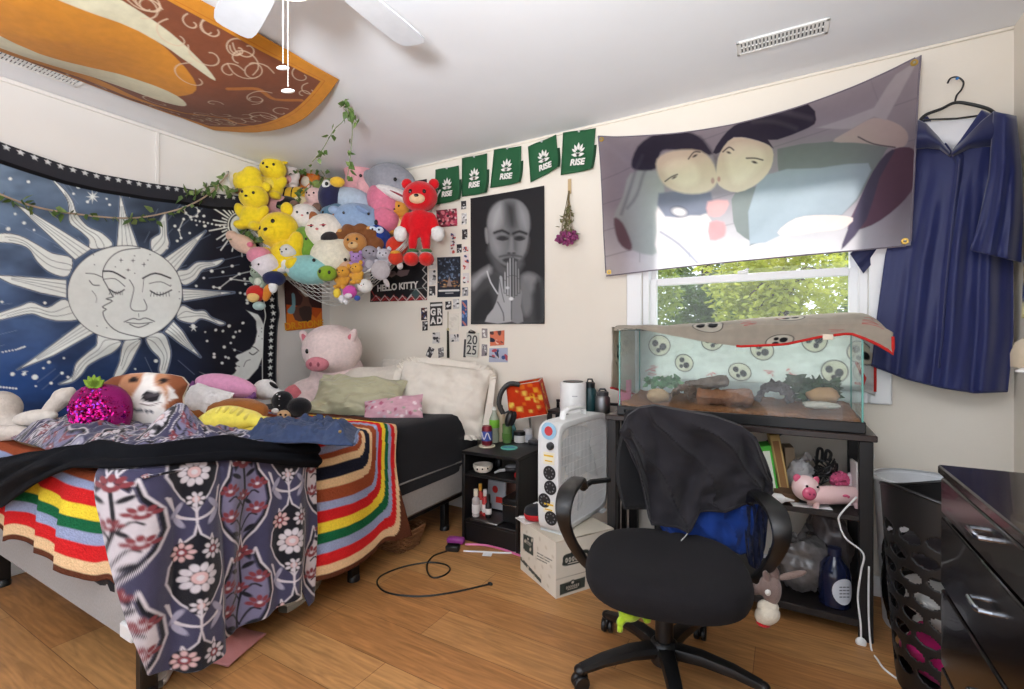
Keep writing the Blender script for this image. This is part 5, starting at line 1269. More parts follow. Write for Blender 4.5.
toy('yellow_plush', 231, 420, 2.22, 76, 'flat yellow ridged soft toy with a frill on the blankets', 'soft toy', [
    ('body', (232, 216, 92), [(0, 0, 0, .42, .16, .26), (-.05, .07, 0, .28, .12, .2), (.42, -.02, .06, .14, .09, .1)]),
    ('frill', (222, 202, 70), [(-.42+.105*i, -.13+.012*(i % 2), .16, .085, .045, .09, (.35 if i % 2 else -.3)) for i in range(9)]), ('ridge', (240, 226, 120), [(-.26+.09*i, .145-.0012*(i-3)**2*8, .1, .02, .05, .1) for i in range(7)])])
toy('white_plush', 268, 392, 2.72, 26, 'white round-headed soft toy with a dark ear leaning on the tapestry', 'soft toy', [('head', (226, 224, 222), [(-.1, .1, 0, .46, .40, .4), (.25, -.05, .1, .3, .24, .26)]), ('ear', (24, 24, 26), [(.32, .28, .2, .07, .2, .12, .9)])])
toy('black_plush', 289, 405, 2.62, 40, 'black dotted soft toy with a tan face in front of the pink pig toy', 'soft toy', [('body', (24, 24, 28), [(-.16, .1, 0, .26, .26, .24), (.28, -.04, .05, .3, .24, .26), (.05, -.12, .0, .3, .2, .22)]), ('muzzle', (196, 160, 120), [(-.02, -.22, .22, .17, .13, .1), (-.1, -.2, .24, .08, .07, .08)]), ('eye', EYE, [(-.05, -.19, .33, .03, .03, .02), (.06, -.2, .31, .03, .03, .02)]),
    ('spots', (222, 222, 222), [(-.32+.09*(i % 5), .02+.11*(i//5)+.04*(i % 2), .2-.06*abs((i % 5)-2), .022, .022, .03) for i in range(13)]), ('patch', (228, 226, 224), [(-.25, -.12, .2, .09, .07, .06)])])
# crumpled denim shorts
U, V = uv(80, 50); P = bilin(tuple(at(238, 440, Z=.775)), tuple(at(352, 446, Z=.775)), tuple(at(356, 428, Z=.775)), tuple(at(262, 424, Z=.775)), U, V)
P[..., 2] += np.clip(np.minimum(np.minimum(U, 1-U)*8, np.minimum(V, 1-V)*6), 0, 1)*(.03+.08*np.abs(fbm(U*6, V*4, 3))+.05*np.abs(fbm(U*14, V*9, 7)))
P[..., 1] += .05*fbm(U*5, V*5, 8)
tp2 = at(340, 440, Z=.80)
multi('denim_shorts', 'crumpled blue denim shorts on the striped crochet blanket', 'clothes', [('denim', sheet(P, None, .006), mat('fabric', (50, 62, 90), vscale=60, var=.2)), ('hem', MB().tube(spline([P[-1, 4], P[-1, 14], P[-1, 26], P[-1, 40]], 4), .006, 6), fab(96, 112, 146)), ('button', MB().ell(tp2+Vector((0, 0, .03)), .006), mat('metal', (180, 150, 100)))])
# ================= CORNER HAMMOCK OF SOFT TOYS =================
TG = 'soft toys in the corner net'
def face_bits(y, z, sp=.12, r=.035, ny=None, nz=None, nose=None):
    out = [('eye', EYE, [(-sp, y, z, r, r*1.1, r*.7)]), ('eye', EYE, [(sp, y, z, r, r*1.1, r*.7)])]
    if nose: out.append(('nose', nose if not isinstance(nose, tuple) else plush(*nose), [(0, ny, nz, r*1.1, r*.8, r*.7)]))
    return out
def bear(c, belly=None, ears=True, muzzle=None, eary=.46):
    sp = [('body', c, [(0, -.22, 0, .27, .28, .24), (-.25, -.12, .08, .11, .18, .11, .5), (.25, -.12, .08, .11, .18, .11, -.5), (-.17, -.44, .14, .13, .10, .17), (.17, -.44, .14, .13, .10, .17)]), ('head', c, [(0, .2, .04, .31, .27, .26), (0, .12, .12, .2, .15, .18)])]
    if ears: sp += [('ear', c, [(-.22, eary, 0, .10, .11, .06)]), ('ear', c, [(.22, eary, 0, .10, .11, .06)])]
    sp += [('muzzle', muzzle or c, [(0, .12, .24, .12, .09, .08)])]+face_bits(.24, .27, .12, .032, .15, .32, (40, 32, 30))
    if belly: sp.append(('belly', belly, [(0, -.22, .13, .17, .18, .13)]))
    return sp
def ball(c, patch=None, ear=None, eyes=True, flat=.9):
    sp = [('body', c, [(0, 0, 0, .46, .46*flat, .4)])]
    if patch: sp.append(('patch', patch, [(.2, -.2, .24, .2, .16, .16)]))
    if ear: sp += [('ear', ear, [(-.3, .34, .02, .13, .15, .08, .6)]), ('ear', ear, [(.3, .34, .02, .13, .15, .08, -.6)])]
    if eyes: sp += face_bits(.06, .385, .14, .035, -.02, .4, (200, 120, 120))
    return sp
YL = (236, 208, 44)
toys = [
 ('plush_duck', 249, 181, 3.72, 34, 'plain yellow soft toy turned away at the top of the net, nearest the tapestry', [('body', YL, [(0, -.06, 0, .44, .36, .36), (.1, .2, .05, .26, .22, .24)]), ('tail', YL, [(-.4, .1, 0, .1, .12, .08)]), ('base', (150, 104, 60), [(0, -.36, .05, .38, .1, .26)])]),
 ('plush_bear', 273, 178, 3.66, 42, 'plain yellow soft bear sitting highest in the net', bear(YL, (240, 216, 90))),
 ('plush_bear', 254, 207, 3.52, 46, 'plain yellow soft bear sitting on the net edge beside the tapestry', bear(YL)),
 ('plush_bear', 284, 243, 3.34, 66, 'large plain yellow soft bear leaning out of the front of the net', bear((238, 206, 40))),
 ('plush_bunny', 290, 175, 3.72, 30, 'white and pink soft toy at the top between the yellow bear and the orange tiger', bear((226, 212, 208), (220, 160, 160))),
 ('plush_tiger', 310, 176, 3.72, 34, 'orange soft tiger at the top of the net', bear((214, 122, 48), (236, 222, 200), muzzle=(238, 226, 206))),
 ('plush_bunny', 273, 199, 3.62, 34, 'dusty pink soft toy between the two upper yellow bears', bear((208, 158, 158))),
 ('plush_bee', 296, 199, 3.58, 38, 'black and yellow striped bee soft toy', [('body', (230, 186, 52), [(0, 0, 0, .46, .32, .32)]), ('stripe', (28, 26, 26), [(-.2, 0, 0, .055, .315, .315)]), ('stripe', (28, 26, 26), [(0, 0, 0, .06, .335, .335)]), ('stripe', (28, 26, 26), [(.2, 0, 0, .055, .315, .315)]), ('face', (236, 220, 180), [(.2, -.12, .24, .18, .14, .12)])]),
 ('plush_dog', 289, 212, 3.5, 40, 'black soft dog with tan muzzle behind the large yellow bear', [('body', (28, 27, 29), [(-.05, .05, 0, .40, .34, .3), (.3, -.1, .1, .2, .2, .2)]), ('ear', (24, 23, 25), [(-.35, .15, .1, .12, .22, .1, .3)]), ('muzzle', (176, 124, 74), [(.24, -.22, .22, .16, .13, .14)])]+face_bits(-.12, .36, .05, .03)),
 ('plush_cow', 305, 218, 3.42, 34, 'white soft cow with dark ears beside the black dog', ball((226, 220, 214), None, (120, 92, 80))),
 ('plush_bunny', 315, 203, 3.52, 32, 'pale pink soft bunny lying above the white cow', bear((224, 188, 184))),
 ('plush_bear', 321, 181, 3.78, 26, 'beige soft bear half hidden in the ivy at the top', bear((214, 186, 160))),
 ('plush_frog', 325, 196, 3.66, 34, 'speckled green soft toy below the hanging ivy', [('body', (142, 162, 86), [(0, 0, 0, .44, .42, .36), (-.2, .3, .1, .16, .16, .14), (.2, .3, .1, .16, .16, .14)]), ('spot', (186, 196, 130), [(-.1, .0, .36, .08, .07, .04), (.18, -.14, .32, .07, .06, .04), (.14, .16, .33, .06, .06, .04)])]),
 ('plush_bear', 336, 180, 3.8, 28, 'brown and white soft toy at the top beside the ivy', bear((150, 110, 92), (226, 214, 204))),
 ('plush_bird', 349, 200, 3.52, 58, 'navy and pale blue soft bird with a yellow beak', [('body', (176, 190, 206), [(.08, -.03, 0, .42, .24, .26, -.2), (.32, -.08, .0, .2, .16, .18)]), ('head', (44, 44, 74), [(-.28, .0, .1, .2, .27, .24)]), ('eye_white', (230, 230, 230), [(-.30, .14, .28, .075, .085, .06)]), ('eye', EYE, [(-.28, .14, .335, .03, .035, .02)]), ('beak', (238, 190, 60), [(-.12, .2, .3, .12, .085, .1, .1)])]),
 ('plush_octopus', 336, 218, 3.48, 36, 'teal blue round soft toy below the navy bird', ball((86, 124, 148), None, None)),
 ('plush_whale', 360, 221, 3.40, 58, 'light blue soft whale lying in the middle of the net', [('body', (142, 166, 198), [(0, 0, 0, .46, .30, .32, -.18), (.36, -.08, 0, .18, .15, .2)]), ('fin', (128, 152, 188), [(.1, .12, .28, .14, .05, .08, -.5)]), ('fin', (150, 172, 202), [(-.4, .14, .12, .1, .07, .08)])]+face_bits(.05, .32, .2, .022)),
 ('plush_cat', 326, 232, 3.36, 44, 'cream soft cat with brown ears and a dark patch', ball((230, 222, 210), (48, 44, 46), (156, 96, 60))+[('glasses', (190, 80, 90), [(-.14, .06, .41, .085, .012, .01), (.14, .06, .41, .085, .012, .01)])]),
 ('plush_pickle', 308, 246, 3.38, 44, 'plain green egg-shaped soft toy', [('body', (112, 152, 58), [(0, 0, 0, .34, .46, .34, .4)])]+face_bits(.1, .32, .1, .03)),
 ('plush_seal', 333, 258, 3.32, 48, 'plain cream soft seal at the bottom of the net', [('body', (222, 216, 196), [(0, 0, 0, .46, .44, .38), (.2, .2, .05, .24, .2, .2)])]+face_bits(-.1, .37, .3, .035)),
 ('plush_turtle', 310, 270, 3.28, 56, 'pale teal soft turtle with a green head at the lower rim', [('shell', (140, 192, 190), [(0, 0, 0, .45, .27, .3, -.12), (-.2, .06, 0, .26, .2, .26)]), ('head', (132, 164, 44), [(.42, -.10, .16, .17, .14, .14)]), ('eye', EYE, [(.36, -.08, .29, .025, .035, .02)]), ('eye', EYE, [(.52, -.1, .27, .025, .035, .02)])]),
 ('plush_lion', 357, 245, 3.32, 48, 'brown soft lion with a shaggy mane', [('mane', (122, 76, 44), [(.4*math.cos(k*.63), .34*math.sin(k*.63), -.02, .17, .15, .18) for k in range(10)]+[(0, 0, -.06, .36, .32, .22)]), ('head', (190, 134, 74), [(0, .02, .12, .24, .21, .18)]), ('ear', (206, 150, 80), [(-.3, .28, .08, .07, .07, .05)]), ('ear', (206, 150, 80), [(.3, .28, .08, .07, .07, .05)]), ('muzzle', (214, 176, 124), [(0, -.06, .28, .1, .075, .06)])]+face_bits(.06, .29, .09, .025, -.03, .35, (60, 36, 26))),
 ('plush_penguin', 377, 238, 3.36, 34, 'small royal blue soft penguin', [('body', (34, 62, 140), [(0, -.02, 0, .34, .46, .3), (-.32, .05, 0, .08, .2, .1, -.3), (.32, .05, 0, .08, .2, .1, .3)]), ('eye_patch', (200, 214, 232), [(-.1, .18, .27, .12, .10, .06)]), ('eye_patch', (200, 214, 232), [(.1, .18, .27, .12, .10, .06)]), ('belly', (226, 190, 130), [(0, -.18, .2, .2, .22, .13)])]+face_bits(.18, .335, .09, .03)),
 ('plush_pig', 364, 184, 3.66, 52, 'pink soft pig highest in the net beside the grey shark', [('body', (222, 162, 168), [(0, -.02, 0, .36, .36, .3), (-.1, .22, .05, .3, .24, .26), (-.36, -.2, .08, .14, .14, .14), (.34, -.2, .1, .14, .14, .14)]), ('ear', (214, 146, 154), [(-.34, .34, .06, .09, .1, .05)]), ('ear', (214, 146, 154), [(.16, .44, .06, .09, .09, .05)]), ('muzzle', (226, 170, 174), [(.08, -.12, .28, .2, .2, .14)])]+[('eye', EYE, [(-.06, .04, .34, .03, .03, .02)]), ('eye', EYE, [(.2, -.08, .36, .03, .03, .02)])]),
 ('plush_shark', 393, 187, 3.56, 58, 'grey soft shark with a white open mouth at the top of the net', [('body', (148, 148, 156), [(-.02, .08, 0, .44, .32, .3, -.35), (.26, -.14, .05, .24, .18, .2, -.5), (-.36, .16, 0, .12, .2, .1, .6)]), ('belly', (224, 218, 216), [(.12, -.2, .2, .40, .10, .13, -.45)]), ('mouth', (150, 60, 76), [(.2, -.25, .28, .26, .022, .07, -.5)]), ('eye', EYE, [(.13, .02, .31, .03, .035, .02)])]),
 ('plush_flamingo', 384, 210, 3.46, 54, 'rose pink long soft toy curled under the grey shark', [('body', (216, 122, 148), [(-.04, .2, 0, .28, .32, .26, .3), (.05, -.02, .04, .30, .26, .26)]), ('head', (212, 116, 142), [(.04, -.24, .14, .33, .24, .24), (.18, -.12, .24, .2, .08, .12, -.4)]), ('eye', EYE, [(-.12, -.28, .36, .035, .05, .02)]), ('eye', EYE, [(.04, -.32, .38, .035, .05, .02)])]),
 ('plush_fox', 400, 217, 3.44, 34, 'orange yellow soft toy squeezed beside the red plush', bear((220, 152, 64), (238, 214, 160))),
 ('plush_ball', 397, 246, 3.36, 24, 'red round soft toy under the rose pink one', ball((206, 60, 40), None, None, False)),
 ('plush_elephant', 370, 259, 3.30, 28, 'small grey soft elephant hooked on the net rim', bear((150, 146, 156), (178, 174, 182))),
 ('plush_bunny', 384, 260, 3.3, 24, 'small silver bunny keychain toy on the net rim', bear((190, 188, 196))),
 ('plush_dog', 346, 266, 3.27, 24, 'small tan dog keychain toy lying on the net rim', [('body', (206, 166, 136), [(0, 0, 0, .46, .22, .24), (-.36, .08, .1, .22, .2, .2)]), ('nose', EYE, [(-.52, .04, .2, .06, .06, .06)])]),
 ('plush_dragon', 357, 262, 3.26, 20, 'small lilac keychain toy on the net rim', bear((166, 130, 186))),
 ('plush_bunny', 243, 244, 3.30, 34, 'beige pink soft toy hanging over the small printed sun of the tapestry', [('body', (218, 184, 164), [(0, 0, 0, .42, .26, .24, -.5), (-.3, .24, .05, .18, .16, .16)]), ('ear', (200, 150, 132), [(-.42, .34, .06, .07, .13, .05, .4)]), ('cheek', (216, 120, 140), [(.3, -.06, .16, .09, .08, .08)])]),
 ('plush_cupcake', 264, 263, 3.26, 36, 'pink and white fluffy soft toy hanging at the tapestry side of the net', [('body', (226, 218, 222), [(.06, -.08, 0, .40, .36, .34)]), ('cap', (220, 140, 160), [(-.08, .2, .08, .34, .24, .28)])]+face_bits(-.1, .34, .13, .03)),
 ('plush_frog', 259, 277, 3.24, 24, 'small grey green soft frog hanging below the pink and white toy', bear((150, 164, 146), (206, 212, 196))),
 ('plush_penguin', 274, 281, 3.23, 26, 'small navy and white soft toy hanging below the pink and white toy', [('body', (36, 40, 76), [(0, .1, 0, .42, .3, .3)]), ('face', (228, 228, 228), [(0, -.22, .08, .17, .26, .14)])]),
 ('plush_parrot', 258, 296, 3.22, 28, 'small red and yellow soft toy lowest on the tapestry side of the net', [('body', (196, 48, 42), [(-.06, .1, 0, .34, .3, .28)]), ('belly', (228, 190, 120), [(-.06, -.06, .2, .22, .18, .12)]), ('wing', (206, 130, 50), [(.34, .1, 0, .16, .32, .12, -.3)]), ('base', (176, 200, 196), [(.06, -.36, .05, .22, .16, .18)])]),
 ('plush_lamb', 289, 258, 3.27, 30, 'small white and grey soft toy beside the large yellow bear', bear((206, 204, 200), (226, 224, 220))),
 ('plush_bear', 343, 277, 3.24, 24, 'small golden keychain bear on the lower net rim', bear((206, 148, 56))), 
 ('plush_bear', 357, 273, 3.24, 22, 'smaller golden keychain bear nearest the red-edged black poster', bear((212, 156, 60))),
 ('plush_chick', 337, 293, 3.22, 11, 'tiny yellow charm dangling lowest below the net', [('body', (236, 206, 70), [(0, 0, 0, .36, .46, .3)])]),
 ('plush_unicorn', 349, 294, 3.22, 20, 'magenta and white charm dangling below the net', [('body', (206, 84, 168), [(.05, .1, 0, .36, .34, .3)]), ('muzzle', (232, 224, 230), [(.05, -.12, .24, .2, .14, .12)]), ('tail', (60, 84, 160), [(.4, -.24, 0, .16, .14, .12)]), ('foot', (232, 230, 232), [(-.4, -.2, 0, .16, .2, .12), (-.2, -.36, 0, .12, .16, .1)])]),
 ('plush_ghost', 365, 286, 3.24, 17, 'small white charm hanging on a chain below the net', ball((228, 226, 220), None, None, True)),
 ('plush_fish', 381, 273, 3.2, 28, 'grey fish charm hanging over the red-edged black poster', [('body', (176, 168, 170), [(0, .1, 0, .34, .36, .12)]), ('tail', (186, 178, 178), [(.16, -.36, 0, .09, .18, .05, .4)])]),
 ('plush_strawberry', 396, 259, 3.28, 20, 'red and orange charm hanging beside the red plush feet', [('body', (208, 62, 42), [(0, .05, 0, .38, .36, .3)]), ('cap', (226, 160, 60), [(0, .3, .08, .26, .12, .22)]), ('tip', (216, 206, 204), [(.16, -.34, 0, .16, .2, .12)])]),
]
def dmax(px):
    l = (px-CX)/F
    return min(-XL/(SN-l*CS) if SN-l*CS > .05 else 9, YB/(CS+l*SN))
for k, (nm, px, py, D, sz, lb, spec) in enumerate(toys):
    D = min(D, dmax(px)-.36*sz*D/F)
    toy(nm, px, py, D, sz, lb, 'soft toy', spec, yaw=random.uniform(-.3, .3), roll=random.uniform(-.12, .12) if sz < 60 else .35, group=TG)
# plain red plush hanging at the end of the net
RD = (206, 24, 34)
toy('red_plush', 420, 223, 3.2, 79, 'red soft bear with white mitts hanging at the end of the net', 'soft toy', [
    ('body', RD, [(0, .0, .02, .16, .18, .13), (-.19, -.02, .03, .055, .17, .06, -.28), (.19, -.02, .03, .055, .17, .06, .28), (-.085, -.24, .03, .06, .16, .065), (.085, -.24, .03, .06, .16, .065)]),
    ('head', RD, [(0, .33, 0, .225, .20, .19), (0, .27, .07, .19, .14, .15)]), ('ear', RD, [(-.17, .50, -.02, .07, .07, .05)]), ('ear', RD, [(.17, .50, -.02, .07, .07, .05)]),
    ('muzzle', (226, 188, 150), [(0, .255, .18, .10, .065, .06)]), ('nose', EYE, [(0, .28, .235, .03, .022, .02)]), ('eye', EYE, [(-.085, .345, .18, .024, .03, .018)]), ('eye', EYE, [(.085, .345, .18, .024, .03, .018)]),
    ('mitt', (226, 224, 222), [(-.235, -.15, .05, .085, .10, .08), (-.19, -.12, .08, .035, .045, .04)]), ('mitt', (226, 224, 222), [(.235, -.15, .05, .085, .10, .08), (.19, -.12, .08, .035, .045, .04)]),
    ('cuff', (70, 120, 70), [(-.085, -.36, .03, .075, .03, .075)]), ('cuff', (70, 120, 70), [(.085, -.36, .03, .075, .03, .075)]), ('cuff', (190, 188, 186), [(-.085, -.395, .03, .08, .022, .08)]), ('cuff', (190, 188, 186), [(.085, -.395, .03, .08, .022, .08)]),
    ('foot', (214, 42, 36), [(-.095, -.47, .08, .095, .085, .13)]), ('foot', (214, 42, 36), [(.095, -.47, .08, .095, .085, .13)])], group=TG)
# net: wires over the lower front of the pile, anchored on both walls
nb_ = MB(); cols = []
def netp(u, v):     # u along the span, v from the rim (0) down under the pile (1)
    t = u*2-1; a = at(232+205*u, 0, D=3.30+.34*abs(t)**2)
    rim = 236+(46*(1-abs(t)**2.2))-(34*u if u > .5 else 34*(1-u))*abs(t)
    low = rim+24*(1-abs(t)**1.6)*v
    d = (3.24+.16*abs(t)**2)+.55*max(0, v-.55)**1.2
    return at(232+205*u, low, D=d)
NU, NV = 34, 12
G = [[netp(i/NU, j/NV) for j in range(NV+1)] for i in range(NU+1)]
for i in range(NU):
    for j in range(NV):
        if (i+j) % 2 == 0:
            nb_.cyl(G[i][j], G[i+1][j+1], .0017, 4)
        else: nb_.cyl(G[i+1][j], G[i][j+1], .0017, 4)
ML = at(226, 172, X=XL+.02); MR = at(440, 190, Y=YB-.02)
rimp = [ML, at(238, 206, D=3.34)]+[G[i][0] for i in range(2, NU-1, 2)]+[at(428, 214, D=3.3), MR]
rim = MB().tube(spline(rimp, 4), .006, 6)
bot = MB().tube(spline([G[i][NV] for i in range(NU+1)], 2), .003, 5)
hooks = [('hook', MB().tube([p, p+d*.03, p+d*.035+Vector((0, 0, -.012)), p+d*.02+Vector((0, 0, -.016))], .003, 6), CHROME) for p, d in ((ML, Vector((1, 0, 0))), (MR, Vector((0, -1, 0))))]
NETM = fab(222, 220, 214)
multi('toy_hammock', 'white cord net hammock slung across the wall corner under the soft toys', 'net', [('netting', nb_, NETM), ('rim_cord', rim, NETM), ('lower_cord', bot, NETM)]+hooks)

# ================= IVY =================
def leaf_at(mb, p, s, rnd, droop=.4):
    d = Vector((rnd.gauss(0, 1), rnd.gauss(0, .6), rnd.gauss(-droop, .5))).normalized(); n = Vector((rnd.gauss(0, .5), -1, rnd.gauss(.2, .5))); x = d.cross(n).normalized(); n = x.cross(d)
    o = [p, p+d*s*.35+x*s*.42-n*s*.06, p+d*s*.8+x*s*.26-n*s*.1, p+d*s*1.25-n*s*.14, p+d*s*.8-x*s*.26-n*s*.1, p+d*s*.35-x*s*.42-n*s*.06, p+d*s*.6+n*s*.05]
    mb.add(o, [(0, 1, 6), (1, 2, 6), (2, 3, 6), (3, 4, 6), (4, 5, 6), (5, 0, 6)])
LEAF1 = mat('leaf', (74, 100, 44), var=.4); LEAF2 = mat('leaf', (112, 134, 74), var=.3); STEM = mat('leaf', (110, 126, 80))
def ivy(name, strands, n, s, label, cat='ivy garland', seed=1, cord=None, base=None, cr=.002):
    rnd = random.Random(seed); st = MB(); l1 = MB(); l2 = MB()
    for S in strands:
        P = spline(S, 8); st.tube(P, cr, 6)
        for k in range(n):
            p = P[min(len(P)-1, int(rnd.random()*len(P)))]; leaf_at(l1 if rnd.random() < .7 else l2, p+Vector((rnd.gauss(0, .012), rnd.gauss(-.008, .01), rnd.gauss(0, .012))), s*rnd.uniform(.7, 1.2), rnd)
    return multi(name, label, cat, [('stem' if cord is None else 'cord', st, cord or STEM), ('leaves', l1, LEAF1), ('leaves', l2, LEAF2, 'paler green leaves')])
hk = at(346, 99, Z=ZC-.004)
ivy('hanging_ivy', [[hk, hk+Vector((-.01, 0, -.10)), at(334, 130, D=2.56), at(322, 150, D=2.6), at(312, 162, D=2.64)], [hk, at(352, 122, D=2.52), at(351, 150, D=2.52), at(347, 180, D=2.54)], [hk, at(352, 112, D=2.5), at(357, 122, D=2.48)]], 15, .036, 'artificial ivy strands hanging from the ceiling above the soft toys', 'ivy', 3)
gp = [at(a, b, X=XL+.075) for a, b in ((-40, 176), (0, 194), (20, 202), (45, 209), (80, 214.5), (120, 218), (150, 216), (185, 207), (210, 193), (228, 174))]
ivy('ivy_garland', [gp], 62, .04, 'ivy garland on a beige cord strung along the tapestry wall', 'garland', 8, cord=fab(172, 152, 132), cr=.005)
ivy('ivy_garland', [[at(230, 240, D=3.25), at(262, 226, D=3.3), at(290, 205, D=3.38), at(312, 185, D=3.5)], [at(226, 182, D=3.45), at(245, 228, D=3.3), at(258, 240, D=3.27)], [at(290, 172, D=3.55), at(318, 168, D=3.6), at(330, 190, D=3.5)]], 34, .042, 'ivy strands woven between the yellow soft toys', 'ivy', 5)
ivy('ivy_garland', [[at(185, 196, X=XL+.06), at(212, 186, X=XL+.08), at(236, 190, X=XL+.1)]], 30, .045, 'leafy ivy tuft over the top corner of the tapestry', 'ivy', 6)
# ================= BLANKET OVER THE TERRARIUM =================
GB = (200, 191, 177)
nu, nv = 300, 190
xs = np.linspace(-.722, .352, nu)
zf_ = np.interp(xs, [-.72, -.60, -.5, -.3, -.17, 0, .12, .22, .30, .352], [1.205, 1.212, 1.19, 1.150, 1.132, 1.142, 1.172, 1.186, 1.150, 1.142])
v = np.linspace(0, 1, nv)
X = np.repeat(xs[:, None], nv, 1); Vv = np.repeat(v[None], nu, 0)
top_z = 1.252+.022*np.sin(X*5+1)+.02*fbm(X*4, X*0, 3)
zb_ = np.interp(xs, [-.72, -.3, 0, .2, .3, .352], [.93, .95, .94, .92, .93, .94])[:, None]
s1, s2 = .16, .66
fl = Vv < s1; tpm = (Vv >= s1) & (Vv < s2)
f = Vv/s1; g = (Vv-s1)/(s2-s1); h = (Vv-s2)/(1-s2)
Yf0 = KY0-.02
Yb_ = np.where(fl, Yf0-.006+.010*fbm(X*9, Vv*6, 5), np.where(tpm, Yf0+g*(KY1+.012-Yf0), KY1+.012+.028*np.abs(fbm(X*6+Vv*4, Vv*9-X*2, 7))-.02*h*np.abs(np.sin(X*9+h*5+3*fbm(X*3, h*2, 4)))*0))
Zb_ = np.where(fl, zf_[:, None]+(1.222-zf_[:, None])*f, np.where(tpm, 1.222+(top_z-1.222)*np.sin(np.clip(g, 0, 1)*PI)**.45+.03*g*0+.012*fbm(X*7, g*4, 2), 1.222+(zb_-1.222)*h))
Zb_ = np.where(fl, np.maximum(np.minimum(Zb_, 1.222), zf_[:, None]), Zb_)
dr = np.clip((X-.27)/.085, 0, 1)**2; Zb_ = Zb_-dr*.075*np.where(tpm, 1, .5)
A3 = np.stack([X, Yb_, Zb_], -1)
Sx = X; Sv = Vv*.78
a = Art(Sx, Sv, GB, .003)
hh = np.clip((Sv.ravel()/.78-s2)/.02, 0, 1)[:, None]; a.c = a.c*(1-hh)+np.array(lin((226, 226, 224)))*hh
rnd = random.Random(22)
ov = [(-.66, .02, .045, .05, .2), (-.30, .13, .062, .05, -.3), (-.02, .02, .05, .04, .4), (.02, .19, .05, .04, .3), (.30, .62, .05, .045, .2), (.22, .35, .05, .045, 0), (-.56, .22, .05, .06, .5), (-.12, .30, .05, .05, 1), (-.42, .37, .05, .05, .3), (-.6, .60, .055, .05, .1), (-.33, .58, .05, .045, -.2), (-.1, .62, .05, .045, .5), (.12, .57, .05, .05, -.4), (-.47, .69, .045, .04, .6), (-.2, .73, .05, .04, .2), (.2, .70, .05, .045, 0)]
for x, y, rx, ry, r in ov:
    a.ell(x, y, rx+.004, ry+.004, (34, 32, 34), r); a.ell(x, y, rx, ry, (226, 221, 208), r)
    for dx, dy, q in ((-.42, -.2, .3), (.35, .1, .34), (-.05, .5, .22)):
        c_, n_ = math.cos(r), math.sin(r); a.ell(x+(dx*c_-dy*n_)*rx, y+(dx*n_+dy*c_)*ry, q*rx, q*ry*1.1, (44, 44, 46), r+.6)
for k in range(16):
    x, y = rnd.uniform(-.68, .32), rnd.uniform(.02, .76)
    for q in range(4): a.line([(x+rnd.uniform(-.02, .02), y+q*.008), (x+rnd.uniform(.0, .045), y+q*.008+rnd.uniform(-.012, .012))], .004, (206, 92, 92), .8)
BM = mat('fabric', None, bump=.35, bscale=260, translucent=.55, sheen=.2)
hemA = MB().tube(A3[150::6, 0].tolist()+A3[-1, ::8].tolist(), .006, 6)
ls = np.stack([np.full((20, 20), KX0-.036)+.02*fbm(*np.meshgrid(np.linspace(0, 2, 20), np.linspace(0, 2, 20), indexing='ij'), 5), np.repeat(np.linspace(KY0-.012, KY1+.012, 20)[:, None], 20, 1), 1.225-np.linspace(0, 1, 20)[None]*np.linspace(.30, .37, 20)[:, None]], -1)
b = Art(ls[..., 1]-KY0, ls[..., 2], GB, .006); b.ell(.08, 1.08, .05, .05, (34, 32, 34)); b.ell(.08, 1.08, .044, .044, (226, 221, 208)); b.ell(.07, 1.09, .015, .02, (44, 44, 46)); b.ell(.1, 1.07, .014, .016, (44, 44, 46))
side = sheet(ls, b.c, .004)
multi('terrarium_blanket', 'grey fleece blanket with white ovals and red hem draped over the terrarium', 'blanket', [('fleece', sheet(A3, a.c, .004), BM), ('side_drape', side, BM), ('hem', hemA, fab(190, 44, 40), [('tag', MB().box(Vector(A3[242, 0])+Vector((0, -.006, -.004)), (.035, .004, .022), .001), paper(222, 210, 190))]),
    ('hem', MB().tube(ls[:, -1].tolist(), .006, 6), fab(190, 44, 40)), ('hem', MB().tube([(KX1+.02, KY1+.02, 1.06), (KX1+.05, KY1, .985), (KX1+.04, KY1-.03, .96), (KX1+.015, KY1-.01, .965)], .008, 6), fab(190, 44, 40))])
# things in the terrarium
zt = lambda x, y, Y: at(600+x/3.413, 310+y/3.413, Y=Y)
def rock(name, x, y, Y, r, rgb, label, cat, seed):
    U, V = uv(28, 18); th = U*2*PI; ph = V*PI
    d = np.stack([np.cos(th)*np.sin(ph), np.sin(th)*np.sin(ph), np.cos(ph)], -1)
    k = 1+.5*fbm(np.cos(th)*np.sin(ph)*2.6+5, np.sin(th)*np.sin(ph)*2+np.cos(ph)*1.7, seed)
    k = np.where((V < .001) | (V > .999), 1, k); k[-1] = k[0]
    c = zt(x, y, Y); P = d*k[..., None]*np.array(r)+np.array(c)
    return solo(name, MB().grid(P), mat('knit', rgb, vscale=60, var=.2, bump=.4), label, cat, angle=60)
rock('rock', 200, 292, 2.42, (.055, .04, .034), (184, 152, 116), 'tan rock at the plain end of the terrarium under the small fern', 'rock', 3)
rock('rock', 760, 292, 2.46, (.06, .05, .036), (180, 140, 100), 'tan rock in front of the dark leafy plant in the terrarium', 'rock', 7)
rock('water_stone', 752, 325, 2.36, (.07, .035, .016), (186, 178, 168), 'flat pale stone lying on the terrarium soil', 'stone', 9)
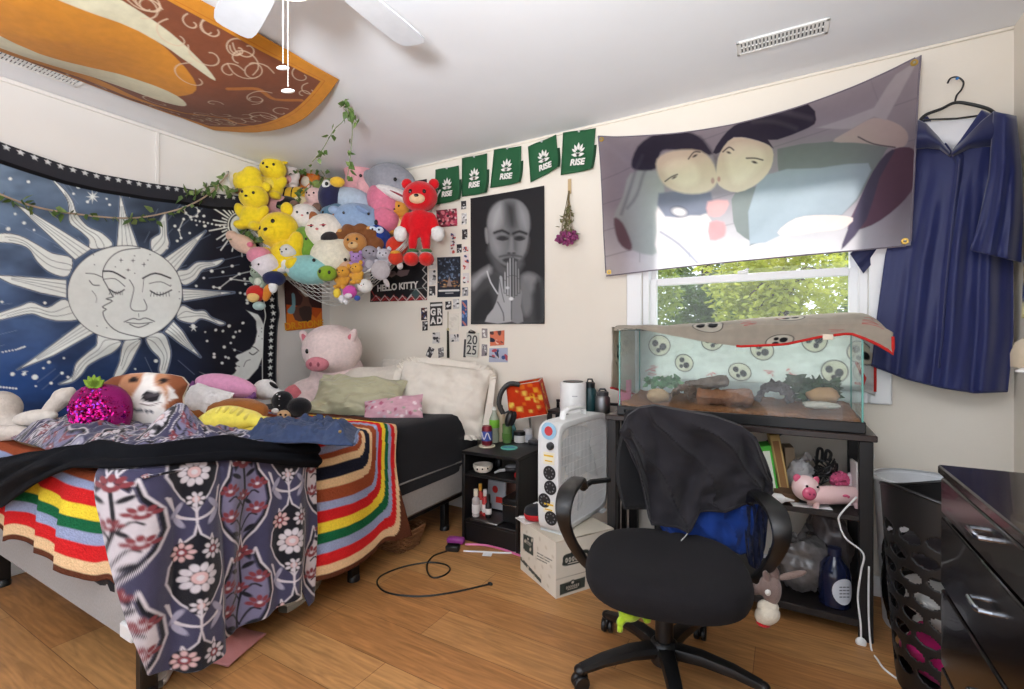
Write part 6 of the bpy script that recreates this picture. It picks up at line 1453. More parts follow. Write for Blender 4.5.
def bark(name, p0, p1, r, rgb, label, cat='bark', seed=1, hollow=False):
    n = 26; rnd = random.Random(seed); A = np.zeros((n, 15, 3)); a0 = Vector(p0); b0 = Vector(p1); t = (b0-a0).normalized(); up = Vector((0, 0, 1)); x = t.cross(up).normalized(); up = x.cross(t)
    for i in range(n):
        c = a0.lerp(b0, i/(n-1)); k = 1 if hollow else (.3 if i in (0, n-1) else 1)
        for j in range(15):
            an = (PI*j/14) if hollow else 2*PI*j/14
            rr = r*k*(1+.55*float(fbm(i*.55, (j % 14)*.9, seed))+.14*math.sin((j % 14)*2.7+i*.2)); A[i, j] = c+x*rr*math.cos(an)+up*rr*math.sin(an)
    m = MB().grid(A)
    if hollow: m.mods.append(('solid', .008, 0))
    return solo(name, m, mat('knit', rgb, vscale=70, var=.35, bump=.8, bscale=60), label, cat, angle=70)
bark('cork_log', zt(330, 295, 2.40), zt(525, 300, 2.38), .036, (140, 92, 66), 'reddish brown cork log in the middle of the terrarium', seed=2)
bark('driftwood', zt(290, 262, 2.52), zt(440, 240, 2.5), .028, (122, 104, 92), 'grey driftwood branch at the back of the terrarium', seed=4)
bark('bark_hide', zt(272, 303, 2.36), zt(300, 285, 2.48), .045, (118, 92, 76), 'small arched bark hide beside the tan rock in the terrarium', 'hide', 6, True)
bark('cave_hide', zt(590, 318, 2.36), zt(600, 290, 2.50), .06, (84, 78, 80), 'dark arched cave hide between the cork log and the leafy plant', 'hide', 8, True)
def tplant(x0, x1, y0, y1, Y, n, s, label, m, seed):
    rnd = random.Random(seed); l = MB(); st = MB(); base = zt((x0+x1)/2, y1+12, Y)
    for k in range(n):
        p = zt(rnd.uniform(x0, x1), rnd.uniform(y0, y1), Y+rnd.uniform(-.04, .04)); st.tube([base, (base+p)/2+Vector((0, 0, .01)), p], .001, 4)
        for q in range(4): leaf_at(l, p.lerp(base, rnd.uniform(0, .35)), s*rnd.uniform(.7, 1.2), rnd, -.2)
    multi('terrarium_plant', label, 'plant', [('stems', st, STEM), ('leaves', l, m)])
tplant(150, 272, 226, 258, 2.47, 26, .028, 'small bright green fern at the plain end of the terrarium', mat('leaf', (64, 116, 70), var=.3), 2)
tplant(645, 812, 226, 290, 2.52, 48, .04, 'dark leafy plant with yellow tips at the window-jamb end of the terrarium', mat('leaf', (44, 76, 44), var=.5), 3)

# ================= JACKET AND SHIRT ON THE CHAIR =================
nB = CM.to_3x3() @ Vector((0, 1, 0)); 
def on_back_of_chair(px, py, yl):
    o = Vector((0, 0, CAMH)); d = at(px, py, D=1)-o; p = cw(0, yl, 0)
    return o+d*((p-o).dot(nB)/d.dot(nB))
def drape_px(topc, botc, yl, nu=70, nv=60, seed=1, amp=.02, back=.14, diag=1.2):
    tx = np.array([p[0] for p in topc], float); A = np.zeros((nu, nv, 3)); U, V = uv(nu, nv)
    tl = np.linspace(0, len(topc)-1, nu)
    tX = np.interp(tl, range(len(topc)), [p[0] for p in topc]); tY = np.interp(tl, range(len(topc)), [p[1] for p in topc]); bX = np.interp(tl, range(len(botc)), [p[0] for p in botc]); bY = np.interp(tl, range(len(botc)), [p[1] for p in botc])
    nb2 = 10
    for i in range(nu):
        for j in range(nv):
            if j < nb2:
                t = (nb2-j)/nb2; p = on_back_of_chair(tX[i], tY[i], yl); p = p+nB*(.09*math.sin(t*PI/2)+.02)+Vector((0, 0, -back*t**1.6+.012*math.sin(t*PI)))
            else:
                t = (j-nb2)/(nv-1-nb2); p = on_back_of_chair(tX[i]*(1-t)+bX[i]*t, tY[i]*(1-t)+bY[i]*t, yl)
                u = i/(nu-1)
                w_ = math.sin(PI*min(1, u*6)/2)*math.sin(PI*min(1, (1-u)*6)/2)
                w1 = math.sin(u*diag*11-t*6+4*float(fbm(u*2.2, t*2.2, seed))); fo = .75*(1-2*abs(w1)**.7)+1.6*float(fbm(u*4, t*3, seed+4))+.35*math.sin(u*30+t*5+5*float(fbm(u*3, t*2, seed+8)))
                p = p-nB*(amp*(fo+1.0)*min(1, t*5+.25)*w_+.012)
            A[i, j] = p
    return A
JK = mat('fabric', (40, 38, 42), sheen=.08, vscale=40)
jt = [(620,432),(628,416),(640,408),(655,406),(683,411),(714,417),(740,426),(755,437),(764,458),(771,478)]
jb = [(628,444),(640,470),(651,519),(668,523),(687,524),(698,509),(727,505),(748,502),(764,498),(772,490)]
A = drape_px(jt, jb, .205, 130, 110, 3, .03)
hood = MB().grid(A); hood.mods.append(('solid', .005, 0))
hem_ = MB().tube(A[::3, -1].tolist(), .006, 6)
multi('jacket', 'black hooded jacket draped over the back of the office chair', 'jacket', [('fabric_drape', hood, JK), ('hem', hem_, JK), ('drawstring', MB().tube(spline([on_back_of_chair(684, 524, .15), on_back_of_chair(688, 532, .13), on_back_of_chair(681, 541, .12)], 5), .002, 5), fab(170, 168, 165), 'pale drawstring')])
A = drape_px([(646,500),(670,498),(700,496),(735,490),(760,490)], [(664,532),(680,546),(704,548),(728,550),(748,552)], .215, 50, 40, 12, .012, .03)
sh = MB().grid(A); sh.mods.append(('solid', .004, 0))
A2 = drape_px([(742,482),(752,480),(764,478),(770,486)], [(742,540),(748,562),(757,568),(764,545)], .225, 26, 40, 5, .012, .03)
sl = MB().grid(A2); sl.mods.append(('solid', .004, 0))
multi('blue_shirt', 'royal blue shirt showing under the black jacket on the office chair', 'clothes', [('fabric_drape', sh, fab(24, 52, 118)), ('sleeve', sl, fab(18, 26, 54))])

# ================= GRADUATION GOWN =================
zg = lambda x, y, off: at(850+x/1.64, 60+y/1.64, Y=YB-off)
nu, nv = 110, 120
rows = [(0, 112, 238), (.05, 106, 262), (.12, 104, 258), (.3, 84, 262), (.55, 58, 268), (.8, 44, 268), (1, 35, 259)]
rv = [r[0] for r in rows]
A = np.zeros((nu, nv, 3))
for j in range(nv):
    v_ = j/(nv-1); l = np.interp(v_, rv, [r[1] for r in rows]); r = np.interp(v_, rv, [r[2] for r in rows])
    for i in range(nu):
        u = i/(nu-1); x = l+(r-l)*u
        ytop = np.interp(u, [0, .12, .44, .82, 1], [98, 92, 150, 82, 92]); ybot = np.interp(u, [0, .25, .5, .75, 1], [500, 522, 536, 545, 543])
        y = ytop+(ybot-ytop)*v_
        pl_ = math.sin(u*24+1.0*math.sin(v_*3))*.55+math.sin(u*47+v_*2)*.25
        off = .022+.085*math.sin(PI*min(max(u, .02), .98)*.8)**1.1+.024*pl_*min(1, max(0, v_-.14)*3)*min(1, u*4+.15)+.02*v_+.012*float(fbm(u*4, v_*5, 3))
        off += .012*math.exp(-((u-.47)/.03)**2)*(v_ > .0)
        A[i, j] = zg(x, y, off)
GW = mat('satin', (24, 34, 88)); GWD = mat('satin', (20, 29, 76))
body = MB().grid(A); body.mods.append(('solid', .004, 0))
def strip(L, R, off, amp, k, n=40, m=22, seed=2, bulge=.04):
    B = np.zeros((m, n, 3)); ts = np.linspace(0, 1, n)
    lx = np.interp(ts, np.linspace(0, 1, len(L)), [p[0] for p in L]); ly = np.interp(ts, np.linspace(0, 1, len(L)), [p[1] for p in L]); rx = np.interp(ts, np.linspace(0, 1, len(R)), [p[0] for p in R]); ry = np.interp(ts, np.linspace(0, 1, len(R)), [p[1] for p in R])
    for j in range(n):
        for i in range(m):
            u = i/(m-1); B[i, j] = zg(lx[j]*(1-u)+rx[j]*u, ly[j]*(1-u)+ry[j]*u, off+bulge*math.sin(PI*u)+amp*math.sin(u*k+ts[j]*2)*ts[j]+.015*ts[j])
    mb = MB().grid(B); mb.mods.append(('solid', .004, 0)); return mb
slv = strip([(236,84),(228,190),(210,270),(197,312)], [(272,92),(282,180),(284,260),(281,332)], .13, .012, 17)
slv2 = strip([(60,250),(30,290),(0,318)], [(75,280),(52,315),(22,350)], .006, .003, 12, bulge=.008)
yoke = strip([(112,98),(124,104),(146,128),(163,150)], [(108,146),(128,144),(148,146),(164,158)], .088, .002, 6)
yoke2 = strip([(236,84),(216,100),(190,128),(167,150)], [(262,140),(226,142),(196,144),(168,158)], .100, .002, 6)
inner = strip([(124,104),(140,100),(160,104)], [(170,150),(175,148),(222,92)], .03, .004, 8)
inner = strip([(122,102),(224,94)], [(160,152),(172,150)], .05, .004, 8)
zip_ = MB().tube([A[52, j]+np.array((0, -.006, 0)) for j in range(6, nv-8, 4)], .004, 6)
hm = MB().tube(A[::3, -1].tolist(), .005, 6)
multi('graduation_gown', 'navy blue graduation gown hanging on the wall beside the window', 'gown', [('gown_body', body, GW), ('sleeve', slv, GW), ('sleeve', slv2, GWD), ('yoke', yoke, GWD), ('yoke', yoke2, GWD), ('lining', inner, mat('satin', (222, 222, 226)), 'white lining at the neck'), ('zip_placket', zip_, GWD), ('hem', hm, GWD)])
hp = [zg(160, 38, .06), zg(165, 30, .06), zg(176, 28, .06), zg(186, 36, .06), zg(183, 48, .06), zg(175, 58, .06), zg(172, 70, .06)]
hgr = MB().tube(spline(hp, 6), .0035, 8)
arm_ = MB().tube(spline([zg(112, 102, .055), zg(124, 90, .06), zg(150, 80, .06), zg(172, 70, .06), zg(196, 72, .06), zg(226, 80, .06), zg(240, 90, .055)], 6), .0065, 8).tube([zg(120, 98, .06), zg(175, 96, .062), zg(234, 88, .06)], .004, 8)
pin = MB().cyl(zg(176, 30, 0), zg(176, 30, .065), .003).ell(zg(176, 30, .067), .006)
multi('clothes_hanger', 'black plastic clothes hanger holding the navy gown', 'hanger', [('hook', hgr, BLACKP), ('hanger_arms', arm_, BLACKP), ('wall_pin', pin, pla(40, 120, 190))])
# right wall: patterned shirt and cap on pegs
U, V = uv(30, 60); Yq = 2.22+.29*U; Zq = 1.98-.74*V
Xq = XR-.03-.02*np.sin(U*11)*V-.015*np.sin(PI*U)
a = Art(U, V, (30, 40, 78), .02); rnd = random.Random(8)
for k in range(90): a.ell(rnd.random(), .55+rnd.random()*.45, rnd.uniform(.02, .07), rnd.uniform(.015, .04), rnd.choice(((222, 190, 60), (40, 92, 160), (230, 220, 160), (26, 60, 120))), rnd.uniform(0, 3))
multi('patterned_shirt', 'dark blue and yellow patterned shirt hanging on the side wall past the gown', 'shirt', [('cloth', sheet(np.stack([Xq, Yq, Zq], -1), a.c, .003), mat('fabric', None)), ('peg', MB().cyl((XR, 2.38, 1.985), (XR-.06, 2.38, 1.995), .008).ell((XR-.06, 2.38, 1.995), .011), WHITEP)])
cp_ = MB(); cc = Vector((XR-.08, 2.20, 1.09))
cp_.lathe([(.077, -.02), (.078, .025), (.068, .06), (.04, .082), (0, .088)], cc, 24); br = MB()
B = np.zeros((18, 6, 3))
for i in range(18):
    t = -PI/2-.9+1.8*i/17
    for j in range(6): r = .077+.06*j/5*math.cos((t+PI/2)*.9); B[i, j] = cc+Vector((r*math.cos(t), r*math.sin(t), -.02-.012*(j/5)**2))
br.grid(B); br.mods.append(('solid', .004, 0))
multi('cap', 'pale beige cap hanging under the patterned shirt at the side wall', 'cap', [('crown', cp_, fab(196, 180, 156)), ('brim', br, fab(228, 226, 222)), ('peg', MB().cyl((XR, 2.20, 1.13), (XR-.07, 2.20, 1.14), .007), WHITEP)])
# ================= BOX FAN ON THE CARDBOARD BOX =================
bA = Vector((-.891, 1.952, 0)); bd1 = Vector((-.853, .523, 0)); bd2 = Vector((.523, .853, 0)); bL, bW, bH = .32, .335, .25
def boxface(o, dx, w, h, draw, n=90, m=70):
    U, V = uv(n, m); P = np.array(o)+U[..., None]*np.array(dx)*w+V[..., None]*np.array((0, 0, 1))*h
    P += (np.array((-dx.y, dx.x, 0))*(.006*np.sin(PI*U)*np.sin(PI*V))[..., None])*-1
    a = Art(U*w, (1-V)*h, (214, 206, 190), .0025); draw(a); return P, a.c
def emblem(a, x, y, s):
    DKG = (44, 50, 46)
    a.poly([(x-s, y), (x-s*.9, y-s*.35), (x-s*.4, y-s*.42), (x-s*.2, y-s*.66), (x+s*.2, y-s*.66), (x+s*.4, y-s*.42), (x+s*.9, y-s*.35), (x+s, y), (x+s*.85, y+s*.3), (x-s*.85, y+s*.3)], DKG, smooth=3)
    a.ell(x, y-s*.42, s*.16, s*.13, (206, 198, 182))
    for k in range(7): a.ell(x-s*.72+s*.24*k, y-.02*s, s*.085, s*.14, (208, 200, 184)); a.ell(x-s*.72+s*.24*k, y-.02*s, s*.04, s*.07, DKG)
    a.line([(x-s*.6, y+s*.2), (x+s*.6, y+s*.2)], s*.05, (208, 200, 184))
def left_face(a):
    a.poly([(.03, .06), (.13, .045), (.135, .13), (.03, .14)], (58, 64, 58)); emblem(a, .08, .085, .04)
    for k in range(3): a.line([(.17, .10+.014*k), (.29-.02*k, .09+.014*k)], .005, (96, 96, 90))
    a.poly([(.0, .185), (.0, .205), (.2, .235), (.2, .215)], (70, 74, 68))
    for k in range(22): a.ell(.01+.3*((k*37) % 22)/22, .02+.22*((k*13) % 22)/22, .012, .008, (196, 186, 166), k, .5)
def right_face(a):
    emblem(a, .11, .09, .075); a.poly([(.02, .19), (.16, .185), (.16, .235), (.02, .24)], (60, 66, 60)); emblem(a, .09, .215, .045)
    a.poly([(.24, .03), (.31, .03), (.31, .12), (.24, .12)], (190, 182, 164))
    a.line([(.0, .165), (.33, .16)], .003, (150, 144, 130))
f1, c1 = boxface(bA+bd1*bL, -bd1, bL, bH, left_face); f2, c2 = boxface(bA, bd2, bW, bH, right_face)
f3, c3 = boxface(bA+bd2*bW, bd1, bL, bH, lambda a: None, 20, 16); f4, c4 = boxface(bA+bd1*bL+bd2*bW, -bd2, bW, bH, lambda a: None, 20, 16)
bm_ = MB(); cc_ = []
for f_, c_ in ((f1, c1), (f2, c2), (f3, c3), (f4, c4)): bm_.grid(f_); cc_.append(c_)
bm_.c = np.concatenate(cc_)
fl1 = MB().prism([bA+Vector((0, 0, bH)), bA+bd1*bL+Vector((0, 0, bH)), bA+bd1*bL+bd2*bW*.5+Vector((0, 0, bH+.004)), bA+bd2*bW*.5+Vector((0, 0, bH+.004))], (0, 0, 1), .004)
fl2 = MB().prism([bA+bd2*bW*.5+Vector((0, 0, bH+.004)), bA+bd1*bL+bd2*bW*.5+Vector((0, 0, bH+.004)), bA+bd1*bL+bd2*bW+Vector((0, 0, bH)), bA+bd2*bW+Vector((0, 0, bH))], (0, 0, 1), .004)
BXM = mat('paper', (206, 196, 178))
multi('cardboard_box', 'worn white cardboard produce box with dark printed emblems under the box fan', 'box', [('box_walls', bm_, mat('paper', None)), ('flap', fl1, BXM), ('flap', fl2, BXM)])
gdir = Vector((.12, .9928, 0)); sdir = Vector((-.9928, .12, 0)); fz0 = bH+.012; f0 = Vector((-.893, 1.985, fz0)); FS = .515; FT = .115
def fw(a_, z_, t_): return f0+gdir*a_+sdir*t_+Vector((0, 0, z_))
n = 72; ring = np.zeros((n, 9, 3))
for i in range(n):
    t = 2*PI*i/n; ox = .5*math.copysign(abs(math.cos(t))**.24, math.cos(t)); oz = .5*math.copysign(abs(math.sin(t))**.24, math.sin(t)); ic, is_ = .45*math.copysign(abs(math.cos(t))**.3, math.cos(t)), .45*math.copysign(abs(math.sin(t))**.3, math.sin(t))
    for j, (k, tt_) in enumerate([(0, .006), (.12, 0), (.8, 0), (1, .004), (1, FT-.004), (.8, FT), (.12, FT), (0, FT-.006), (0, .006)]):
        x = ic*(1-k)+ox*k; z = is_*(1-k)+oz*k; ring[i, j] = fw((x+.5)*FS, (z+.5)*FS, tt_)
FW = pla(216, 217, 216)
hous = MB().grid(ring, wrap=True)
gf = MB(); gb_ = MB()
for k in range(1, 34):
    q = k/34*FS*.92+FS*.04
    gf.cyl(fw(q, FS*.045, .004), fw(q, FS*.955, .004), .0017, 5); gb_.cyl(fw(q, FS*.045, FT-.006), fw(q, FS*.955, FT-.006), .0017, 5)
    if k % 3 == 0: gf.cyl(fw(FS*.045, q, .007), fw(FS*.955, q, .007), .0017, 5); gb_.cyl(fw(FS*.045, q, FT-.008), fw(FS*.955, q, FT-.008), .0017, 5)
fc = fw(FS/2, FS/2, FT/2)
bls = []
for k in range(5):
    t0 = 2*PI*k/5; B = np.zeros((8, 6, 3))
    for i in range(8):
        r = .045+.165*i/7
        for j in range(6):
            an = t0+(j/5-.5)*(.95-.1*i/7); B[i, j] = fc+gdir*(r*math.cos(an))+Vector((0, 0, r*math.sin(an)))+sdir*((j/5-.5)*.05)
    b_ = MB().grid(B); b_.mods.append(('solid', .003, 0)); bls.append(('blade', b_, pla(198, 202, 204)))
RG = Matrix((gdir, Vector((0, 0, 1)), gdir.cross(Vector((0, 0, 1))))).transposed().to_4x4()
hb = MB().lathe([(.0, -.03), (.05, -.03), (.055, -.01), (.055, .03), (0, .035)], fc, 24, RG)
hd = MB().tube([fw(.13, FS-.01, FT/2), fw(.14, FS+.03, FT/2), fw(.18, FS+.042, FT/2), fw(.30, FS+.042, FT/2), fw(.34, FS+.03, FT/2), fw(.35, FS-.01, FT/2)], .011, 10, flat=1.5)
kb = MB().lathe([(.018, 0), (.018, .012), (.012, .02), (0, .02)], fw(-.001, FS*.80, FT*.35), 18, Matrix((sdir, Vector((0, 0, 1)), -gdir)).transposed().to_4x4())
parts = [('housing', hous, FW), ('front_grille', gf, pla(226, 227, 226)), ('back_grille', gb_, pla(226, 227, 226)), ('hub', hb, pla(190, 192, 192)), ('carry_handle', hd, pla(228, 228, 226)), ('control_knob', kb, pla(50, 52, 54))]+bls
SM = Matrix((sdir, Vector((0, 0, 1)), -gdir)).transposed().to_4x4()
def disc(a_, zf, r, t=.0015): return MB().lathe([(0, 0), (r, 0), (r, t), (0, t)], fw(-.0008, FS*zf, FT*a_), 24, SM)
for zf, a_ in ((.555, .42), (.425, .38), (.30, .66), (.155, .35)):
    dd = disc(a_, zf, .033); rr_ = MB()
    for q in range(8):
        an = 2*PI*q/8; rr_.ell(fw(-.003, FS*zf+.02*math.sin(an), FT*a_+.02*math.cos(an)), (.004, .004, .004), None, 6, 4)
    parts.append(('sticker', dd, pla(34, 34, 36), [('sticker_print', rr_, pla(110, 110, 112))]))
parts.append(('sticker', disc(.45, .93, .04), pla(150, 190, 216), [('sticker_print', MB().lathe([(0, 0), (.022, 0), (.022, .001), (0, .001)], fw(-.0025, FS*.93, FT*.45), 20, SM), pla(196, 62, 66))], 'round blue sticker with a red centre'))
for zf in (.685, .25):
    lb = MB().box(fw(-.0012, FS*zf, FT*.45), (.002, .06, .055), .0005, Matrix((gdir, sdir, Vector((0, 0, 1)))).transposed()); pr = MB().box(fw(-.0026, FS*zf+.012, FT*.45), (.001, .05, .008), 0, Matrix((gdir, sdir, Vector((0, 0, 1)))).transposed()).box(fw(-.0026, FS*zf-.012, FT*.45), (.001, .04, .006), 0, Matrix((gdir, sdir, Vector((0, 0, 1)))).transposed())
    parts.append(('warning_label', lb, paper(224, 218, 196), [('label_print', pr, paper(216, 176, 60))]))
for q in (.07, FS-.07): parts.append(('foot', MB().box(fw(q, -.004, FT/2), (.05, FT+.03, .016), .004, Matrix((gdir, sdir, Vector((0, 0, 1)))).transposed()), FW))
multi('box_fan', 'white box fan with round black stickers standing on the cardboard box', 'fan', parts)
# case, papers and cable on the box
ct = at(537, 506, D=2.28)
c0 = bA+bd1*.255+bd2*.055+Vector((0, 0, bH+.006))
multi('headphone_case', 'black zip case with a red base lying on the cardboard box', 'case', [('lid', MB().ell(c0+Vector((0, 0, .045)), (.062, .05, .034), Matrix.Rotation(.5, 3, 'Z'), 20, 10, .8), fab(38, 38, 42)), ('base', MB().ell(c0+Vector((0, 0, .032)), (.063, .051, .03), Matrix.Rotation(.5, 3, 'Z'), 20, 10, .8), fab(178, 38, 44))])
pp = MB().box(bA+bd1*.29+bd2*.02+Vector((0, 0, bH+.006)), (.10, .08, .004), .001, Matrix.Rotation(-.55, 3, 'Z'))
solo('paper_pad', pp, paper(226, 224, 220), 'white paper pad at the edge of the cardboard box under the black case', 'paper')
e0 = bA+bd1*.30+bd2*.05+Vector((0, 0, bH+.012))
multi('charging_cable', 'white coiled charging cable beside the black zip case', 'cable', [('cord', MB().tube(spline([e0+Vector((.0, 0, .0)), e0+Vector((-.0, .0, .05)), e0+Vector((.03, .01, .075)), e0+Vector((.05, .0, .06))], 6), .0035, 6), pla(228, 228, 226)), ('plug', MB().box(e0+Vector((-.02, -.03, .004)), (.06, .014, .01), .003, Matrix.Rotation(.5, 3, 'Z')), pla(228, 228, 226))])

# ================= NIGHTSTAND THINGS =================
z3n = lambda x, y, Zp: at(450+x/6.267, 370+y/6.267, Z=Zp)
NT_ = .5205
c = z3n(232, 478, NT_); solo('coaster', MB().lathe([(0, 0), (.05, 0), (.05, .006), (0, .006)], c, 28), pla(222, 214, 190), 'round cream coaster under the soda can', 'coaster')
can = c+Vector((0, 0, .0065))
multi('soda_can', 'dark red soda can with blue and white print on the cream coaster', 'can', [('can_body', MB().lathe([(.024, 0), (.030, .006), (.032, .014), (.032, .102), (.027, .114), (.026, .118)], can, 28), mat('metal', (122, 30, 44), rough=.35, metal=.4)), ('band', MB().lathe([(.0323, .03), (.0325, .032), (.0325, .085), (.0323, .087)], can, 28, cap=False), mat('plastic', (52, 74, 150))), ('print', MB().tube([can+Vector((.0328*math.cos(a_), .0328*math.sin(a_), .06+.02*math.sin(a_*5))) for a_ in np.linspace(-2.9, -.3, 20)], .0035, 5), pla(226, 222, 226)), ('can_top', MB().lathe([(.026, .116), (.024, .113), (0, .113)], can, 24), CHROME)])
c = z3n(370, 490, NT_); multi('coaster', 'round teal and blue coaster beside the soda can', 'coaster', [('disc', MB().lathe([(0, 0), (.05, 0), (.05, .006), (0, .006)], c, 28), pla(98, 184, 170)), ('print', MB().ell(c+Vector((.01, .005, .0065)), (.025, .018, .001), None, 12, 4).ell(c+Vector((-.02, -.012, .0065)), (.016, .014, .001), None, 12, 4), pla(70, 130, 180))])
CLEAR = mat('gloss', (196, 206, 186), trans=.35, rough=.08)
def bottle(name, c, prof, m, label, cat='bottle', capp=None, capm=None, lab=None, labm=None):
    parts = [('bottle_body', MB().lathe(prof, c, 24), m)]
    if capp: parts.append(('cap', MB().lathe(capp, c, 20), capm))
    if lab: parts.append(('label', MB().lathe([(lab[0], lab[1]), (lab[0]+.0008, lab[1]+.001), (lab[0]+.0008, lab[2]-.001), (lab[0], lab[2])], c, 24, cap=False), labm))
    return multi(name, label, cat, parts)
c = z3n(278, 455, NT_); bottle('water_bottle', c, [(.02, 0), (.03, .005), (.03, .06), (.027, .075), (.03, .09), (.03, .15), (.014, .19), (.013, .205)], CLEAR, 'clear plastic bottle with a green label behind the soda can', capp=[(.0145, .203), (.0145, .222), (0, .222)], capm=pla(220, 224, 220), lab=(.0305, .095, .145), labm=paper(120, 182, 60))
c = z3n(318, 445, NT_); bottle('lotion_bottle', c, [(.025, 0), (.03, .006), (.03, .16), (.02, .19), (.012, .2)], pla(206, 188, 160), 'tall beige lotion bottle behind the clear bottle', capp=[(.013, .2), (.013, .225), (0, .228)], capm=BLACKP)
c = z3n(358, 455, NT_); bottle('glass_tumbler', c, [(.026, 0), (.028, .004), (.03, .115), (.0285, .115), (.0265, .008)], mat('gloss', (132, 170, 104), trans=.3, rough=.08), 'green glass tumbler behind the teal coaster', 'glass', lab=(.0302, .02, .06), labm=paper(90, 130, 60))
c = z3n(395, 432, NT_); bottle('teal_bottle', c, [(.018, 0), (.02, .004), (.02, .07), (.012, .085), (.01, .1)], mat('gloss', (110, 176, 180), trans=.3), 'small teal bottle beside the green tumbler', capp=[(.013, .1), (.013, .125), (0, .127)], capm=pla(226, 226, 224))
c = z3n(437, 452, NT_); bottle('cream_jar', c, [(.03, 0), (.036, .004), (.036, .04), (.034, .045)], pla(224, 222, 216), 'white jar with a wide black lid in front of the lamp', 'jar', capp=[(.037, .045), (.037, .066), (.034, .069), (0, .069)], capm=BLACKP)
c = z3n(490, 450, NT_); bottle('pill_bottle', c, [(.024, 0), (.026, .004), (.026, .055), (.022, .06)], pla(222, 222, 220), 'white bottle with a white cap beside the wide jar', capp=[(.028, .06), (.028, .085), (0, .087)], capm=WHITEP, lab=(.0264, .012, .05), labm=paper(196, 200, 206))
c = z3n(525, 462, NT_); solo('metal_tin', MB().lathe([(0, 0), (.034, 0), (.036, .004), (.036, .018), (.033, .02), (0, .021)], c, 24), mat('metal', (120, 120, 124), rough=.4), 'flat metal tin at the corner of the nightstand by the lamp', 'tin')
# lamp
lc = z3n(512, 435, NT_); S3 = at(450+487/6.267, 370+175/6.267, D=2.86)
Rl = Matrix.Rotation(.18, 3, FWD) @ Matrix.Rotation(.35, 3, 'Z')
shd = MB(); hs = .105; ht = .195; n = 22
a_all = []
for k in range(4):
    an = [(-1, -1), (1, -1), (1, 1), (-1, 1)]; p0, p1 = an[k], an[(k+1) % 4]
    U, V = uv(n, n); w0 = hs*(.92+.12*V); Q = np.stack([(p0[0]*(1-U)+p1[0]*U)*w0, (p0[1]*(1-U)+p1[1]*U)*w0, ht*(.5-V)], -1)
    Q = Q @ np.array(Rl.transposed())+np.array(S3); shd.grid(Q)
    a = Art(U, V, (206, 62, 26), .03); rnd = random.Random(k)
    for q in range(26): x, y = rnd.random(), rnd.random(); s_ = rnd.uniform(.03, .08); a.poly([(x-s_, y-s_), (x+s_, y-s_*.8), (x+s_*.9, y+s_), (x-s_, y+s_*.8)], rnd.choice(((236, 176, 48), (224, 112, 32), (240, 206, 90), (186, 40, 22))))
    a_all.append(a.c)
shd.c = np.concatenate(a_all); shd.mods.append(('solid', .003, 0))
rims = MB()
for zt_, w_ in ((.5, .92), (-.5, 1.04)):
    rims.tube([S3+Rl @ Vector((x*hs*w_, y*hs*w_, ht*zt_)) for x, y in ((-1, -1), (1, -1), (1, 1), (-1, 1))], .003, 6, closed=True)
spn = MB(); 
for x, y in ((-1, -1), (1, 1), (1, -1), (-1, 1)): spn.cyl(S3+Rl @ Vector((0, 0, ht*.3)), S3+Rl @ Vector((x*hs*.93, y*hs*.93, ht*.48)), .002, 5)
lb_ = MB().lathe([(.055, 0), (.055, .012), (.02, .02), (.012, .03)], lc, 24); po = MB().tube([lc+Vector((0, 0, .02)), lc.lerp(S3, .5), S3+Rl @ Vector((0, 0, .0))], .008, 10)
bu = MB().ell(S3+Rl @ Vector((0, 0, .03)), (.028, .028, .036), None, 14, 10)
multi('table_lamp', 'small table lamp with a tilted orange and yellow square shade on the nightstand', 'lamp', [('base', lb_, mat('metal', (170, 168, 166))), ('pole', po, mat('metal', (186, 184, 180))), ('lamp_shade', shd, mat('fabric', None, translucent=.3), [('shade_rim', rims, pla(196, 180, 160))]), ('shade_spider', spn, CHROME), ('bulb', bu, pla(236, 234, 226))])
h0 = at(450+372/6.267, 370+105/6.267, D=2.76)
hpP = spline([h0+RIGHT*.06+UPV*.012, h0+UPV*.016, h0+RIGHT*-.045-UPV*.03, h0+RIGHT*-.06-UPV*.10, h0+RIGHT*-.035-UPV*.155], 8)
cupc = h0+RIGHT*.0-UPV*.185; cup2 = h0+RIGHT*.075-UPV*.0-FWD*.03
cup = MB().ell(cupc, (.024, .036, .048), Matrix((RIGHT, FWD, UPV)).transposed() @ Matrix.Rotation(.3, 3, 'Y'), 18, 12, .85)
pad = MB().ell(cupc+RIGHT*.02, (.018, .034, .044), Matrix((RIGHT, FWD, UPV)).transposed() @ Matrix.Rotation(.3, 3, 'Y'), 18, 12, .85)
multi('headphones', 'black over-ear headphones hanging from the corner of the orange lamp shade', 'headphones', [('headband', MB().tube(hpP, .009, 8, flat=1.6), BLACKP), ('ear_cup', cup, BLACKP), ('ear_cushion', pad, fab(28, 28, 30)), ('hinge', MB().tube([hpP[-1], cupc+UPV*.045], .006, 6), pla(60, 60, 62))])
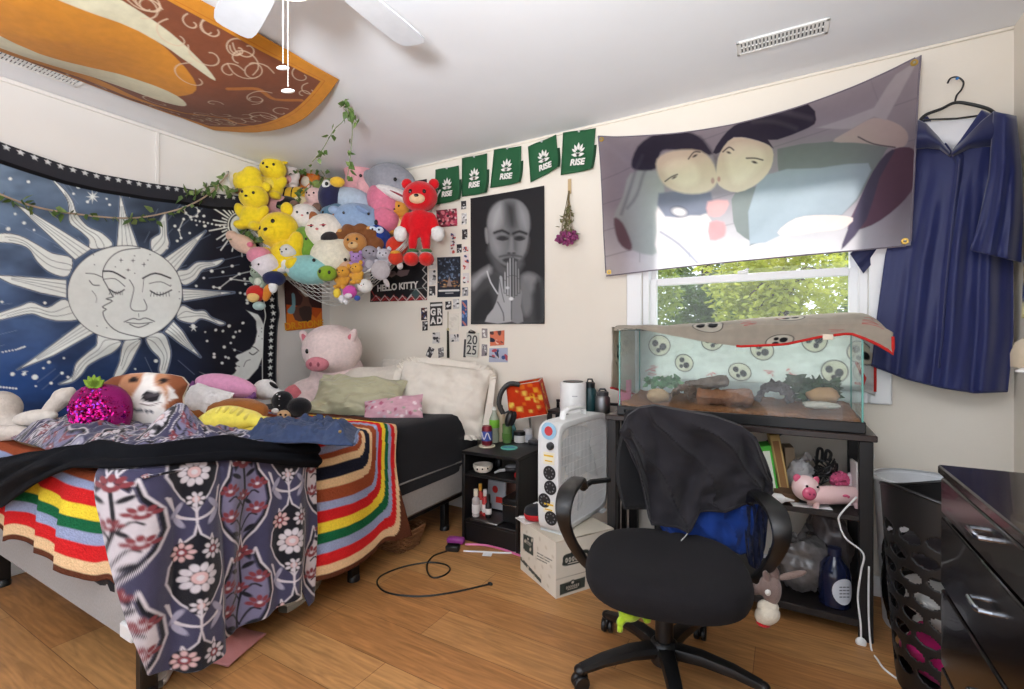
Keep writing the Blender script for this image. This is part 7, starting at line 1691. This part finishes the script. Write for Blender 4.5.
# upper shelf: bowl, brush, cables
z4n = lambda x, y, Zp: at(455+x/5.99, 440+y/5.99, Z=Zp)
c = z4n(168, 190, .394); multi('bowl', 'small cream dotted bowl on the upper shelf of the nightstand', 'bowl', [('bowl_body', MB().lathe([(.03, 0), (.048, .008), (.058, .03), (.058, .045), (.053, .045), (.05, .012), (0, .008)], c, 28), pla(220, 212, 198)), ('dots', MB().ell(c+FWD*.057+Vector((0, 0, .03)), .005, None, 6, 4).ell(c+FWD*.05-RIGHT*.03+Vector((0, 0, .028)), .005, None, 6, 4).ell(c+FWD*.05+RIGHT*.03+Vector((0, 0, .032)), .005, None, 6, 4), INK)])
c = z4n(270, 195, .395); multi('hair_brush', 'dark hair brush with silver bristles on the upper shelf of the nightstand', 'brush', [('handle', MB().tube([c-RIGHT*.03+FWD*.03+UPV*.008, c+UPV*.012, c+RIGHT*.03+UPV*.016], [.006, .008, .01], 8), pla(200, 198, 194)), ('brush_head', MB().ell(c+RIGHT*.075+UPV*.022, (.05, .03, .018), Matrix((RIGHT, FWD, UPV)).transposed(), 16, 8), pla(52, 50, 52)), ('bristles', MB().ell(c+RIGHT*.075+UPV*.036, (.045, .026, .012), Matrix((RIGHT, FWD, UPV)).transposed(), 16, 8), mat('knit', (150, 150, 152), vscale=200))])
c = z4n(262, 165, .395); solo('black_gadget', MB().ell(c+UPV*.03, (.022, .02, .03), None, 12, 8, .7), BLACKP, 'small black round gadget behind the brush on the nightstand shelf', 'gadget')
c = z4n(368, 222, .395); solo('red_trinket', MB().lathe([(.012, 0), (.013, .004), (.011, .022), (0, .024)], c, 16), pla(190, 40, 36), 'small red trinket at the end of the upper nightstand shelf', 'trinket')
# lower shelf: tray with bottles, black box
c = z4n(165, 487, .124); trm = MB().box(c+Vector((.02, .06, .006)), (.19, .17, .012), .005); solo('tray', trm, mat('metal', (120, 118, 116), rough=.35), 'flat grey tray on the bottom of the nightstand', 'tray'); tz_ = .1375
c = z4n(225, 430, tz_)
Rb = Matrix.Rotation(.0, 3, 'Z'); 
multi('picture_tin', 'silver tin lid with red lettering marks leaning behind the small bottles', 'tin', [('lid', MB().box(Vector((c.x-.005, 2.46, tz_+.085)), (.13, .012, .17), .006, Matrix.Rotation(-.08, 3, 'X')), pla(176, 178, 184)), ('print', MB().box(Vector((c.x+.02, 2.452, tz_+.06)), (.05, .004, .035), .002, Matrix.Rotation(-.08, 3, 'X')).ell(Vector((c.x-.01, 2.452, tz_+.12)), (.02, .003, .022)), pla(196, 50, 44))])
for k, (x, y, r, h, m, cm_, lb) in enumerate(((125, 455, .022, .10, mat('gloss', (216, 206, 202), trans=.3), pla(226, 216, 196), 'clear spray bottle with cream cap on the nightstand tray'), (152, 440, .017, .12, pla(190, 60, 56), pla(222, 166, 60), 'red tube with an orange cap behind the clear spray bottle'), (180, 450, .018, .095, pla(180, 44, 44), pla(216, 206, 200), 'short red bottle between the clear and the black ones'), (200, 462, .018, .075, pla(26, 24, 26), pla(24, 24, 26), 'small black bottle with a pale label on the nightstand tray'))):
    c = z4n(x, y, tz_); bottle('small_bottle', c, [(r*.9, 0), (r, .004), (r, h), (r*.5, h+.012), (r*.5, h+.02)], m, lb, capp=[(r*.62, h+.018), (r*.6, h+.055), (0, h+.057)], capm=cm_, lab=(r+.0003, .02, h*.7), labm=paper(220, 214, 210))
c = z4n(345, 420, .124); multi('black_box', 'black storage box with a metal rim at the back of the nightstand bottom', 'box', [('box_body', MB().box((-1.34, 2.42, .175), (.12, .18, .10), .006), BLACKP), ('lid', MB().box((-1.34, 2.42, .245), (.126, .186, .035), .008), BLACKP), ('rim', MB().box((-1.34, 2.42, .226), (.128, .188, .006), .001), CHROME)])
solo('pink_board', MB().box((-1.44, 2.652, .255), (.34, .012, .24), .002), paper(236, 176, 156), 'salmon pink board closing the back of the nightstand', 'board')  # added panel; its pink paints in the floor's warm bounce on the wall

# ================= CONSOLE THINGS =================
CZ = .7475
c = at(573, 408, D=2.72); c = Vector((c.x, min(c.y, 2.60), CZ))
multi('air_purifier', 'white cylindrical air purifier behind the box fan', 'air purifier', [('housing', MB().lathe([(.068, 0), (.074, .006), (.074, .165), (.07, .172), (.055, .174), (0, .174)], c, 36), WHITEP), ('air_outlet', MB().lathe([(.058, .173), (.058, .178), (.052, .18), (.03, .176), (0, .175)], c, 30), pla(44, 44, 46)), ('logo_mark', MB().box(c+FWD*.0745+UPV*.1, (.03, .002, .005), 0, Matrix((RIGHT, FWD, UPV)).transposed()), pla(170, 170, 172))])
def flask(px, h, r, m, cm_, label, dY=2.605):
    c = at(px, 400, Y=dY); c.z = CZ
    return multi('water_flask', label, 'bottle', [('flask_body', MB().lathe([(r*.94, 0), (r, .005), (r, h*.72), (r*.8, h*.8), (r*.72, h*.83)], c, 28), m), ('lid', MB().lathe([(r*.78, h*.82), (r*.8, h*.98), (r*.6, h), (0, h)], c, 24), cm_), ('carry_loop', MB().tube([c+RIGHT*-r*.5+UPV*h*.97, c+RIGHT*-r*.3+UPV*h*1.1, c+RIGHT*r*.3+UPV*h*1.1, c+RIGHT*r*.5+UPV*h*.97], r*.14, 8), cm_)])
flask(590, .17, .036, pla(26, 62, 66), pla(22, 30, 32), 'dark teal water flask beside the white air purifier')
flask(602.5, .125, .042, mat('metal', (128, 128, 130), rough=.45), pla(60, 60, 62), 'grey steel water flask between the teal flask and the terrarium', 2.57)
c = at(617.5, 404, Y=2.50); c.z = TZ+.001
multi('pink_mug', 'pink plastic mug standing against the end of the terrarium', 'mug', [('mug_body', MB().lathe([(.03, 0), (.034, .004), (.036, .15), (.033, .15), (.031, .008)], Vector((-.755, 2.55, TZ+.001)), 24), pla(232, 116, 152)), ('mug_handle', MB().tube(spline([Vector((-.755, 2.515, TZ+.12)), Vector((-.762, 2.485, TZ+.11)), Vector((-.762, 2.485, TZ+.05)), Vector((-.755, 2.516, TZ+.035))], 5), .006, 8), pla(232, 116, 152))])

# ================= TABLE SHELF THINGS =================
zs5 = lambda x, y, Y: at(750+x/5.738, 400+y/5.738, Y=Y)
SH = .4795
pc = zs5(310, 500, 2.31)
sc_ = .014
PK, PD = (232, 196, 194), (216, 96, 128)
def PP(x, y, dz=0): return zs5(x, y, 2.32)
bodyc = zs5(470, 545, 2.33); r_ = .036
bd = MB().lathe([(.0, -.11), (.025, -.108), (.036, -.095), (.037, 0), (.036, .085), (.028, .105), (0, .11)], bodyc, 24, Matrix((FWD, UPV, RIGHT)).transposed().to_4x4())
hdp = zs5(318, 505, 2.29)
multi('pig_planter', 'long pink pig-shaped ceramic pot on the middle shelf of the terrarium table', 'pot', [('body', bd, gloss(*PK)), ('head', MB().ell(hdp, (.05, .046, .052), None, 22, 16), gloss(236, 204, 202)), ('snout', MB().ell(hdp+FWD*.042-RIGHT*.010-UPV*.010, (.028, .016, .027), Matrix((RIGHT, FWD, UPV)).transposed(), 16, 10), gloss(*PD), [('nostril', MB().ell(hdp+FWD*.058-RIGHT*.018-UPV*.008, .004, None, 8, 6).ell(hdp+FWD*.058+RIGHT*-.002-UPV*.008, .004, None, 8, 6), gloss(150, 60, 90))]),
    ('ear', MB().ell(hdp-RIGHT*.034+UPV*.04, (.016, .008, .018), Matrix((RIGHT, FWD, UPV)).transposed() @ Matrix.Rotation(-.5, 3, 'Y'), 12, 8), gloss(*PD)), ('ear', MB().ell(hdp+RIGHT*.034+UPV*.03+FWD*.01, (.016, .008, .022), Matrix((RIGHT, FWD, UPV)).transposed() @ Matrix.Rotation(.5, 3, 'Y'), 12, 8), gloss(*PD)),
    ('eye', MB().ell(hdp+FWD*.043-RIGHT*.02+UPV*.02, .005, None, 8, 6), EYE), ('eye', MB().ell(hdp+FWD*.041+RIGHT*.024+UPV*.016, .005, None, 8, 6), EYE)]+
    [('leg', MB().tube([bodyc+RIGHT*x+FWD*y-UPV*.02, bodyc+RIGHT*x*1.05+FWD*y-UPV*(bodyc.z-SH)+UPV*.004], [.014, .011], 10), gloss(*PK)) for x in (-.075, .085) for y in (-.018, .02)]+[('flower_print', MB().ell(bodyc+RIGHT*.03+FWD*.036+UPV*.008, (.012, .003, .006), Matrix((RIGHT, FWD, UPV)).transposed(), 8, 6).ell(bodyc+RIGHT*.042+FWD*.036+UPV*.004, (.006, .003, .006), Matrix((RIGHT, FWD, UPV)).transposed(), 8, 6), gloss(*PD))])
def leanbox(name, x0, y0, x1, y1, Y, w, d, rgb, label, cat, stripe=None):
    a0 = zs5(x0, y0, Y); b0 = zs5(x1, y1, Y); a0.z = SH+.002; up = (b0-a0); h = up.length; up.normalize(); x = Vector((1, .15, 0)); x = (x-up*x.dot(up)).normalized(); M = Matrix((x, x.cross(up)*-1, up)).transposed()
    parts = [('cover', MB().box(a0+up*h/2, (w, d, h), .003, M), paper(*rgb))]
    if stripe: parts.append(('print', MB().box(a0+up*h/2-(M @ Vector((0, d/2+.0005, 0))), (w*.6, .001, h*.8), 0, M), paper(*stripe)))
    multi(name, label, cat, parts)
leanbox('green_book', 125, 470, 78, 250, 2.42, .045, .12, (88, 190, 70), 'bright green and white book leaning on the table shelf by the jacket', 'book', (226, 234, 220))
leanbox('gold_box', 195, 430, 130, 190, 2.44, .04, .10, (206, 176, 116), 'tall patterned gold box leaning beside the green book', 'box', (150, 110, 70))
leanbox('brown_book', 150, 440, 108, 300, 2.50, .03, .12, (176, 128, 70), 'orange brown book between the green book and the gold box', 'book')
leanbox('cream_box', 235, 430, 215, 260, 2.54, .04, .10, (170, 150, 126), 'cream carton behind the gold box on the table shelf', 'box')
c = zs5(200, 505, 2.36); c.z = SH+.001; multi('wooden_discs', 'stack of round wooden discs beside the glue bottle', 'discs', [('disc', MB().lathe([(0, 0), (.055, 0), (.055, .009), (0, .009)], c+Vector((.004*k, -.003*k, .0095*k)), 24), mat('paper', (150-14*k, 112-10*k, 80-6*k), vscale=60, var=.2)) for k in range(4)])
g0 = zs5(110, 565, 2.27); g1 = zs5(255, 582, 2.27); g0.z = g1.z = SH+.022
multi('glue_bottle', 'white glue bottle lying on its side in front of the wooden discs', 'bottle', [('bottle_body', MB().tube([g0, g0.lerp(g1, .1), g0.lerp(g1, .5), g0.lerp(g1, .62)], [.014, .02, .02, .011], 14), WHITEP), ('nozzle', MB().tube([g0.lerp(g1, .62), g0.lerp(g1, .7), g1], [.011, .009, .003], 12), pla(222, 222, 218))])
solo('paper_sheet', MB().box(Vector((zs5(350, 600, 2.30).x, 2.30, SH+.002)), (.14, .05, .003), .0005, Matrix.Rotation(.2, 3, 'Z')), paper(230, 230, 230), 'white card lying under the pig-shaped pot', 'card')
def bag(name, c, r, rgb, label, seed, m=None, cat='bag'):
    U, V = uv(60, 40); th = U*2*PI; ph = .02+V*(PI-.04)
    k = 1+.55*fbm(np.cos(th)*2.2*np.sin(ph)+4, np.sin(th)*2.2*np.sin(ph)+np.cos(ph)*2.4, seed, 4)+.12*np.abs(fbm(np.cos(th)*6+4, np.sin(th)*6+np.cos(ph)*7, seed+5))
    k[-1] = k[0]
    P = np.stack([np.cos(th)*np.sin(ph)*r[0], np.sin(th)*np.sin(ph)*r[1], np.cos(ph)*r[2]], -1)*k[..., None]+np.array(c)
    lowz = c[2]-r[2]; P[..., 2] = np.maximum(P[..., 2], lowz)
    return multi(name, label, cat, [('bag_body', MB().grid(P), m or mat('gloss', rgb, rough=.25, var=.3, vscale=30)), ('tied_top', MB().tube([Vector(c)+Vector((0, 0, r[2]*.8)), Vector(c)+Vector((.01, 0, r[2]*1.1)), Vector(c)+Vector((.03, -.01, r[2]*1.3))], [.02, .01, .022], 8), m or mat('gloss', rgb, rough=.25))])
bag('silver_pouch', (zs5(290, 360, 2.46).x, 2.46, SH+.075), (.055, .05, .075), (170, 168, 168), 'crumpled silver pouch with dark drawing marks behind the pig-shaped pot', 3)
wr = MB(); rnd = random.Random(4); wc = zs5(430, 400, 2.44)
for k in range(9):
    ph = rnd.uniform(0, 6); wr.tube(spline([wc+Vector((.055*math.cos(ph+t*1.3)*rnd.uniform(.5, 1), .035*math.sin(ph+t*1.3), -.06+.11*rnd.random())) for t in range(6)], 5), .0035, 6)
wr.tube(spline([zs5(380, 370, 2.42), zs5(390, 285, 2.42), zs5(415, 290, 2.42), zs5(410, 360, 2.42)], 6), .006, 8).tube(spline([zs5(430, 350, 2.42), zs5(440, 290, 2.42), zs5(465, 310, 2.42), zs5(450, 350, 2.42)], 6), .006, 8)
multi('cable_tangle', 'tangle of black cables heaped behind the pig-shaped pot', 'cables', [('cords', wr, BLACKP), ('adapter', MB().box(Vector((wc.x, 2.45, SH+.02)), (.08, .06, .038), .006), BLACKP)])
fc_ = zs5(510, 455, 2.42); fm = MB(); rnd = random.Random(5)
for k in range(36): d = Vector((rnd.gauss(0, 1), rnd.gauss(0, 1), rnd.gauss(0, 1))).normalized(); fm.ell(fc_+d*.026, (.014, .014, .008), Euler((rnd.random()*3, rnd.random()*3, 0)).to_matrix(), 7, 5)
multi('fabric_flower', 'pink and white fabric flower behind the body of the pig-shaped pot', 'flower', [('petals', fm, mat('fabric', (206, 90, 128), var=.4, vscale=70)), ('stem', MB().tube([fc_, Vector((fc_.x+.01, 2.43, SH+.002))], .004, 6), STEM), ('white_petals', MB().ell(fc_+RIGHT*.03-UPV*.03, (.03, .02, .02), None, 10, 8).ell(fc_+RIGHT*.05, (.02, .02, .03), None, 10, 8), fab(220, 206, 206))])
leanbox('paper_card', 610, 480, 600, 350, 2.40, .012, .09, (214, 210, 206), 'pale card leaning on the table leg above the pig-shaped pot', 'card')
# bottom shelf
BSZ = .081
z6b = lambda x, y, Y: at(750+x/4.592, 510+y/4.592, Y=Y)
PLB = mat('gloss', (104, 100, 99), rough=.22, var=.45, vscale=22)
p = z6b(235, 260, 2.42); bag('plastic_bag', (p.x, 2.42, BSZ+.12), (.115, .10, .12), (150, 148, 150), 'large crumpled grey plastic bag on the bottom shelf of the terrarium table', 7, PLB)
p = z6b(350, 160, 2.52); bag('plastic_bag', (p.x, 2.52, BSZ+.17), (.09, .08, .17), (120, 112, 112), 'darker crumpled bag behind the blue bottle on the bottom shelf', 9, mat('gloss', (88, 80, 80), rough=.3, var=.4, vscale=26))
p = z6b(388, 420, 2.35); p.z = BSZ
bottle('detergent_bottle', p, [(.05, 0), (.056, .006), (.058, .12), (.05, .16), (.025, .19), (.02, .2)], gloss(20, 26, 52), 'dark blue bottle with a round white label on the bottom shelf', capp=[(.024, .2), (.024, .23), (0, .232)], capm=pla(30, 34, 60))
lbm = MB(); 
for k in range(1):
    U, V = uv(20, 20); R_ = np.sqrt(np.clip(U, 0, 1)); 
lg = np.zeros((25, 8, 3))
for i in range(25):
    for j in range(8):
        t = 2*PI*i/24; r = j/7; hx_ = .043*r*math.cos(t); hz_ = .052*r*math.sin(t); an = hx_/.0585; d = FWD*math.cos(an)*.0592+RIGHT*math.sin(an)*.0592; lg[i, j] = p+d+Vector((0, 0, .078+hz_))
a = Art(np.repeat(np.linspace(0, 1, 25)[:, None], 8, 1), np.repeat(np.linspace(0, 1, 8)[None], 25, 0), (206, 208, 214), .05)
o_ = _mk('label', MB().grid(lg), paper(206, 208, 214), p); o_.parent = bpy.data.objects[[o.name for o in bpy.data.objects if o.name.startswith('detergent_bottle')][0]]
pr = MB()
for k in range(4):
    for q in range(3): hz_ = .02-.013*k; pr.box(p+FWD*.0597+RIGHT*(-.015+.014*q)+Vector((0, 0, .078+hz_)), (.011, .0006, .004), 0, Matrix((RIGHT, FWD, UPV)).transposed())
o2 = _mk('label_print', pr, pla(90, 92, 100), p); o2.parent = o_

# ================= HANGING SOFT TOYS, CABLES =================
toy('sock_monkey', 769, 594, 1.47, 62, 'grey brown sock monkey with red mouth hanging upside down from the chair armrest', 'soft toy', [
    ('body', (122, 104, 98), [(.05, .06, 0, .14, .26, .13, -.12), (-.06, .1, .02, .1, .2, .1, .2), (-.26, .08, -.02, .16, .09, .08, -.4)]), ('arm', (132, 112, 104), [(.36, .30, .0, .26, .055, .05, .22)]), ('limb', (112, 92, 86), [(.1, .3, 0, .07, .16, .07), (-.06, .28, .03, .06, .14, .06, .2)]),
    ('muzzle', (206, 196, 178), [(-.06, -.30, .06, .2, .15, .14, .3), (-.03, -.2, .02, .17, .12, .12)]), ('mouth', (190, 40, 42), [(-.13, -.44, .07, .11, .05, .08, -.2)]), ('patch', (220, 216, 210), [(-.07, .08, .1, .05, .06, .03)])])
toy('green_plush', 634, 614, 1.42, 44, 'lime green soft toy hanging under the seat of the office chair', 'soft toy', [('body', (150, 178, 40), [(-.1, .05, 0, .26, .22, .2), (.2, .06, 0, .24, .12, .14, .15), (-.3, -.12, .06, .13, .09, .1, .6), (-.34, -.28, .1, .08, .1, .06), (.28, -.1, .06, .1, .08, .08)]), ('spike', (176, 200, 70), [(-.18, .26, 0, .06, .1, .05), (0, .28, 0, .06, .1, .05)])])
CW = pla(226, 226, 224)
pts = [z6b(x, y, 2.235) for x, y in ((490, -60), (415, 20), (410, 60), (440, 130), (520, 200), (510, 280), (495, 400), (508, 520), (510, 596))]
multi('usb_cable', 'white cable with a round plug dangling in front of the table leg', 'cable', [('cord', MB().tube(spline(pts, 6), .0036, 6), CW), ('plug', MB().ell(pts[-1]-Vector((0, 0, .01)), (.018, .008, .02), None, 16, 10), CW)])
zd5 = lambda x, y: (840+x/2.766, 440+y/2.766)
fl_pts = [at(*zd5(80, 350), Y=2.22), at(*zd5(79, 470), Y=2.22), at(*zd5(86, 575), Z=.006), at(*zd5(104, 608), Z=.004), at(*zd5(130, 640), Z=.004), at(*zd5(205, 689), Z=.004), at(*zd5(260, 705), Z=.004)]
solo('power_cable', MB().tube(spline(fl_pts, 8), .0034, 6), CW, 'white cord running down the table leg and across the floor to the dresser', 'cord')
multi('wall_cable', 'thin white cable hanging on the wall beside the table top', 'cable', [('cord', MB().tube(spline([zs5(690, 280, 2.66), zs5(715, 330, 2.66), zs5(690, 350, 2.66), zs5(745, 440, 2.64), zs5(700, 480, 2.62)], 6), .002, 5), CW), ('plug', MB().ell(zs5(690, 350, 2.66), .006, None, 8, 6), BLACKP)])
fl = lambda x, y: at(280+x/2.094, 360+y/2.094, Z=.004)
blk = spline([fl(*q) for q in ((350, 400), (322, 410), (308, 428), (310, 446), (322, 456), (345, 450), (356, 438), (345, 428), (310, 424), (255, 434), (212, 452), (204, 470), (228, 488), (290, 495), (360, 487), (440, 469))], 8)
multi('extension_cord', 'black extension cord lying in a loop on the floor beside the bed', 'cord', [('cord', MB().tube(blk, .0042, 6), BLACKP), ('socket_block', MB().box(fl(362, 398)+Vector((0, .0, .014)), (.075, .05, .032), .006, Matrix.Rotation(.35, 3, 'Z')), BLACKP), ('plug', MB().ell(blk[-1], (.014, .009, .009)), BLACKP)])
multi('power_strip', 'purple power strip with a pink cord beside the nightstand foot', 'power strip', [('strip_body', MB().box(fl(366, 385)+Vector((0, .01, .017)), (.10, .045, .034), .008, Matrix.Rotation(.3, 3, 'Z')), pla(150, 60, 140)), ('cord', MB().tube(spline([fl(388, 386), fl(430, 388), fl(470, 398), fl(510, 412), fl(540, 415)], 6), .0062, 6), pla(214, 110, 160))])
multi('white_extension_cord', 'white cord with a paper tag lying beside the pink cord', 'cord', [('cord', MB().tube(spline([fl(384, 400), fl(430, 402), fl(480, 404), fl(540, 400)], 6), .0045, 6), CW), ('tag', MB().box(fl(434, 408)+Vector((0, 0, .002)), (.05, .04, .002), .0005, Matrix.Rotation(.4, 3, 'Z')), paper(236, 236, 236))])

# ================= UNDER AND BESIDE THE BED =================
bk = MB(); bc = Vector((-1.93, 2.02, 0)); rows_ = 9
for k in range(rows_):
    z = .008+.0135*k; w_ = .13+.004*k; d_ = .085+.003*k
    pts = []
    for i in range(64):
        t = 2*PI*i/64; wob = .004*math.cos(i*PI/2+k*PI); pts.append(bc+Vector((w_*math.copysign(abs(math.cos(t))**.4, math.cos(t))+wob*math.cos(t), (d_+wob)*math.copysign(abs(math.sin(t))**.4, math.sin(t)), z)))
    bk.tube(pts, .0065, 6, closed=True)
multi('wicker_basket', 'low brown wicker basket on the floor under the bed', 'basket', [('weave', bk, mat('knit', (136, 96, 66), vscale=60)), ('basket_bottom', MB().box(bc+Vector((0, 0, .006)), (.25, .16, .01), .003), mat('knit', (120, 84, 58)))])
def shoe(name, c, ang, rgb, sole, label, L_=.26, trim=None):
    M = Matrix.Translation(c) @ Matrix.Rotation(ang, 4, 'Z'); n = 22; A = np.zeros((n, 14, 3)); S_ = np.zeros((n, 9, 3))
    for i in range(n):
        t = i/(n-1); x = (t-.5)*L_; w_ = .047*abs(math.sin(PI*min(max(t*.96+.02, .02), .98)))**.35*(.82+.3*t*(1-t)+.12*t); hgt = .095-.055*min(1, max(0, (t-.32)/.5))-.025*max(0, t-.82)/.18
        for j in range(14):
            a_ = PI*j/13; A[i, j] = (x, w_*math.cos(a_), .022+hgt*abs(math.sin(a_))**.6*(.35 if i in (0, n-1) else 1))
        for j in range(9):
            a_ = 2*PI*j/8; S_[i, j] = (x*1.03, (w_+.005)*math.copysign(abs(math.cos(a_))**.4, math.cos(a_)), .013+.013*math.copysign(abs(math.sin(a_))**.4, math.sin(a_)))
    up = MB().grid(A).xf(M); so_ = MB().grid(S_).xf(M)
    lc_ = MB()
    for k in range(5): x = .0+.016*k; lc_.tube([M @ Vector((x, -.026, .098-.011*k)), M @ Vector((x+.004, 0, .108-.012*k)), M @ Vector((x, .026, .098-.011*k))], .003, 5)
    return multi(name, label, 'shoe', [('upper', up, fab(*rgb)), ('sole', so_, pla(*sole)), ('laces', lc_, fab(*(trim or (220, 218, 214))))])
shoe('sneaker', Vector((-1.93, .85, 0)), -.5, (214, 210, 206), (226, 224, 220), 'white sneaker under the bed behind the hanging fleece blanket')
shoe('sneaker', Vector((-2.10, .93, 0)), -.3, (206, 202, 198), (220, 218, 214), 'white sneaker farther under the bed beside the first white one')
shoe('sneaker', Vector((-2.78, .92, 0)), .2, (34, 34, 36), (206, 204, 200), 'black sneaker under the foot of the bed at the edge of the photo', trim=(40, 40, 42)); shoe('sneaker', Vector((-2.95, 1.02, 0)), 2.8, (196, 192, 188), (214, 212, 208), 'pale sneaker beside the black one under the bed')
shoe('slipper', Vector((-1.90, 1.40, 0)), -1.2, (206, 196, 180), (196, 186, 170), 'beige slipper under the hanging crochet blanket')
U, V = uv(40, 30); P = np.stack([-1.98+.28*U-.06*V, .88+.18*V+.08*U, .012+.10*np.sin(PI*U)*np.sin(PI*V)*(1+1.2*fbm(U*4, V*4, 5))], -1)
solo('pink_cloth', sheet(P, None, .006), fab(190, 128, 126), 'dusty pink cloth crumpled on the floor below the fleece blanket', 'cloth', angle=180)
sl2 = MB(); 

# ================= LAUNDRY HAMPER AND BIN =================
hc = Vector((.475, 2.06, 0)); HH = .655
n_a, n_z = 220, 150
th = np.linspace(0, 2*PI, n_a, endpoint=False); zz = np.linspace(0, 1, n_z)
def rad(z): return .142+.045*z**.8
hv = MB(); T_, Zg = np.meshgrid(th, zz, indexing='ij')
rimz = .025*np.cos(2*(T_-.6))*np.clip((Zg-.8)/.2, 0, 1)
P = np.stack([hc.x+rad(Zg)*np.cos(T_), hc.y+rad(Zg)*np.sin(T_), .004+HH*Zg+rimz], -1)
hv.v = [tuple(p) for p in P.reshape(-1, 3).tolist()]
rowsN = 8
for i in range(n_a):
    i2 = (i+1) % n_a
    for j in range(n_z-1):
        z = (zz[j]+zz[j+1])/2; t = (i+.5)/n_a*13
        hole = False
        if .10 < z < .86:
            q = (z-.10)/.76*rowsN; r = int(q); fy = q-r-.5; fx = ((t+(.5 if r % 2 else 0)) % 1)-.5
            fx2 = fx*.9+fy*.22
            hole = (fx2/.36)**2+(fy/.33)**2 < 1
        if not hole: hv.f.append([i*n_z+j, i2*n_z+j, i2*n_z+j+1, i*n_z+j+1]); hv.fm.append(0)
hv.mods.append(('solid', .004, 0))
rimm = MB().tube([Vector(P[i, -1]) for i in range(0, n_a, 4)], .006, 8, closed=True)
bt = MB().lathe([(0, .002), (.14, .002), (.143, .012), (0, .012)], hc, 40)
multi('laundry_hamper', 'tall black plastic laundry hamper with oval holes beside the dresser', 'hamper', [('basket_wall', hv, mat('plastic', (20, 20, 21), rough=.45)), ('rim', rimm, BLACKP), ('hamper_bottom', bt, BLACKP)])
def laundry(c, r, rgb, label, seed):
    U, V = uv(50, 30); t_ = U*2*PI; ph = .02+V*(PI-.04); k = 1+.35*fbm(np.cos(t_)*2+5, np.sin(t_)*2+np.cos(ph)*3, seed); k[-1] = k[0]
    Q = np.stack([np.cos(t_)*np.sin(ph)*r[0], np.sin(t_)*np.sin(ph)*r[1], np.cos(ph)*r[2]], -1)*k[..., None]+np.array(c)
    solo('laundry', MB().grid(Q), fab(*rgb), label, 'clothes', 'clothes in the hamper', angle=180)
laundry((hc.x, hc.y, .13), (.125, .125, .09), (196, 40, 112), 'magenta clothes seen through the lowest holes of the hamper', 2); laundry((hc.x, hc.y, .30), (.125, .125, .10), (206, 204, 200), 'pale grey clothes seen through the middle holes of the hamper', 4); laundry((hc.x-.02, hc.y+.02, .45), (.12, .12, .08), (60, 56, 60), 'dark clothes near the top of the hamper', 6)
wc_ = Vector((.47, 2.475, 0))
multi('waste_bin', 'white plastic bin standing against the wall behind the hamper', 'bin', [('bin_body', MB().lathe([(.0, .0), (.115, .0), (.12, .01), (.15, .59), (.146, .59), (.117, .012), (0, .01)], wc_, 40), pla(222, 224, 226)), ('rim', MB().lathe([(.148, .585), (.158, .587), (.158, .605), (.147, .605)], wc_, 40, cap=False), pla(226, 228, 230))])
bag('dark_bag', (.385, 2.40, .22), (.045, .10, .22), (22, 22, 24), 'black bag standing between the table leg and the white bin', 11)
